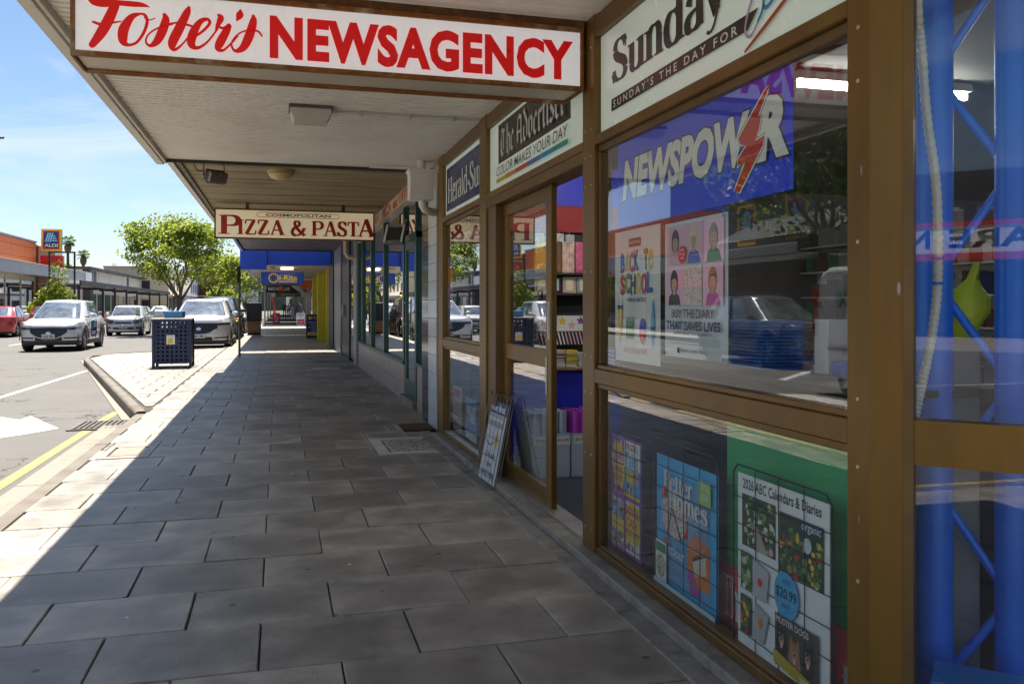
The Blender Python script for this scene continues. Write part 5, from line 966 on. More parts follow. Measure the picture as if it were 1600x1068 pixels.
# fittings
t = thing('floodlight', 'small black finned floodlight under the pizza shop awning', 'floodlight', (-.68,9.95,2.955), .55); M_GREYF = mat('fin_grey', (.3,.27,.22), .5, .5); FB = mat('flood_black', (.075,.065,.052), .5, .4, var=.3)
MB().obox((0,0,-.20), (.10,0,0), (0,.04,.03), (0,-.03,.05)).build('body', FB, t)
for k in range(9): MB().obox((-.095+k*.0238,-.062,-.215), (.004,0,0), (0,.03,.02), (0,-.03,.05)).build('fin', M_GREYF, t)
MB().tube([(-.12,.02,-.2),(-.12,.02,-.05),(.12,.02,-.05),(.12,.02,-.2)], .008, 6).box(-.04,-.01,-.05,.04,.05,0).build('bracket', FB, t); MB().tube([(-.13,.0,-.15),(-.2,0,-.16),(-.24,0,-.1),(-.24,.02,0)], .007, 6).build('cable', FB, t, smooth=True)
t = thing('dome_light', 'yellowed dome light under the pizza shop awning', 'light', (.03,10.6,2.956)); MB().lathe((0,0,0), [(.16,0),(.16,-.03),(.145,-.035),(.15,-.05),(.12,-.09),(.06,-.115),(.0001,-.12)], 24).build('dome', mat('dome_yellow', (.55,.42,.2), .4, var=.1), t, smooth=True)
t = thing('wall_floodlight', 'tilted silver framed floodlight above the pizza shop door', 'floodlight', (1.62,11.3,2.4)); fl = Pl((1.36,11.42,2.17),(.86,-.5,0),(.22,.36,.9)); mb = MB()
q = [fl(a,b,c) for c in (0,-.07) for a, b in ((0,0),(.27,0),(.27,.27),(0,.27))]; mb.add(q, [(0,1,2,3),(7,6,5,4),(0,4,5,1),(1,5,6,2),(2,6,7,3),(3,7,4,0)]); mb.wb('housing', M_ALU, t)
mb = MB(); mb.add([fl(a,b,.004) for a, b in ((.035,.035),(.235,.035),(.235,.235),(.035,.235))], [(0,1,2,3)]); mb.wb('lens', mat('lens_glass', (.12,.12,.12), .08, .7), t)
for a in (0,.245): 
    mb = MB(); mb.add([fl(p,q_,c) for c in (0,.02) for p, q_ in ((a,0),(a+.025,0),(a+.025,.27),(a,.27))], [(4,5,6,7),(0,3,2,1),(0,1,5,4),(1,2,6,5),(2,3,7,6),(3,0,4,7)]); mb.wb('rim', M_WP, t)
MB().tube([fl(.135,.15,-.07),(1.69,11.55,2.5)], .02, 8).wb('arm', M_ALU, t)
# small pipes on the pizza pier
t = thing('drain_pipe', 'cream bent drain pipe at the far end of the pizza shop fascia', 'pipe', (1.62,19.2,2.0)); MB().tube([(1.45,19.25,2.95),(1.45,19.25,2.5),(1.5,19.25,2.42),(1.62,19.25,2.40),(1.75,19.25,2.40)], .05, 12).wb('pipe', M_CREAM, t, smooth=True)
# ================================================================ grey door bay and purple awning
gb = thing('grey_shop', 'grey shop front with dark purple awning beyond the pizza shop', 'shop', (2.4,23,0)); M_PURP = mat('purple_soffit', (.05,.045,.075), .5, var=.1); M_GREY = mat('grey_metal', (.28,.28,.29), .4, .5, var=.15, scale=2); M_NAVYW = mat('navy_wall', (.012,.013,.03), .4, var=.2)
def gbox(x0,y0,z0,x1,y1,z1,n,m): return MB().cbox(x0,y0,z0,x1,y1,z1,.004).wb(n, m, gb)
gbox(1.66,18.97,0,1.76,19.75,3.0,'frame',M_GREY); d2 = gbox(1.74,19.8,.03,1.79,21.5,2.3,'door',mat('slate_door', (.12,.15,.19), .35, .3)); MB().box(1.733,20.0,.6,1.739,21.3,2.1).wb('pane', glass('dim_glass', tint=(.4,.45,.5), boost=2), d2, fix=True); MB().cbox(1.66,20.05,1.0,1.735,20.2,1.3,.005).wb('letter_box', M_GREY, d2)
gbox(1.74,19.75,2.3,1.79,21.5,3.0,'transom_panel',M_NAVYW); gbox(1.70,21.5,0,1.8,23.9,3.0,'dark_bay',M_NAVYW); gbox(1.66,23.9,0,1.8,26.7,3.0,'metal_panel',M_GREY); gbox(1.62,26.7,0,1.8,28.4,3.0,'pillar',M_NAVYW); gbox(1.60,28.4,0,1.70,28.6,3.0,'pillar_trim',M_GREY)
MB().cbox(1.62,22.6,1.05,1.72,22.9,1.35,.006).wb('meter_box', M_GREY, gb); MB().box(1.8,19.05,0,6,28.6,3.0).wb('core', M_NAVYW, gb); MB().box(1.66,19.1,3.0,2.0,28.6,6.4).wb('upper_wall', mat('grey_upper', (.3,.3,.32), .85), gb)
MB().box(-1.0,19.12,3.0,1.66,26.25,3.05).wb('soffit', M_PURP, gb); gbox(-1.06,19.12,2.92,-.99,26.25,3.2,'awning_fascia',mat('blue_fascia', (.012,.06,.42), .4, var=.1)); MB().box(-1.0,26.2,2.96,1.62,26.28,3.06).wb('end_trim', M_PURP, gb)
t = thing('awning_vent', 'square dark speaker box under the purple awning', 'vent', (-.62,21.2,3.0)); MB().cbox(-.14,-.14,-.10,.14,.14,0,.006).build('box', FB, t); MB().box(-.11,-.142,-.09,.11,-.1401,-.01).build('grille', mat('grille_grey', (.08,.08,.08), .6), t)
t = thing('batten_light', 'white batten light under the purple awning', 'light', (.45,21.2,3.0)); MB().cbox(-.2,-.08,-.07,.2,.08,0,.008).build('case', M_WP, t); MB().cbox(-.18,-.06,-.085,.18,.06,-.071,.004).build('diffuser', M_WPL, t)
# ================================================================ yellow columned shop
M_YEL = mat('yellow_paint', (.62,.50,.02), .4, var=.07, scale=2); M_BB = mat('birite_blue', (.012,.07,.52), .4, var=.08, scale=2)
bi = thing('appliance_shop', 'appliance shop with yellow columns and blue awning beams', 'shop', (2.4,34,0))
def bbox_(x0,y0,z0,x1,y1,z1,n,m): return MB().cbox(x0,y0,z0,x1,y1,z1,.006).wb(n, m, bi)
bbox_(-1.14,27.35,2.45,-.345,27.6,3.10,'corner_beam',M_BB); bbox_(-.345,27.42,2.60,1.60,27.6,3.03,'front_beam',M_BB); bbox_(-1.14,27.6,2.62,-1.0,41,3.0,'side_beam',M_BB)
MB().box(-1.0,27.6,2.615,1.9,41,2.66).wb('soffit', mat('warm_soffit', (.5,.46,.38), .6, var=.06), bi); MB().box(-1.14,27.45,3.1,1.9,41,3.14).wb('awning_roof', M_FASC, bi); MB().box(1.66,28.7,2.66,2.0,41,6.2).wb('upper_wall', mat('bi_upper', (.42,.4,.38), .85), bi)
bbox_(1.53,28.62,0,1.62,28.80,2.61,'yellow_strip',M_YEL); bbox_(1.45,33.3,0,1.95,33.9,2.61,'yellow_column',M_YEL); bbox_(1.42,37.5,0,1.85,38.0,2.61,'yellow_column',M_YEL); bbox_(.95,39.6,2.1,1.8,39.75,2.5,'orange_band',mat('orange_band', (.7,.16,.02), .5)); bbox_(1.35,44,0,1.6,44.3,2.6,'white_column',M_WP)
for k in range(5): MB().box(1.95,28.9+k*2.4,.5,1.96,31.1+k*2.4,2.4).wb('window_pane', M_GLASS2, bi, fix=True)
MB().box(1.93,28.7,0,2.1,41,.5).wb('stall_riser', M_YEL, bi); MB().box(3.5,28.7,0,3.6,41,2.6).wb('inner_wall', M_NAVYW, bi)
sb_ = thing('hanging_sign', 'blue sign with yellow appliance shop lettering hung under the blue beams', 'sign', (.15,30.5,2.09)); MB().cbox(-.58,30.45,2.09,.862,30.6,2.50,.005).wb('board', M_BB, sb_); YI = INK('signyellow', (.8,.6,.02)); pr = Print(frontal(30.45,-.58,2.09), .002)
pr.ell(.42,.2,.175,.17,YI); pr.ell(.42,.2,.135,.13,BLUEI); pr.text('B', .42, .11, .18, NAVY, bold=.05, align='C', outline=YI, ow=.02); pr.text('i-Rite', .62, .13, .17, YI, w=.58, bold=.03); pr.rect(.60,.05,1.2,.1,YI); pr.text('HOME APPLIANCES', .66,.06,.03,NAVY,w=.5); pr.wb('lettering', sb_)
for (x, y, l) in ((-.25,28.9,'cream dome light behind the blue beam'),(.28,29.6,'lit white panel light behind the blue beam')):
    t = thing('soffit_light', l, 'light', (x,y,2.615)); (MB().lathe((0,0,0), [(.17,0),(.17,-.03),(.12,-.07),(.0001,-.085)], 16) if x < 0 else MB().cbox(-.2,-.25,-.06,.2,.25,0,.008)).build('case', MATS['dome_yellow'] if x < 0 else mat('lit_panel', (.8,.75,.6), .5, emit=(1,.85,.55,2.2), var=0), t, smooth=(x < 0))
# further awnings and shops down the row
def far_shop(label, y0, y1, wall, awn, z=2.75, xl=-1.0, xw=1.7):
    t = thing('row_shop', label, 'shop', (2.4,(y0+y1)/2,0)); MB().box(xw,y0,0,5,y1,6).wb('wall', wall, t); MB().box(xl,y0+.15,z,xw,y1-.6,z+.06).wb('soffit', MATS['warm_soffit'], t); MB().cbox(xl-.06,y0+.15,z-.05,xl,y1-.6,z+.28,.006).wb('awning_fascia', awn, t); MB().box(xl,y0+.1,z-.05,xw,y0+.15,z+.28).wb('awning_end', awn, t)
    n = max(2, int((y1-y0)/2.4)); w = (y1-y0-.4)/n
    for k in range(n):
        f = MB().box(xw-.03,y0+.2+k*w,.45,xw,y0+.2+(k+1)*w-.25,2.4).wb('window', M_GREY, t); MB().box(xw-.04,y0+.28+k*w,.52,xw-.035,y0+.2+(k+1)*w-.33,2.33).wb('pane', M_GLASS2, f, fix=True)
    for xx in (xl+.12,): MB().lathe((xx,y0+1.0,0), [(.05,0),(.05,z)], 10).wb('awning_post', M_GREY, t, smooth=True)
    return t
far_shop('bedding shop with dark awning beyond the yellow columns', 41.2,54,M_NAVYW,mat('dark_navy', (.02,.02,.035), .5),2.7)
far_shop('lounge shop with brown brick pillars far down the row', 58.5,74,mat('brown_brick', (.16,.06,.04), .8, var=.2),MATS['dark_navy'],2.75)
far_shop('pale shop far down the right hand row', 76,98,mat('pale_wall', (.5,.48,.44), .8),M_CREAM,2.8); far_shop('last white shop at the far end of the right hand row', 100,140,M_WP,MATS['grey_metal'],2.8)
sb2 = thing('hanging_sign', 'black bedding shop sign with orange letter hung down the row', 'sign', (.4,43,1.98)); MB().cbox(-.57,42.95,1.97,1.345,43.1,2.325,.005).wb('board', INK('signblack', (.012,.012,.02)), sb2); pr = Print(frontal(42.95,-.57,1.97), .003); pr.text('BEDS', .1,.12,.14,WHITE,w=.48,bold=.03); pr.text('R', .62,.08,.22,ORANGE,w=.2,bold=.06); pr.text('US', .86,.12,.14,WHITE,w=.24,bold=.03); pr.poly([(1.15,.352),(1.5,.352),(1.912,.0),(1.6,.0)], PALE); pr.poly([(1.5,.352),(1.912,.352),(1.912,.1)], ORANGE); pr.wb('lettering', sb2)
sb3 = thing('hanging_sign', 'small dark lounge shop sign far down the row', 'sign', (.5,60,2.0)); MB().cbox(-.2,59.95,1.95,1.5,60.1,2.25,.005).wb('board', INK('signblack2', (.02,.018,.022)), sb3); pr = Print(frontal(59.95,-.2,1.95), .004); pr.text('LOUNGE HOUSE', .35,.1,.09,GREYI,w=.95); pr.wb('lettering', sb3)
# sandwich boards
def aframe(label, x0, x1, y, h, face, draw, rim=BLACKI):
    t = thing('sandwich_board', label, 'sandwich board', ((x0+x1)/2,y,0)); w = x1-x0
    for s in (0, 1):
        P_ = Pl((x0 if s == 0 else x1, y+(0 if s == 0 else .42), .02), (1 if s == 0 else -1,0,0), (0,(.2 if s == 0 else -.2),h)); mb = MB()
        mb.add([P_(a,b,c) for c in (0,-.02) for a, b in ((0,0),(w,0),(w,h),(0,h))], [(0,1,2,3),(7,6,5,4),(0,4,5,1),(1,5,6,2),(2,6,7,3),(3,7,4,0)]); mb.wb('board', rim, t)
        pr = Print(P_, .003, .002); pr.rect(.04,.09,w-.04,h-.04,face)
        if s == 0: draw(pr, w, h)
        pr.wb('poster', t)
    for xx in (x0+.04, x1-.04): MB().tube([(xx,y,.0),(xx,y+.03,.12)], .012, 6).wb('foot', FB, t)
    return t
def d1(pr, w, h):
    pr.rect(.05,h-.24,w-.05,h-.06,NAVY); pr.ell(.14,h-.15,.06,.07,YI); pr.text('i-Rite', .2,h-.19,.09,YI,w=w-.28,bold=.02)
    for k, s_ in enumerate(('RETRAVISION','FRIDGES','TVS - APPLIANCES','WASHERS','TV CABINETS')): pr.text(s_, w/2,h-.36-k*.1,.045,WHITE,align='C',w=(w-.14)*(.95,.5,.95,.5,.7)[k])
    pr.rect(.05,.1,w-.05,.22,YI); pr.text('NOW OPEN', w/2,.125,.07,NAVY,align='C',w=w-.2,bold=.02)
aframe('blue and yellow sandwich board standing by the yellow columns', 1.10,1.66,35.5,.98,INK('boardblue', (.015,.03,.18)),d1)
aframe('crimson sandwich board with a white round badge far along the path', -.40,.10,64,.82,INK('crimson', (.42,.02,.06)),lambda p,w,h: (p.ell(w/2,h*.5,.13,.13,WHITE), p.ell(w/2,h*.5,.09,.09,INK('crimson',(.42,.02,.06))), p.rect(w*.25,.14,w*.75,.2,WHITE)), INK('crimson2',(.3,.02,.05)))
aframe('white and red sandwich board by the far brown pillars', 1.15,1.72,58,.86,WHITE,lambda p,w,h: (p.rect(.05,.1,w-.05,h*.5,REDI), p.text('SALE', w/2,.2,.12,WHITE,align='C',w=w*.6,bold=.02), p.ell(w/2,h*.72,.05,.05,REDI), p.rect(.08,h*.82,w-.08,h*.92,GREYI)), WHITE)
# feather flag
t = thing('feather_flag', 'tall red feather flag by the far kerb', 'flag', (-.3,58,0)); MB().tube([(-.24,58,0),(-.34,58,1.4),(-.46,58,2.1),(-.5,58,2.2)], .015, 6).wb('pole', FB, t); mb = MB(); n = 12; rows = []
for k in range(n+1):
    f = k/n; z = .35+1.8*f; xl = -.26-.24*f**1.6; w = .22*math.sin(math.pi*min(1,.25+.75*(1-f)))**.7*(1-f*.75); rows.append([(xl,58+.03*math.sin(k),z),(xl+w*.5,58+.05*math.sin(k+1),z-.01),(xl+w,58+.03*math.sin(k+2),z-.03)])
mb.grid(rows); mb.wb('banner', mat('flag_red', (.5,.04,.07), .6, var=.1), t)
# kerbside pole with a small sign seen edge on
t = thing('sign_pole', 'slim grey sign pole standing at the kerb edge', 'pole', (-.98,23.2,0)); MB().lathe((0,0,0), [(.03,0),(.03,2.36),(.0001,2.37)], 12).build('pole', mat('pole_grey', (.09,.1,.1), .45, .5), t, smooth=True); MB().cbox(-.055,-.19,1.93,-.035,.19,2.34,.004).build('sign_plate', mat('pole_dark', (.02,.022,.022), .5), t); MB().box(-.04,-.02,2.0,-.025,.02,2.03).box(-.04,-.02,2.25,-.025,.02,2.28).build('clamp', M_ALU, t)
# planter box at the kerb
t = thing('planter_box', 'dark planter box on a timber base at the kerb', 'planter', (-1.1,40.8,0)); MB().cbox(-1.40,40.5,.62,-.74,41.3,1.47,.01).wb('box', mat('planter_dark', (.03,.03,.035), .5, var=.15), t); MB().cbox(-1.38,40.52,.08,-.78,41.28,.62,.006).wb('base', mat('planter_wood', (.3,.18,.09), .7, var=.3, stretch=(1,1,9)), t); MB().box(-1.36,40.6,0,-.8,41.2,.08).wb('foot', FB, t)
# ================================================================ supermarket across the street
M_ORG = mat('orange_panel', (.72,.17,.04), .55, var=.05, scale=.8); M_DGREY = mat('charcoal_panel', (.09,.09,.1), .5, var=.12, scale=.8); M_LGREY = mat('grey_panel', (.34,.36,.40), .5, var=.06, scale=.6); M_FRAMEW = mat('pale_frame', (.5,.48,.43), .5); M_TIMB = mat('timber_clad', (.25,.09,.03), .6, var=.25, scale=3, stretch=(1,5,.4)); M_GL3 = glass('store_glass', tint=(.5,.55,.56), boost=2.6, dust=.04)
al = thing('supermarket', 'supermarket with orange upper panels and grey canopy across the street', 'supermarket', (-20,56,0))
AX = -18.2
def abox(x0,y0,z0,x1,y1,z1,n,m,par=None,b=.01): return MB().cbox(x0,y0,z0,x1,y1,z1,b).wb(n, m, par or al)
MB().box(-34,30,0,-20.5,82,4.2).wb('core', mat('store_core', (.2,.19,.18), .8), al)
uw = abox(-33,44,4.15,AX-.04,73.5,6.28,'upper_wall',M_DGREY)
k = 0; y = 44.0
while y < 73:
    for z0, z1 in ((4.3,4.95),(4.95,5.75),(5.75,6.2)): abox(AX-.035,y+.012,z0+.01,AX,min(y+3.3,73.5)-.012,z1-.01,'panel',M_ORG,uw)
    y += 3.3
abox(-33,43.9,6.24,AX+.06,73.6,6.36,'parapet_cap',M_LGREY)
# charcoal tower with signs
tw = abox(-33,28,0,AX+.2,43.5,8.4,'tower',M_DGREY)
for y in (28.1,32,36,39.8):
    for z in (3.9,5.4,6.9): abox(AX+.2,y+.02,z+.015,AX+.225,y+3.6,z+1.47,'panel',M_DGREY,tw)
# street canopy with grey fascia panels
cn = abox(-20.5,44.2,3.62,-16.6,82.3,3.72,'canopy',M_FRAMEW); y = 44.2
while y < 82:
    abox(-16.6,y+.012,3.52,-16.5,min(y+2.35,82.3)-.012,4.26,'fascia_panel',M_LGREY,cn); y += 2.35
abox(-16.75,44.2,4.262,-16.42,82.35,4.33,'canopy_cap',M_FRAMEW,cn); abox(-16.7,82.3,3.52,-16.45,82.4,4.26,'canopy_end',M_LGREY,cn)
cn2 = abox(-20.5,28,3.3,-15.6,43.6,3.36,'entry_canopy',M_FRAMEW); abox(-15.7,28,3.1,-15.6,43.6,3.75,'entry_fascia',M_FRAMEW,cn2)
mb = MB(); mb.add([(-15.8,26,4.1),(-15.8,34.5,4.1),(-20.3,34.5,6.3),(-20.3,26,6.3)], [(0,1,2,3)]); ribs_ = MB()
for kk in range(28): ribs_.obox((-18.05,26.15+kk*.3,5.23), (2.25,0,-1.1), (0,.03,0), (.01,0,.02))
o = mb.wb('porch_roof', mat('zinc_roof', (.42,.43,.44), .4, .4, var=.1), al); ribs_.wb('roof_rib', MATS['zinc_roof'], o)
# glass shopfront
y = 44.3
while y < 74.5:
    w = abox(-18.6,y,.05,-18.5,y+.16,3.62,'mullion',M_FRAMEW); MB().box(-18.56,y+.16,.35,-18.55,y+3.6,3.25).wb('window_pane', M_GL3, al, fix=True); abox(-18.6,y+.16,3.25,-18.5,y+3.6,3.62,'window_head',M_FRAMEW); abox(-18.6,y+.16,.05,-18.5,y+3.6,.35,'window_sill',M_FRAMEW); y += 3.76
for kk in range(7): MB().box(-19.9,45+kk*4.1,.3,-19.3,47.6+kk*4.1,1.6).wb('display', (BLUEI,GREYI,CREAM,GREENI,GREYI,WHITE,BLUEI)[kk], al)
tc_ = abox(-18.9,74.6,.05,-18.3,82.2,6.1,'timber_wall',M_TIMB)
abox(-19.6,73.6,4.35,-18.5,75.2,6.2,'timber_fin',M_TIMB)
abox(-18.05,74.05,4.2,-16.45,74.6,5.30,'red_box',mat('aldi_red', (.62,.008,.012), .4)); abox(-17.0,74.02,5.31,-16.53,74.4,5.62,'white_box',M_WP)
pr = Print(frontal(74.05,-18.05,4.2), .004); pr.text('sales', .55,.02,.34,WHITE,w=.7,bold=.02); pr.wb('red_box_lettering', al)
# store sign
def aldi_sign(label, pl, s, th=.35):
    t = thing('store_sign', label, 'sign', tuple(pl(s/2,0))); mb = MB(); h = s*1.19
    mb.add([pl(a,b,c) for c in (0,-th) for a, b in ((0,0),(s,0),(s,h),(0,h))], [(0,1,2,3),(7,6,5,4),(0,4,5,1),(1,5,6,2),(2,6,7,3),(3,7,4,0)]); mb.wb('box', mat('sign_grey', (.2,.22,.25), .5), t)
    pr = Print(pl, .004); k = s/1.45; pr.rect(0,0,s,h,YEL); pr.rect(.10*k,.10*k,s-.1*k,h-.1*k,ORANGE); pr.rect(.16*k,.16*k,s-.16*k,h-.16*k,REDI); pr.rect(.21*k,.21*k,s-.21*k,h-.21*k,INK('aldinavy', (.015,.03,.14)))
    LB_ = INK('aldilight', (.25,.6,.8))
    for i in range(3): x = (.28+i*.16)*k; pr.poly([(x,.70*k),(x+.10*k,.70*k),(x+.30*k,1.42*k),(x+.2*k,1.42*k)], LB_)
    for i in range(3): y = (.76+i*.18)*k; pr.poly([((.76+i*.04)*k,y),((1.2-i*.07)*k,y),((1.16-i*.07)*k,y+.09*k),((.79+i*.04)*k,y+.09*k)], LB_)
    pr.text('ALDI', s/2, .32*k, .25*k, WHITE, w=.92*k, align='C', bold=.03); pr.wb('face', t); return t
aldi_sign('square supermarket sign with yellow orange border above the red box', frontal(74.0,-17.98,5.66), 1.45)
fx = lambda y, z: Pl((AX+.24,y,z), (0,1,0), (0,0,1))
aldi_sign('supermarket sign on the charcoal tower nearest the sloping porch roof', fx(30.6,4.15), 1.6, .2); aldi_sign('supermarket sign on the charcoal tower nearest the orange wall', fx(34.6,4.15), 1.6, .2)
t = thing('banner_sign', 'red banner with white slogan under the entry canopy', 'sign', (-15.9,36,2.2)); MB().box(-15.98,33.6,2.2,-15.94,38.6,3.05).wb('board', MATS['aldi_red'], t); pr = Print(Pl((-15.94,33.6,2.2),(0,1,0),(0,0,1)), .003); pr.text('Good different', 1.3,.38,.3,WHITE,w=2.6); pr.rect(.25,.2,1.0,.75,NAVY); pr.wb('lettering', t)
# trellis with creeper
def leaves(mb, c, r, n, size, rng, squash=1.0, mi=(0,1)):
    """leaf faces through an ellipsoid volume, thinner towards its middle"""
    for _ in range(n):
        while True:
            p = Vector((rng.uniform(-1,1), rng.uniform(-1,1), rng.uniform(-1,1)))
            if .25 < p.length < 1: break
        q = Vector(c) + Vector((p.x*r[0], p.y*r[1], p.z*r[2])); a = Vector((rng.gauss(0,1), rng.gauss(0,1), rng.gauss(0,1))).normalized(); b = a.orthogonal().normalized(); s_ = size*rng.uniform(.6,1.3)
        d = (b*rng.uniform(.7,1)+a.cross(b)*rng.uniform(-.6,.6)).normalized(); e = a.cross(d)
        mb.add([q-d*s_, q+e*s_*.55, q+d*s_, q-e*s_*.55], [(0,1,2,3)], rng.choice(mi))
def leaf_mat(name, col, tr=(.25,.4,.05)):
    if name in MATS: return MATS[name]
    m = mat(name, col, .5, var=.25, scale=1.2); t_ = m.node_tree; p = t_.nodes['Principled BSDF']; out = t_.nodes['Material Output']; tl = t_.nodes.new('ShaderNodeBsdfTranslucent'); tl.inputs['Color'].default_value = tr+(1,); mx_ = t_.nodes.new('ShaderNodeMixShader'); mx_.inputs['Fac'].default_value = .42
    t_.links.new(p.outputs[0], mx_.inputs[1]); t_.links.new(tl.outputs[0], mx_.inputs[2]); t_.links.new(mx_.outputs[0], out.inputs['Surface']); return m
LF1 = leaf_mat('leaf_green', (.085,.15,.018), (.35,.45,.05)); LF2 = leaf_mat('leaf_bright', (.16,.22,.022), (.5,.56,.06)); LF3 = leaf_mat('leaf_dark', (.045,.085,.015), (.15,.25,.04)); M_BARK = mat('bark', (.13,.10,.08), .9, var=.3, scale=9, bump=.8, bscale=22, stretch=(1,1,.3)); M_STEELD = mat('dark_steel', (.035,.032,.038), .5, .3, var=.1)
tr = thing('trellis', 'dark steel mesh trellis frame in front of the supermarket', 'trellis', (-12.9,58,0))
for x in (-13.62,-12.21): MB().cbox(x-.05,57.95,-.02,x+.05,58.05,4.68,.006).wb('post', M_STEELD, tr)
MB().cbox(-13.67,57.94,4.60,-12.16,58.06,4.70,.006).wb('top_rail', M_STEELD, tr)
mb = MB()
for k in range(13): mb.box(-13.55+k*.11,57.995,1.0,-13.545+k*.11,58.0,4.6)
for k in range(30): mb.box(-13.57,58.0,1.0+k*.12,-12.26,58.005,1.005+k*.12)
mb.wb('wire_mesh', M_STEELD, tr)
rg = random.Random(21)
cp = thing('creeper', 'yellow green creeper climbing the trellis', 'creeper', (-13.2,57.8,0)); mb = MB(); leaves(mb,(-13.2,57.7,1.7),(1.2,.5,1.0),900,.13,rg); leaves(mb,(-13.1,57.8,3.2),(.6,.25,1.0),160,.11,rg); leaves(mb,(-14.0,57.7,1.1),(.8,.4,.7),300,.13,rg); mb.wb('foliage', [LF1,LF2], cp); MB().tube([(-13.2,57.8,-.02),(-13.1,57.8,1.2),(-13.25,57.85,2.4),(-13.0,57.85,3.8)], [.04,.03,.02,.008], 6).wb('stem', M_BARK, cp)
# dark walkway canopy with posts
wk = thing('walkway_canopy', 'dark steel walkway canopy on slim posts along the far footpath', 'canopy', (-15,100,0))
MB().box(-17.5,71,2.95,-14.6,80.5,3.05).box(-17.5,80.5,3.0,-14.8,128,3.08).wb('roof', mat('canopy_under', (.3,.29,.3), .6), wk); MB().cbox(-14.62,71,2.85,-14.5,80.6,3.30,.01).cbox(-14.82,80.6,2.95,-14.7,128,3.32,.01).wb('front_beam', M_STEELD, wk)
for y in (72,81.3,87,93.3,100,109.4,118,126.2): MB().cbox(-14.95,y-.09,0,-14.77,y+.09,2.98,.01).wb('post', M_STEELD, wk); MB().cbox(-17.4,y-.06,2.8,-14.9,y+.06,2.95,.01).wb('rafter', M_STEELD, wk)
for y in (97,111): MB().cbox(-16.2,y,2.3,-14.9,y+.08,2.62,.01).wb('hanging_sign_board', M_WP, wk)
# pale upstairs building
pb = thing('pale_building', 'white two storey building with a dark flat roof behind the walkway', 'building', (-20,105,0)); MB().box(-30,95,0,-19,131,5.1).wb('wall', mat('pale_cream', (.62,.6,.52), .8, var=.05), pb); MB().box(-30.5,94.5,5.1,-18.4,131,5.35).wb('roof', M_STEELD, pb); MB().cbox(-19.2,94.7,0,-18.5,96.2,5.3,.01).wb('corner_post', M_STEELD, pb)
for y in (101.5,108,116): MB().box(-18.995,y,3.7,-18.97,y+.12,5.1).wb('wall_batten', M_FRAMEW, pb)
for y in (99,119.5): MB().box(-18.998,y,3.9,-18.97,y+1.4,5.0).wb('window', M_STEELD, pb)
for y in (97,101,105,109,113,117,121,125): 
    f = MB().box(-18.998,y,.4,-18.95,y+3.2,2.6).wb('shop_window', M_STEELD, pb); MB().box(-18.945,y+.2,.6,-18.94,y+3.0,2.45).wb('pane', M_GL3, f, fix=True)
MB().box(-19.4,90,3.2,-18.4,95,4.7).wb('white_box', M_WP, pb)
# tiled roofs, chimney and further buildings
M_TERR = mat('terracotta', (.42,.17,.1), .8, var=.2, scale=1.2, stretch=(1,4,1)); 
def house(label, x0, x1, y0, y1, ze, zr, wall, roof):
    t = thing('house', label, 'building', ((x0+x1)/2,(y0+y1)/2,0)); MB().box(x0,y0,0,x1,y1,ze).wb('wall', wall, t); xm = (x0+x1)/2; mb = MB(); e = .4
    mb.add([(x0-e,y0-e,ze),(x1+e,y0-e,ze),(x1+e,y1+e,ze),(x0-e,y1+e,ze),(xm,y0+(x1-x0)*.4,zr),(xm,y1-(x1-x0)*.4,zr)], [(0,1,4),(1,2,5,4),(2,3,5),(3,0,4,5),(3,2,1,0)]); mb.wb('roof', roof, t)
    for k in range(max(1,int((y1-y0)/5))): f = MB().box(x1,y0+1.5+k*5,ze-2,x1+.03,y0+2.7+k*5,ze-.7).wb('window', M_STEELD, t)
    return t
hs = house('cream house with terracotta roof behind the walkway buildings', -30,-20,138,160,5.4,7.2,M_CREAM,M_TERR); MB().cbox(-24.3,140,5.6,-23.7,140.6,7.6,.02).box(-24.35,139.95,7.6,-23.65,140.65,7.8).wb('chimney', M_WP, hs)
house('second tiled house far behind the supermarket', -44,-31,118,140,5.6,7.6,M_CREAM,M_TERR)
def block(label, x0, x1, y0, y1, h, wall, rows, cols, win=M_STEELD, awning=None, face='X'):
    t = thing('street_building', label, 'building', ((x0+x1)/2,(y0+y1)/2,0)); MB().box(x0,y0,0,x1,y1,h).wb('wall', wall, t); MB().box(x0-.1,y0-.1,h,x1+.12,y1+.1,h+.25).wb('parapet', M_FRAMEW, t)
    w = (y1-y0)/cols
    for r_ in range(rows):
        for c in range(cols):
            z = 3.6+r_*2.6 if rows > 0 else 0
            f = MB().box(x1,y0+c*w+w*.25,z,x1+.04,y0+c*w+w*.7,z+1.5).wb('window', M_FRAMEW, t); MB().box(x1+.04,y0+c*w+w*.28,z+.08,x1+.05,y0+c*w+w*.67,z+1.42).wb('pane', win, f)
    for c in range(cols):
        f = MB().box(x1,y0+c*w+w*.08,.3,x1+.04,y0+c*w+w*.92,2.5).wb('shop_window', win, t)
    wf = (x1-x0); nf = max(1, int(wf/3))
    for c in range(nf):
        for z in ([3.6+r_*2.6 for r_ in range(rows)]+[.8]): MB().box(x0+c*wf/nf+.7,y0-.03,z,x0+c*wf/nf+1.8,y0,z+1.4).wb('window', win, t)
    if awning: MB().cbox(x1,y0,2.8,x1+2.4,y1,3.05,.02).wb('awning', awning, t)
    return t
block('cream building with small windows behind the first street tree', -24,-15.4,132,150,6.8,M_CREAM,1,4,awning=M_WP); block('white building with blue shopfront far along the left side', -22,-14.2,151,166,5.8,M_WP,1,4,mat('blue_win', (.06,.16,.35), .3),M_DGREY)
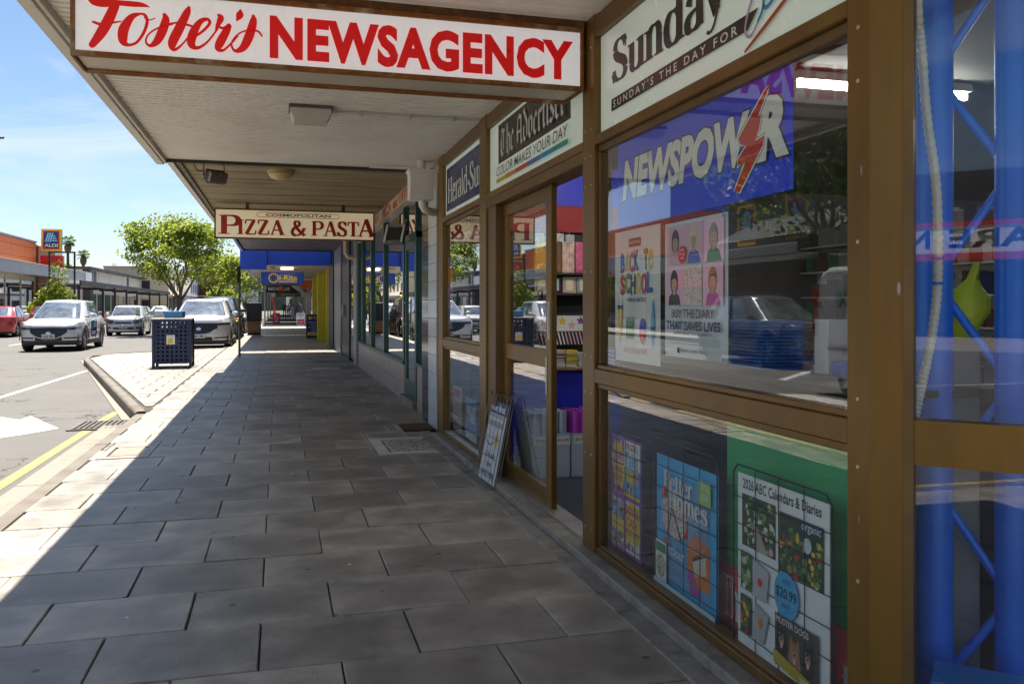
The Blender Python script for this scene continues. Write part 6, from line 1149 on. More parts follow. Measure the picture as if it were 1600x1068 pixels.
bk = block('brick hotel with verandah at the far left of the street', -17,-9.9,168,190,7.6,mat('red_brick', (.33,.13,.08), .85, var=.2, scale=3),1,4); MB().box(-18,164.4,3.4,-9.6,168,3.6).wb('verandah_floor', M_STEELD, bk); MB().box(-18,164.2,6.3,-9.6,168,6.5).wb('verandah_roof', MATS['zinc_roof'], bk)
for x in (-17.5,-15.5,-13.6,-11.7,-9.8): MB().box(x-.08,164.3,0,x+.08,164.46,6.3).wb('verandah_post', M_STEELD, bk)
for k in range(28): MB().box(-17.8+k*.29,164.3,3.6,-17.76+k*.29,164.34,4.5).wb('baluster', M_STEELD, bk)
block('distant grey block closing the street', -9.4,-4.5,225,240,5.2,M_LGREY,0,3); block('distant tan building at the end of the road', -26,-10,245,262,8,mat('tan', (.42,.33,.24), .85),1,4); block('distant white shop at the end of the right row', 1.7,9,150,200,6,M_WP,1,6)
t = thing('traffic_light', 'traffic light with amber lamp far along the left side', 'traffic light', (-13.3,120,0)); MB().lathe((0,0,0), [(.06,0),(.06,3.4)], 8).build('pole', M_STEELD, t); MB().cbox(-.18,-.12,2.3,.18,.12,3.3,.02).build('housing', FB, t); MB().lathe((0,-.125,2.8), [(.0001,-.02),(.10,0),(.11,.01)], 12, axis='Y').build('lamp', mat('amber_lamp', (.9,.35,.02), .4, emit=(1,.4,.03,3), var=0), t)
tag(MB().box(-70,262,0,90,300,9).build('distant_town', mat('far_green', (.10,.13,.08), .9, var=.4, scale=.15)), 'hazy far rise beyond the street end', None, None, 'structure')
# ================================================================ corner across the side street (seen in the splayed window)
cs = thing('corner_shop', 'dark corner shop with red edged white sign across the intersection behind the camera', 'shop', (-30,-27,0)); cdir = Vector((.75,-.66,0)).normalized(); cn_ = Vector((.66,.75,0)).normalized(); cc = Vector((-27.5,-24.5,0))
def cbx(s0,s1,t0,t1,z0,z1,n,m): return MB().obox(cc+cdir*(s0+s1)/2+cn_*(t0+t1)/2+Vector((0,0,(z0+z1)/2)), cdir*(s1-s0)/2, cn_*(t1-t0)/2, (0,0,(z1-z0)/2)).wb(n, m, cs)
cbx(-14,14,-8,0,0,7.2,'wall',M_DGREY); cbx(-14,14,0,2.4,3.35,3.6,'awning',M_STEELD); cbx(-14,14,2.4,2.55,3.2,3.5,'red_edge',REDI); cbx(-14,14,2.4,2.55,4.6,4.8,'red_edge',REDI); cbx(-14,14,2.4,2.5,3.5,4.6,'sign_band',M_WP)
for k in range(8): cbx(-13.5+k*3.4,-10.5+k*3.4,0,.03,.5,2.9,'shop_window',BLACKI)
pr = Print(Pl(cc+cn_*2.5+cdir*6+Vector((0,0,3.62)), -cdir, (0,0,1)), .004); pr.text('ARE', 3.2,.12,.7,BLACKI,w=3.0,bold=.03); pr.text('NA', 7.0,.12,.7,BLUEI,w=1.6,bold=.03); pr.wb('sign_lettering', cs)
t = thing('traffic_signal', 'grey signal pole with red lamp across the intersection behind the camera', 'traffic light', (-14.5,-15.5,0)); MB().lathe((0,0,ZR), [(.11,0),(.08,9.6)], 12).build('pole', M_GREY, t, smooth=True); MB().obox((.1,.1,4.3), (.22,-.2,0), (.12,.13,0), (0,0,.55)).build('housing', FB, t); MB().lathe((.26,.27,4.65), [(.0001,-.08),(.1,0),(.1,.02)], 12, axis='Y').build('lamp', mat('red_lamp', (.8,.03,.02), .4, emit=(1,.03,.02,3), var=0), t)
# ================================================================ vehicles
M_CGLASS = mat('car_glass', (.30,.34,.37), .05, .75, var=.5, scale=3.5, coat=1.0); M_TYRE = mat('tyre', (.014,.014,.015), .8, var=.2, scale=9); M_RIM = mat('alloy_rim', (.42,.43,.44), .3, .9, var=.1); M_TRIM = mat('black_trim', (.016,.016,.018), .5, var=.1); M_LAMP = mat('headlamp', (.11,.12,.135), .06, .4, var=0, coat=1); M_CHROME = mat('chrome', (.6,.61,.62), .12, 1.0, var=0); M_PLATE = mat('plate_white', (.7,.7,.66), .5, var=0); M_TAIL = mat('tail_red', (.4,.01,.012), .15, var=0, coat=1); M_AMBER = mat('indicator_amber', (.9,.3,.02), .3, var=0, emit=(1,.35,.02,1.5))
def lerp(tab, x):
    if x <= tab[0][0]: return tab[0][1]
    for (a, b), (c, d) in zip(tab[:-1], tab[1:]):
        if x <= c: return b+(d-b)*(x-a)/(c-a)
    return tab[-1][1]
FX_ = (0,.18,.36,.54,.70,.82,.91,.97)
def half_outline(hw, yf, yr, st, cf=.32, cr=.22, taper=.05):
    """front centre -> side -> rear centre on the +x side"""
    out = [(hw*(1-taper)*f, yf+.06*f*f+cf*f**7) for f in FX_]
    for y in st:
        t = (y-yf)/(yr-yf); ed = 1-taper*max(0,(.25-t)/.25)**2-taper*.7*max(0,(t-.78)/.22)**2; out.append((hw*ed, y))
    out += [(hw*(1-taper*.7)*f, yr-.05*f*f-cr*f**7) for f in reversed(FX_)]
    return out
def ring(half, zf): return [(x, y, zf(x, y)) for x, y in half] + [(-x, y, zf(x, y)) for x, y in reversed(half[1:-1])]
def car(label, cat, loc, paint, L=4.55, W=1.84, H=1.68, wr=.36, axf=1.42, axr=1.30, clear=.22, nose=.84, cowl=1.05, belt=1.08, yc=.86, rf=.42, rr_=1.55, tail=2.05, roofw=.66, group=None, clad=False, rz=0, style='suv', face=None, plate='', name='parked_car', rails=True):
    t = thing(name, label, cat, (loc[0], loc[1], loc[2] if len(loc) > 2 else ZR), rz, group); hw = W/2; yf, yr = -L/2, L/2; ra = wr*1.17
    def arc(a): return [a-ra*1.001, a-ra*.97, a-ra*.85, a-ra*.6, a-ra*.3, a, a+ra*.3, a+ra*.6, a+ra*.85, a+ra*.97, a+ra*1.001]
    st = arc(-axf) + [(-axf+axr)/2-.5, (-axf+axr)/2, (-axf+axr)/2+.5] + arc(axr)
    hood = [(yf, nose), (yf+.35, nose+.09), (-L/2+yc+.35, cowl), (.4, belt), (yr-.3, belt+.03), (yr, belt-.02)]
    def arch(y):
        z = clear
        for a in (-axf, axr):
            if abs(y-a) < ra: z = max(z, wr+math.sqrt(max(0, ra*ra-(y-a)**2)))
        return z
    def lev(zz, low=False):
        def f(x, y):
            b = lerp(hood, y); side = x > hw*.90
            base = arch(y) if side and yf+.3 < y < yr-.2 else clear+(.05 if y < -axf or y > axr else 0)
            if low: return base
            return max(min(zz, b-.05*(1-zz)), base+.015*zz)
        return f
    levels = [(0, .955, 0.03), (.40, .985, -.01), (.55, 1.0, -.02), (.70, 1.0, .0), (.84, .99, .03), (.95, .965, .07)]
    rings = []
    for i, (z, wk_, dy) in enumerate(levels): rings.append(ring(half_outline(hw*wk_, yf+.02+dy, yr-.02-abs(dy)*.6, st), lev(z, i == 0)))
    top_half = half_outline(hw*.90, yf+.13, yr-.10, st); rings.append(ring(top_half, lambda x, y: lerp(hood, y)))
    mb = MB(); mb.grid(rings, closed=True)
    rows = []
    for (x, y) in top_half: rows.append([(x*c, y, lerp(hood, y)+.05*(1-c*c)*max(0, min(1, (y-yf-.15)/.4))*max(0, min(1, (yr-.12-y)/.3))) for c in (1,.8,.5,.2,-.2,-.5,-.8,-1)])
    mb.grid(rows); body = mb.build('body', paint, t, smooth=35, fix=True)
    # underside and wheel wells
    MB().box(-hw*.9, yf+.25, clear-.02, hw*.9, yr-.25, clear+.35).build('underbody', M_TRIM, t)
    # cabin
    y0, y1 = yf+yc, yf+yc; cst = [-.1, .15, .42, .45, .75, 1.05, 1.25]
    ca, cb = yf+yc, min(tail, yr-.12); ra_, rb_ = yf+yc+.62+rf, rr_
    span = lambda a, b: [a+(b-a)*k for k in (.16,.26,.38,.47,.52,.62,.72,.80,.88)]
    def cab(f):
        a = ca+(ra_-ca)*f; b = cb+(rb_-cb)*f; w_ = hw*(.885+(roofw-.885)*f**1.15)
        return half_outline(w_, a, b, span(a, b), .22, .16, .05)
    zb = lambda f: (lambda x, y: (lerp(hood, y) if f == 0 else 0) if f == 0 else belt-.03+(H-.045-belt+.03)*f)
    hs = [cab(f) for f in (0,.3,.62,.92,1.0)]
    R3 = [ring(hs[0], lambda x, y: lerp(hood, y)-.02)] + [ring(hs[i], zb(f)) for i, f in ((1,.3),(2,.62),(3,.92),(4,1.0))]
    n = len(R3[0]); nh = len(hs[0])
    nF = len(FX_); kinds = {}
    for i in range(nh-1):
        if i < nF-2: k = 'windscreen'
        elif i < nF+1: k = 'pillar'
        elif i in (nF+3,): k = 'door_pillar'
        elif i == nF+6: k = 'door_pillar'
        elif i < nF+8: k = 'side_window'
        elif i < nh-nF+3: k = 'pillar'
        else: k = 'rear_window'
        kinds.setdefault((k, i), 1)
    acc = {}
    for j in range(4):
        for i in range(n):
            hi = i if i < nh-1 else (2*nh-2-i-1); k = [a for a in kinds if a[1] == hi][0][0]
            if j == 3 or (j == 2 and k == 'x'): k = 'roof'
            side = 0 if i < nh-1 else 1
            key = k if k in ('roof','windscreen','rear_window','pillar','door_pillar') else (k, side)
            m_ = acc.setdefault(key, MB()); m_.add([R3[j][i], R3[j][(i+1) % n], R3[j+1][(i+1) % n], R3[j+1][i]], [(0,1,2,3)])
    rows = [[(x*c, y, H-.045+.05*(1-c*c)*max(0, min(1, (y-hs[4][0][1])/.35))*max(0, min(1, (hs[4][-1][1]-y)/.35))) for c in (1,.7,.35,-.35,-.7,-1)] for x, y in hs[4]]
    acc['roof'].grid(rows)
    for key, m_ in acc.items():
        k = key if isinstance(key, str) else key[0]
        m_.build(k, paint if k in ('roof','pillar') else M_TRIM if k == 'door_pillar' else M_CGLASS, t, smooth=50, fix=True)
    if rails:
        for s in (-1, 1): MB().tube([(s*hw*roofw*.93, ra_+.15, H-.01), (s*hw*roofw*.95, ra_+.35, H+.035), (s*hw*roofw*.95, rb_-.4, H+.03), (s*hw*roofw*.93, rb_-.2, H-.015)], .016, 6).build('roof_rail', M_TRIM if clad else M_CHROME, t)
    # front surface helper
    def fy(x, z):
        dy = lerp([(0,.03),(.40,-.01),(.55,-.02),(.70,0),(.84,.03),(.95,.07),(1.05,.13)], z); f = min(1, abs(x)/(hw*.95)); return yf+.02+dy+.06*f*f+.32*f**7
    def patch(nm, m, x0, x1, lo, hi, off=.012, nx=7, par=None, th=True):
        mb = MB(); rows = []
        for j in range(4):
            rows.append([(x, fy(x, lo(x)+(hi(x)-lo(x))*j/3)-off, lo(x)+(hi(x)-lo(x))*j/3) for x in [x0+(x1-x0)*i/nx for i in range(nx+1)]])
        mb.grid(rows); return mb.build(nm, m, par or t, smooth='all')
    S = nose-.84
    if style == 'suv':
        hz = nose-.10
        for s in (-1, 1):
            hl = patch('headlight', M_LAMP, s*hw*.50, s*hw*.965, lambda x: hz-.075+.05*abs(x)/hw, lambda x: hz+.0+.055*abs(x)/hw)
            patch('lamp_bezel', M_TRIM, s*hw*.62, s*hw*.80, lambda x: hz-.03+.04*abs(x)/hw, lambda x: hz+.0+.04*abs(x)/hw, .018, 4, hl)
            patch('fog_slot', M_TRIM, s*hw*.48, s*hw*.92, lambda x: .42, lambda x: .455+.01*abs(x)/hw)
        g = patch('grille', M_TRIM, -hw*.58, hw*.58, lambda x: hz-.33+.2*(abs(x)/(hw*.58))**2.2, lambda x: hz+.015+.02*(1-abs(x)/hw), .015, 12)
        for k in range(4): patch('grille_bar', M_TRIM if k % 2 else mat('dark_chrome', (.05,.052,.06), .25, .6), -hw*.42, hw*.42, lambda x, k=k: hz-.24+k*.055+.10*(abs(x)/(hw*.5))**3, lambda x, k=k: hz-.215+k*.055+.10*(abs(x)/(hw*.5))**3, .022, 8, g)
        mb = MB(); mb.tube([(x, fy(x, hz-.33+.2*(abs(x)/(hw*.58))**2.2)-.02, hz-.335+.2*(abs(x)/(hw*.58))**2.2) for x in [hw*.60*k/8 for k in range(-8, 9)]], .014, 6); mb.build('grille_trim', M_CHROME, t, smooth=True)
        patch('bumper_intake', M_TRIM, -hw*.42, hw*.42, lambda x: .36, lambda x: .47); patch('bumper_lip', M_TRIM if clad else mat('grey_trim', (.12,.12,.13), .5), -hw*.95, hw*.95, lambda x: clear+.04, lambda x: .35, .010, 14)
    else:
        hz = nose-.10
        for s in (-1, 1): patch('headlight', M_LAMP, s*hw*.52, s*hw*.965, lambda x: hz-.12+.03*abs(x)/hw, lambda x: hz+.03+.06*abs(x)/hw)
        patch('grille', M_TRIM, -hw*.46, hw*.46, lambda x: hz-.10, lambda x: hz-.015); patch('bumper_intake', M_TRIM, -hw*.55, hw*.55, lambda x: .33, lambda x: .43)
        for s in (-1, 1): patch('fog_lamp', M_TRIM, s*hw*.66, s*hw*.86, lambda x: .36, lambda x: .44)
    bd = patch('badge', M_CHROME, -.075, .075, lambda x: hz-.15-.05*math.sqrt(max(0,1-(x/.075)**2)), lambda x: hz-.15+.05*math.sqrt(max(0,1-(x/.075)**2)), .032, 10)
    pz = .50 if style == 'suv' else .44
    MB().cbox(-.19, fy(0, pz)-.045, pz-.065, .19, fy(0, pz)-.03, pz+.065, .004).build('number_plate', M_PLATE, t)
    if plate: pr = Print(frontal(fy(0, pz)-.045, -.16, pz-.035), .002, .002); pr.text(plate, 0, 0, .07, NAVY, w=.32, bold=.02); pr.build('plate_lettering', t)
    # rear lamps and plate
    for s in (-1, 1): MB().cbox(s*hw*.55, yr-.10, belt-.22, s*hw*.93, yr-.015, belt-.04, .01).build('tail_light', M_TAIL, t)
    MB().cbox(-.19, yr-.015, .62, .19, yr+.005, .74, .003).build('number_plate', M_PLATE, t)
    # mirrors, handles, arch cladding, sills
    for s in (-1, 1):
        m_ = MB(); rows = [[(s*(hw*.93+.03+(.19)*f), ca+.52+.05*math.sin(a)*k_-.02*f, belt+.07+.075*math.cos(a)*k_) for a in [2*math.pi*i/10 for i in range(10)]] for f, k_ in ((0,.35),(.15,.85),(.6,1.0),(.95,.75),(1,.05))]
        m_.grid(rows, closed=True); m_.build('mirror', paint if style == 'suv' else paint, t, smooth='all', fix=True); MB().cbox(s*hw*.86, ca+.49, belt-.0, s*(hw*.93+.06), ca+.55, belt+.04, .006).build('mirror_stalk', M_TRIM, t)
        for y in (ca+1.45, ca+2.3):
            if y < axr+.2: MB().cbox(s*(hw*.985), y, belt-.14, s*(hw*.985+.025), y+.17, belt-.11, .006).build('door_handle', paint, t)
        if clad:
            MB().cbox(s*hw*.94, -axf+ra, clear-.02, s*hw*1.0, axr-ra, clear+.12, .008).build('sill_cladding', M_TRIM if clad != 'light' else MATS.get('grey_trim', M_TRIM), t)
            for a in (-axf, axr):
                m_ = MB(); rows = []
                for k in range(13):
                    an = math.pi*(k/12); c_, s_ = math.cos(an), math.sin(an); rows.append([(s*hw*(1.0+.004*b), a+c_*r_, max(clear, wr+s_*r_)) for r_, b in ((ra*.97,0),(ra*1.0,4),(ra*1.14,3),(ra*1.16,-2))])
                m_.grid(rows); m_.build('arch_cladding', M_TRIM, t, smooth='all')
    # door lines
    for s in (-1, 1):
        for y in (ca+.55, ca+1.58, ca+2.45):
            if -axf+ra < y < axr+.3: MB().box(s*hw*.988, y-.004, clear+.16, s*(hw*1.003), y+.004, belt-.06).build('door_gap', M_TRIM, t)
    # wheels
    for s in (-1, 1):
        for a in (-axf, axr):
            x = s*(hw-.13); ty = MB().lathe((0,0,0), [(wr*.62,-.10),(wr*.93,-.11),(wr,-.08),(wr,.08),(wr*.93,.11),(wr*.62,.10)], 28, axis='X').build('wheel', M_TYRE, t, smooth=True, loc=(x,a,wr))
            o_ = s*.085; MB().lathe((0,0,0), [(wr*.60,o_-.02*s),(wr*.66,o_+.012*s),(wr*.62,o_+.016*s),(wr*.58,o_)] , 28, axis='X').build('rim', M_RIM, ty, smooth=True)
            mb = MB()
            for k in range(5):
                an = 2*math.pi*k/5
                for d_ in (-.14,.14): mb.tube([(o_+.01*s,.05*math.cos(an),.05*math.sin(an)),(o_+.005*s,wr*.61*math.cos(an+d_),wr*.61*math.sin(an+d_))], [.024,.018], 5)
            mb.lathe((o_,0,0), [(.06,0),(.05,.02*s),(.0001,.022*s)], 12, axis='X'); mb.build('spokes', M_RIM, ty); MB().lathe((o_*.2,0,0), [(.0001,0),(wr*.6,0)], 20, axis='X').build('brake_disc', M_TRIM, ty)
    return t, fy
P_SIL = mat('paint_silver', (.60,.61,.63), .36, .2, var=.02, coat=1); P_WHT = mat('paint_white', (.66,.67,.67), .3, .0, var=.02, coat=1); P_BLK = mat('paint_black', (.015,.015,.017), .2, .1, var=.02, coat=1); P_RED = mat('paint_red', (.42,.01,.02), .25, .1, var=.02, coat=1); P_NAVY = mat('paint_navy', (.012,.025,.09), .25, .2, var=.02, coat=1); P_GRY = mat('paint_grey', (.17,.175,.185), .28, .55, var=.02, coat=1)
t, fy = car('silver grey crossover with dark grille and door lettering driving towards the kerb extension', 'car', (-7.06,32.2), P_SIL, clad=True, plate='S1ZK 4BU', rails=False, name='crossover_car')
pr = Print(Pl((.905,-.62,.42),(0,1,0),(0,0,1)), .003, .012); pr.rect(0,0,.95,.55,NAVY); pr.rect(.45,.33,.75,.50,INK('tealink',(.1,.45,.42))); pr.text('smart', .1,.1,.14,WHITE,w=.6,bold=.02); pr.build('door_lettering', t)
car('small pale silver hatchback following behind the crossover', 'car', (-7.28,46.6), mat('paint_pale', (.58,.60,.62), .3, .2, var=.02, coat=1), L=3.72, W=1.69, H=1.50, wr=.31, axf=1.22, axr=1.15, clear=.18, nose=.80, cowl=.98, belt=.98, yc=.70, rf=.0, rr_=1.45, tail=1.70, roofw=.74, style='hatch', plate='S47 BRX', rails=False, name='hatchback_car')
t, fy = car('large silver four wheel drive parked at the kerb beyond the litter bin', 'car', (-2.46,31.25), P_SIL, L=4.95, W=1.96, H=1.72, wr=.39, axf=1.52, axr=1.38, clear=.24, nose=.98, cowl=1.14, belt=1.14, yc=1.10, rr_=1.85, tail=2.3, clad=True, plate='S88 CMA', name='parked_car')
t, fy = car('black four wheel drive with bull bar parked behind the silver one', 'car', (-2.42,37.9), P_BLK, L=4.9, W=1.92, H=1.86, wr=.41, axf=1.5, axr=1.4, clear=.3, nose=1.08, cowl=1.2, belt=1.2, yc=1.0, rr_=1.9, tail=2.3, clad=True, name='parked_car')
mb = MB(); mb.tube([(-.9,-2.5,.6),(-.9,-2.62,.9),(-.5,-2.66,1.15),(.5,-2.66,1.15),(.9,-2.62,.9),(.9,-2.5,.6)], .035, 8); mb.tube([(-.45,-2.62,.55),(-.45,-2.66,1.15)], .03, 8); mb.tube([(.45,-2.62,.55),(.45,-2.66,1.15)], .03, 8); mb.cbox(-.95,-2.62,.45,.95,-2.42,.66,.02); mb.build('bull_bar', P_BLK, t, smooth=True); MB().cbox(.74,-2.46,.86,.9,-2.36,.98,.01).build('indicator', M_AMBER, t)
car('white wagon parked further along behind the black four wheel drive', 'car', (-2.4,45.0), P_WHT, H=1.62, name='parked_car'); car('white hatchback waiting far along the near lane', 'car', (-5.9,60), P_WHT, L=4.1, H=1.52, W=1.75, style='hatch', nose=.8, cowl=.98, belt=1.0, yc=.8, rr_=1.5, tail=1.9, wr=.32, rails=False, name='hatchback_car')
car('dark blue sedan parked on the far side beyond the walkway posts', 'car', (-12.1,84), P_NAVY, H=1.48, L=4.5, W=1.78, style='hatch', nose=.8, cowl=.96, belt=.98, yc=1.1, rr_=1.1, tail=1.9, wr=.32, rails=False, rz=math.pi, name='parked_car'); car('white sedan parked on the far side by the pale building', 'car', (-12.1,97), P_WHT, H=1.48, L=4.5, W=1.78, style='hatch', nose=.8, cowl=.96, belt=.98, yc=1.1, rr_=1.1, tail=1.9, wr=.32, rails=False, rz=math.pi, name='parked_car')
car('glossy red sedan parked across the street outside the supermarket', 'car', (-12.75,46.2), P_RED, H=1.46, L=4.5, W=1.78, style='hatch', nose=.78, cowl=.95, belt=.96, yc=1.1, rr_=1.0, tail=1.9, wr=.33, rails=False, rz=math.pi, name='parked_car')
car('dark red hatchback parked across the street before the glass shopfront', 'car', (-12.6,54.0), mat('paint_maroon', (.16,.012,.02), .25, .1, var=.02, coat=1), H=1.46, L=4.1, W=1.74, style='hatch', nose=.78, cowl=.95, belt=.96, yc=.85, rr_=1.4, tail=1.85, wr=.32, rails=False, rz=math.pi, name='parked_car')
car('grey crossover in the lane beside the van, mirrored in the large window', 'car', (-8.85,19.1), P_GRY, L=4.7, W=1.9, H=1.74, wr=.39, axf=1.45, axr=1.36, nose=.95, cowl=1.12, belt=1.12, yc=1.05, rr_=1.75, tail=2.15, clad=True, plate='S21 DQN', name='crossover_car')
# white van
vn = thing('white_van', 'white panel van in the near lane, mirrored in the large window', 'van', (-6.42,9.9,ZR)); hw = .98; mb = MB()
prof = [(-2.5,.35),(-2.5,.85),(-2.2,1.1),(-1.55,1.18),(-.95,1.85),(-.7,2.0),(-.2,2.08),(2.2,2.08),(2.42,1.98),(2.48,1.2),(2.5,.45),(2.5,.30)]
rows = []
for f, s in ((-1,1.0),(-.985,1.0),(-.93,1.01),(-.5,1.02),(0,1.025),(.5,1.02),(.93,1.01),(.985,1.0),(1,1.0)):
    rows.append([(hw*f*(1 if z < 1.25 else 1-.10*(z-1.25)/.85), y*(1 if abs(f) < .98 else .985), z if z < 1.5 else z*s-(.04 if abs(f) > .98 else 0)) for y, z in prof])
mb.grid(rows); mb.add(rows[0], [tuple(range(len(prof)))]); mb.add(rows[-1], [tuple(reversed(range(len(prof))))]); mb.build('body', P_WHT, vn, smooth=40, fix=True)
for s in (-1, 1):
    MB().cbox(s*.90,-1.35,1.22,s*.965,-.35,1.72,.02).build('side_window', M_CGLASS, vn); MB().cbox(s*.975,.6,.75,s*.985,2.1,.80,.003).build('rub_strip', M_TRIM, vn); MB().cbox(s*.93,2.38,.95,s*.985,2.49,1.75,.01).build('tail_light', M_TAIL, vn); MB().cbox(s*.955,.5,1.16,s*.962,1.9,1.74,.004).build('side_panel', mat('van_panel', (.52,.53,.54), .35, coat=.6), vn)
    for a in (-1.55,1.5):
        MB().lathe((0,0,0), [(.2,-.1),(.33,-.11),(.35,-.07),(.35,.07),(.33,.11),(.2,.1)], 24, axis='X').build('wheel', M_TYRE, vn, smooth=True, loc=(s*.86,a,.35)); MB().lathe((0,0,0), [(.0001,.1*s),(.19,.09*s),(.21,.11*s)], 20, axis='X').build('hub', M_RIM, vn, loc=(s*.86,a,.35)); MB().lathe((0,0,0), [(.0001,.128*s),(.41,.128*s)], 20, axis='X').build('wheel_arch', M_TRIM, vn, loc=(s*.855,a,.37)) if 0 else None
MB().cbox(-.8,-2.1,1.12,.8,-1.3,1.16,.01).build('bonnet_seal', M_TRIM, vn); mb = MB(); mb.add([(-.86,-1.54,1.22),(.86,-1.54,1.22),(.80,-.97,1.86),(-.80,-.97,1.86)], [(0,1,2,3)]); mb.v = [(x, y-.012, z+.012) for x, y, z in mb.v]; mb.build('windscreen', M_CGLASS, vn); MB().cbox(-.97,2.45,.3,.97,2.56,.55,.02).build('rear_bumper', M_TRIM, vn); MB().cbox(-.97,-2.56,.3,.97,-2.44,.6,.02).build('front_bumper', M_TRIM, vn)
pr = Print(Pl((.972,2.3,0),(0,-1,0),(0,0,1)) if 0 else Pl((.963,.7,1.2),(0,1,0),(0,0,1)), .003, .004); pr.text('X', .9,.25,.2,BLACKI); pr.text('au.com', .55,.05,.08,GREYI); pr.text('type', .75,-.45,.16,GREYI); pr.build('lettering', vn)
# ================================================================ litter bin, trees, palms, people
bn = thing('litter_bin', 'dark blue perforated steel litter bin on the kerb extension', 'litter bin', (-2.20,19.75,0)); M_BIN = mat('bin_navy', (.018,.03,.085), .42, .25, var=.12, scale=3); M_BINT = mat('bin_top', (.42,.38,.34), .4, .5, var=.15)
bw, bd, bh = .37, .30, 1.06
def perforated(nm, P_, w, h, cols, rows, hole, skip, z0=.10):
    """sheet with square holes cut as real openings"""
    mb = MB(); xs = [0]; gx = (w-cols*hole)/(cols+1); gy = (h-rows*hole)/(rows+1)
    for c in range(cols): xs += [gx*(c+1)+hole*c, gx*(c+1)+hole*(c+1)]
    xs.append(w); ys = [0]
    for r_ in range(rows): ys += [gy*(r_+1)+hole*r_, gy*(r_+1)+hole*(r_+1)]
    ys.append(h)
    for i in range(len(xs)-1):
        for j in range(len(ys)-1):
            if i % 2 == 1 and j % 2 == 1 and (i//2, j//2) not in skip: continue
            mb.add([P_(xs[i],ys[j]),P_(xs[i+1],ys[j]),P_(xs[i+1],ys[j+1]),P_(xs[i],ys[j+1])], [(0,1,2,3)])
    o = mb.build(nm, M_BIN, bn, fix=True); md = o.modifiers.new('thick', 'SOLIDIFY'); md.thickness = .006; md.offset = 0; return o
perforated('front_panel', Pl((-bw+.03,-bd,.10),(1,0,0),(0,0,1)), 2*bw-.06, bh-.14, 7, 10, .045, {(2,4),(3,4),(4,4),(2,5),(3,5),(4,5)})
perforated('back_panel', Pl((bw-.03,bd,.10),(-1,0,0),(0,0,1)), 2*bw-.06, bh-.14, 7, 10, .045, set())
perforated('side_panel', Pl((bw,-bd+.03,.10),(0,1,0),(0,0,1)), 2*bd-.06, bh-.14, 6, 10, .042, set()); perforated('side_panel', Pl((-bw,bd-.03,.10),(0,-1,0),(0,0,1)), 2*bd-.06, bh-.14, 6, 10, .042, set())
for x in (-bw,bw):
    for y in (-bd,bd): MB().cbox(x-.028,y-.028,0,x+.028,y+.028,bh-.03,.005).build('corner_post', M_BIN, bn)
MB().cbox(-bw-.04,-bd-.04,bh-.03,bw+.04,bd+.04,bh,.006).build('lid', M_BINT, bn); MB().box(-bw+.06,-bd+.07,.08,bw-.06,bd-.07,.82).build('liner', mat('liner_dark', (.006,.006,.008), .8), bn)
MB().cbox(-.17,-.2,bh+.002,.2,.2,bh+.15,.006).build('hood', mat('hood_blue', (.06,.24,.5), .5), bn); MB().box(.2005,-.18,bh+.01,.22,.18,bh+.145).build('hood_end', M_TRIM, bn)
pr = Print(Pl((-.11,-bd-.004,.50),(1,0,0),(0,0,1)), .001, .003); pr.rect(0,0,.17,.2,WHITE); pr.rect(.03,.015,.125,.13,YEL); pr.text('The City', .02,.16,.022,NAVY,w=.12); pr.build('sticker', bn)
MB().cbox(-.5,-.55,-.01,.5,.42,.003,.001).build('base_slab', M_STEEL, bn)
def tree(label, base, h, fork, crown, r, n, size, seed, mats, trunk_r=.16, name='street_tree', spread=1.0):
    q = random.Random(seed); t = thing(name, label, 'tree', base, 0); mb = MB(); tips = []
    cz = crown[2]
    mb.tube([(0,0,-.05),(.02,.01,fork*.4),(.0,.03,fork)], [trunk_r*1.25,trunk_r,trunk_r*.85], 10)
    def limb(p, d, l, rad, dep):
        p = Vector(p); pts = [p]; rs = [rad]; dd = Vector(d).normalized()
        for k in range(3):
            dd = (dd+Vector((q.uniform(-.22,.22),q.uniform(-.22,.22),q.uniform(-.02,.2)))).normalized(); p = p+dd*l/3; pts.append(p); rs.append(rad*(1-.2*(k+1)))
        mb.tube(pts, rs, 6 if dep < 2 else 5, cap=False); tips.append(p)
        if dep < 3:
            for _ in range(3 if dep < 2 else 2):
                e = (dd+Vector((q.uniform(-.9,.9),q.uniform(-.9,.9),q.uniform(-.25,.6)))).normalized(); limb(p, e, l*.68, rad*.42, dep+1)
    for k in range(5):
        a = 2*math.pi*k/5+q.uniform(-.3,.3); limb((0,.02,fork*(.86+.14*q.random())), (math.cos(a)*.75*spread,math.sin(a)*.75*spread,1.0), (h-fork)*.42, trunk_r*.55, 0)
    mb.build('trunk', M_BARK, t, smooth=True)
    lb = MB(); c = Vector(crown); clumps = []
    for p in tips:
        if q.random() < .85: clumps.append(p)
    for _ in range(18):
        while True:
            v = Vector((q.uniform(-1,1),q.uniform(-1,1),q.uniform(-1,1)))
            if .35 < v.length < 1: break
        clumps.append(c+Vector((v.x*r[0]*.88,v.y*r[1]*.88,v.z*r[2]*.85)))
    inside = [p for p in clumps if ((p.x-c.x)/r[0])**2+((p.y-c.y)/r[1])**2+((p.z-c.z)/r[2])**2 < 1.15]
    per = max(20, n//max(1,len(inside)))
    for p in inside:
        s_ = q.uniform(.12,.36)*min(r); pm_ = q.randrange(len(mats)); leaves(lb, p, (s_*1.3,s_*1.3,s_*.75), int(per*q.uniform(.5,1.5)), size, q, mi=tuple(range(len(mats)))+(pm_,)*5)
    # loose leaves at the outline
    for _ in range(n//7):
        v = Vector((q.gauss(0,1),q.gauss(0,1),q.gauss(0,1))).normalized(); k = q.uniform(.85,1.06); leaves(lb, c+Vector((v.x*r[0]*k,v.y*r[1]*k,v.z*r[2]*k)), (.12,.12,.12), 1, size, q, mi=tuple(range(len(mats))))
    lb.build('crown', mats, t); return t
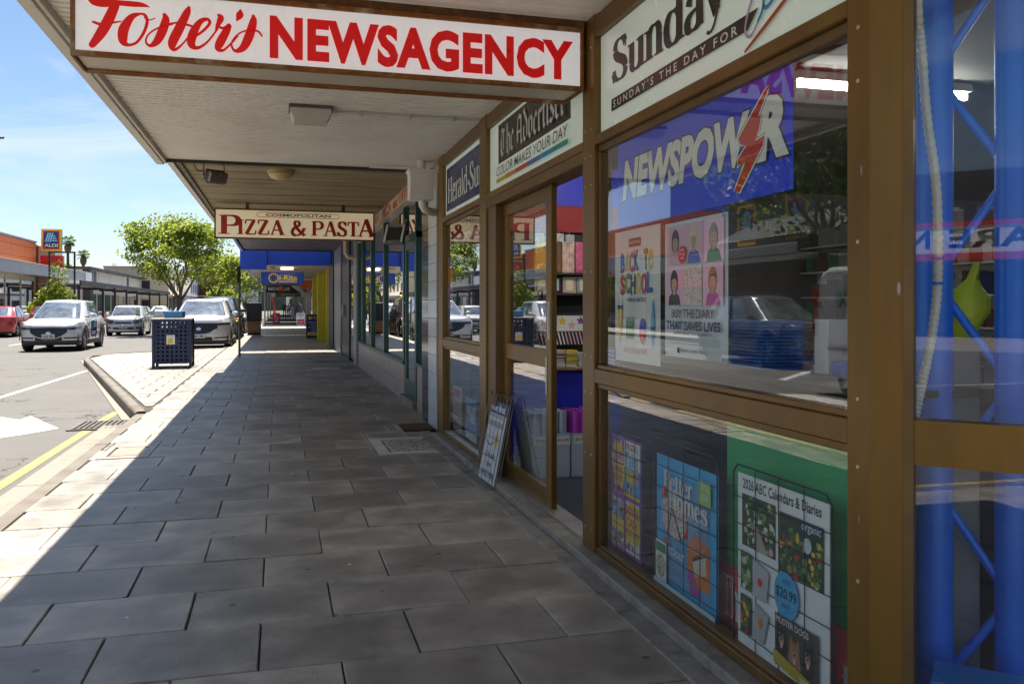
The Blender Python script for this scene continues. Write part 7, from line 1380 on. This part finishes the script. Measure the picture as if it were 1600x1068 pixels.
tree('bright green street tree beyond the litter bin', (-4.75,45,0), 5.7, 1.7, (-.2,0,4.15), (2.25,2.1,1.75), 13000, .085, 4, [LF1,LF2,LF2,LF3], .15)
tree('pale street tree further along behind the bright green one', (-4.7,70,0), 5.7, 2.0, (.2,0,4.25), (2.0,2.0,1.55), 4200, .13, 9, [LF1,LF2], .14)
tree('small distant street tree beside the far awnings', (-3.3,92,0), 5.6, 1.5, (0,0,3.6), (1.9,1.9,2.1), 2600, .15, 12, [LF1,LF2], .1)
tree('low distant shrub tree at the far kerb', (-5.3,88,0), 3.4, .7, (0,0,2.0), (1.6,1.6,1.1), 1800, .13, 15, [LF1,LF2], .08)
tree('dark leafy street tree outside the supermarket tower', (-13.3,23.0,0), 8.2, 3.4, (0,0,6.1), (3.8,4.4,2.5), 11000, .12, 17, [LF1,LF3,LF3], .2)
tree('dark pine behind the tiled roof left of the first street tree', (-19.5,146,0), 9.0, 2.5, (0,0,7.2), (1.6,1.6,1.5), 1800, .2, 23, [LF3,LF3], .15, 'pine_tree')
tree('leafy tree far behind the pale building', (-33,150,0), 8, 2.5, (0,0,6.3), (3,3,1.5), 1500, .25, 29, [LF1,LF3], .2)
# islands under the street trees
for (x, y, l) in ((-4.6,45,'paved kerb island round the nearer street tree'),(-4.6,70,'paved kerb island round the second street tree')):
    mb = MB(); pts = [(x-1.3,y-1.6),(x-1.5,y+1.6),(x+.4,y+3.0),(KX-.2,y+3.2),(KX-.2,y-3.2),(x+.4,y-3.0)] if False else [(x-1.0,y-1.2),(x-1.0,y+1.2),(x-.6,y+1.6),(x+.6,y+1.6),(x+.9,y+1.2),(x+.9,y-1.2),(x+.6,y-1.6),(x-.6,y-1.6)]
    slab(mb, pts[::-1], ZR-.05, -.0); struct(mb.build('kerb_island', M_KERB), l)
def palm(label, base, h, seed, r=1.3):
    q = random.Random(seed); t = thing('palm_tree', label, 'palm tree', base); MB().tube([(0,0,0),(.1,0,h*.4),(0,.1,h*.8),(0,.1,h)], [.22,.17,.15,.14], 10).build('trunk', M_BARK, t, smooth=True); mb = MB()
    MB().lathe((0,.1,h-1.45), [(.14,0),(.36,.4),(.42,.8),(.26,1.3),(.12,1.5)], 12).build('skirt', mat('palm_skirt', (.2,.15,.09), .9, var=.4, scale=8, stretch=(4,4,.5), bump=1, bscale=9), t)
    for k in range(30):
        a = q.uniform(0,2*math.pi); e = q.uniform(-.6,1.2); d = Vector((math.cos(a)*math.cos(e),math.sin(a)*math.cos(e),math.sin(e))); p = Vector((0,.1,h))+d*r*.55; side = d.cross(Vector((0,0,1))); side = side.normalized() if side.length > .1 else Vector((1,0,0))
        mb.tube([(0,.1,h),tuple(p)], .02, 4)
        for j in range(9):
            g = (j-4)/4; tip = p+(d*math.cos(g*1.2)+side*math.sin(g*1.2))*r*.6*q.uniform(.8,1.1)+Vector((0,0,-.12)); mb.add([p, p+(tip-p)*.5+Vector((0,0,.05))+side*.05, tip, p+(tip-p)*.5-side*.05], [(0,1,2,3)])
    mb.build('crown', [LF3], t); return t
palm('fan palm with thick skirt standing over the flat roof', (-24.26,120,0), 7.9, 3, .85); palm('fan palm partly hidden by the supermarket sign', (-23.9,110,0), 8.9, 5, .9)
# far pedestrians
def person(label, loc, rz, shirt, legs, hair, stride=.2, h=1.7):
    me = bpy.data.meshes.new('person'); k = h/1.7
    V = [((0,0,.95),.135),((0,.0,1.2),.13),((0,0,1.42),.11),((0,0,1.5),.05),((0,-.01,1.6),.085),((0,-.01,1.68),.07),
         ((.09,0,.92),.10),((.10,-stride*.5,.5),.06),((.10,-stride*.2-.05*0,.08),.04),((.10,-stride*.2-.14,.03),.035),
         ((-.09,0,.92),.10),((-.10,stride*.5-.1,.5),.06),((-.10,stride,.1),.04),((-.10,stride-.12,.04),.035),
         ((.2,0,1.38),.06),((.25,.05,1.12),.045),((.24,-.05,.9),.035),((.24,-.1,.82),.03),((-.2,0,1.38),.06),((-.25,.05,1.12),.045),((-.24,.02,.9),.035),((-.24,.0,.82),.03)]
    E_ = [(0,1),(1,2),(2,3),(3,4),(4,5),(0,6),(6,7),(7,8),(8,9),(0,10),(10,11),(11,12),(12,13),(2,14),(14,15),(15,16),(16,17),(2,18),(18,19),(19,20),(20,21)]
    me.from_pydata([tuple(c*k for c in v[0]) for v in V], E_, []); o = link('person', me, None, loc); o.rotation_euler = (0,0,rz)
    o.modifiers.new('skin', 'SKIN'); 
    for i, v in enumerate(V): me.skin_vertices[0].data[i].radius = (v[1]*k, v[1]*k*.8)
    me.skin_vertices[0].data[0].use_root = True; o.modifiers.new('sub', 'SUBSURF').levels = 1; o.modifiers['sub'].render_levels = 1
    m = bpy.data.materials.new('clothes'); m.use_nodes = True; nt_ = m.node_tree; p = nt_.nodes['Principled BSDF']; tc_n = nt_.nodes.new('ShaderNodeTexCoord'); sx = nt_.nodes.new('ShaderNodeSeparateXYZ'); dv = nt_.nodes.new('ShaderNodeMath'); dv.operation = 'DIVIDE'; dv.inputs[1].default_value = 1.8*k; cr_ = nt_.nodes.new('ShaderNodeValToRGB'); cr_.color_ramp.interpolation = 'CONSTANT'
    nt_.links.new(tc_n.outputs['Object'], sx.inputs[0]); nt_.links.new(sx.outputs['Z'], dv.inputs[0]); nt_.links.new(dv.outputs[0], cr_.inputs['Fac']); nt_.links.new(cr_.outputs['Color'], p.inputs['Base Color'])
    el = cr_.color_ramp.elements; el[0].color = (.03,.03,.03,1); el[1].position = .06; el[1].color = tuple(legs)+(1,)
    for ps_, c in ((.54,shirt),(.815,(.5,.3,.22)),(.93,hair)): e = el.new(ps_); e.color = tuple(c)+(1,)
    me.materials.append(m); return tag(o, label, 'person')
person('person in black walking along the far path', (.62,92,0), 0, (.02,.02,.022),(.02,.02,.025),(.05,.03,.02)); person('person in a pale shirt and dark shorts on the far path', (1.05,97,0), math.pi, (.6,.55,.55),(.03,.03,.05),(.1,.06,.04)); person('person in a denim blue coat near the far shopfront', (1.35,88,0), .4, (.12,.2,.35),(.1,.16,.3),(.2,.15,.1))
t = thing('clothes_rack', 'rail of white garments outside a far shop', 'clothes rack', (1.5,80,0)); MB().tube([(1.25,80,0),(1.25,80,1.35),(1.65,80.9,1.35),(1.65,80.9,0)], .02, 6).wb('rail', M_ALU, t)
for k in range(6): MB().cbox(1.14+k*.065,80.05+k*.14,.35,1.42+k*.065,80.10+k*.14,1.3,.02).wb('garment', (WHITE,PALE,WHITE,PALE,WHITE,GREYI)[k], t)
# litter on the path
for i, (x, y) in enumerate(((-.62,3.9),(-.25,5.1),(.35,4.4),(-.9,6.0),(.1,6.9),(.7,5.6))):
    tag(MB().lathe((x,y,0), [(.009,.0),(.008,.002),(.0001,.003)], 8).build('pebble', M_BED if i % 2 else WHITE), 'tiny %s fleck lying on the paving, %s' % ('dark' if i % 2 else 'white', ('nearest the camera by the kerb side','left of mid path','in mid path before the sill','near the sunlit edge','in line with the wire stand','right of mid path')[i]), 'pebble')

# street lamp whose head reaches into the sky at the left
t = thing('street_lamp', 'grey street lamp with a long arm over the far lane', 'street lamp', (-14.2,45,0)); MB().lathe((0,0,0), [(.11,0),(.09,3),(.06,8.9)], 12).build('pole', M_GREY, t, smooth=True); MB().tube([(0,0,8.8),(.4,0,9.15),(1.2,0,9.28)], .035, 8).build('arm', M_GREY, t, smooth=True)
mb = MB(); mb.grid([[(1.1+.62*f, .13*math.sin(a)*w_, 9.27+.075*math.cos(a)*w_) for a in [2*math.pi*k/10 for k in range(10)]] for f, w_ in ((0,.3),(.15,.8),(.6,1),(.92,.8),(1,.1))], closed=True); mb.build('lamp_head', FB, t, smooth=True)
t = thing('blue_tray', 'pale blue plastic tray at the foot of the corner window', 'tray', (1.95,1.93,.14)); M_TRAY = mat('tray_blue', (.03,.3,.85), .35, var=.08); c_ = C0+D*.28+Nn*.17
MB().obox(c_+Vector((0,0,.165)), D*.13, Nn*.07, (0,0,.115)).wb('body', M_TRAY, t); MB().obox(c_+Vector((0,0,.286)), D*.14, Nn*.08, (0,0,.006)).wb('rim', M_TRAY, t)
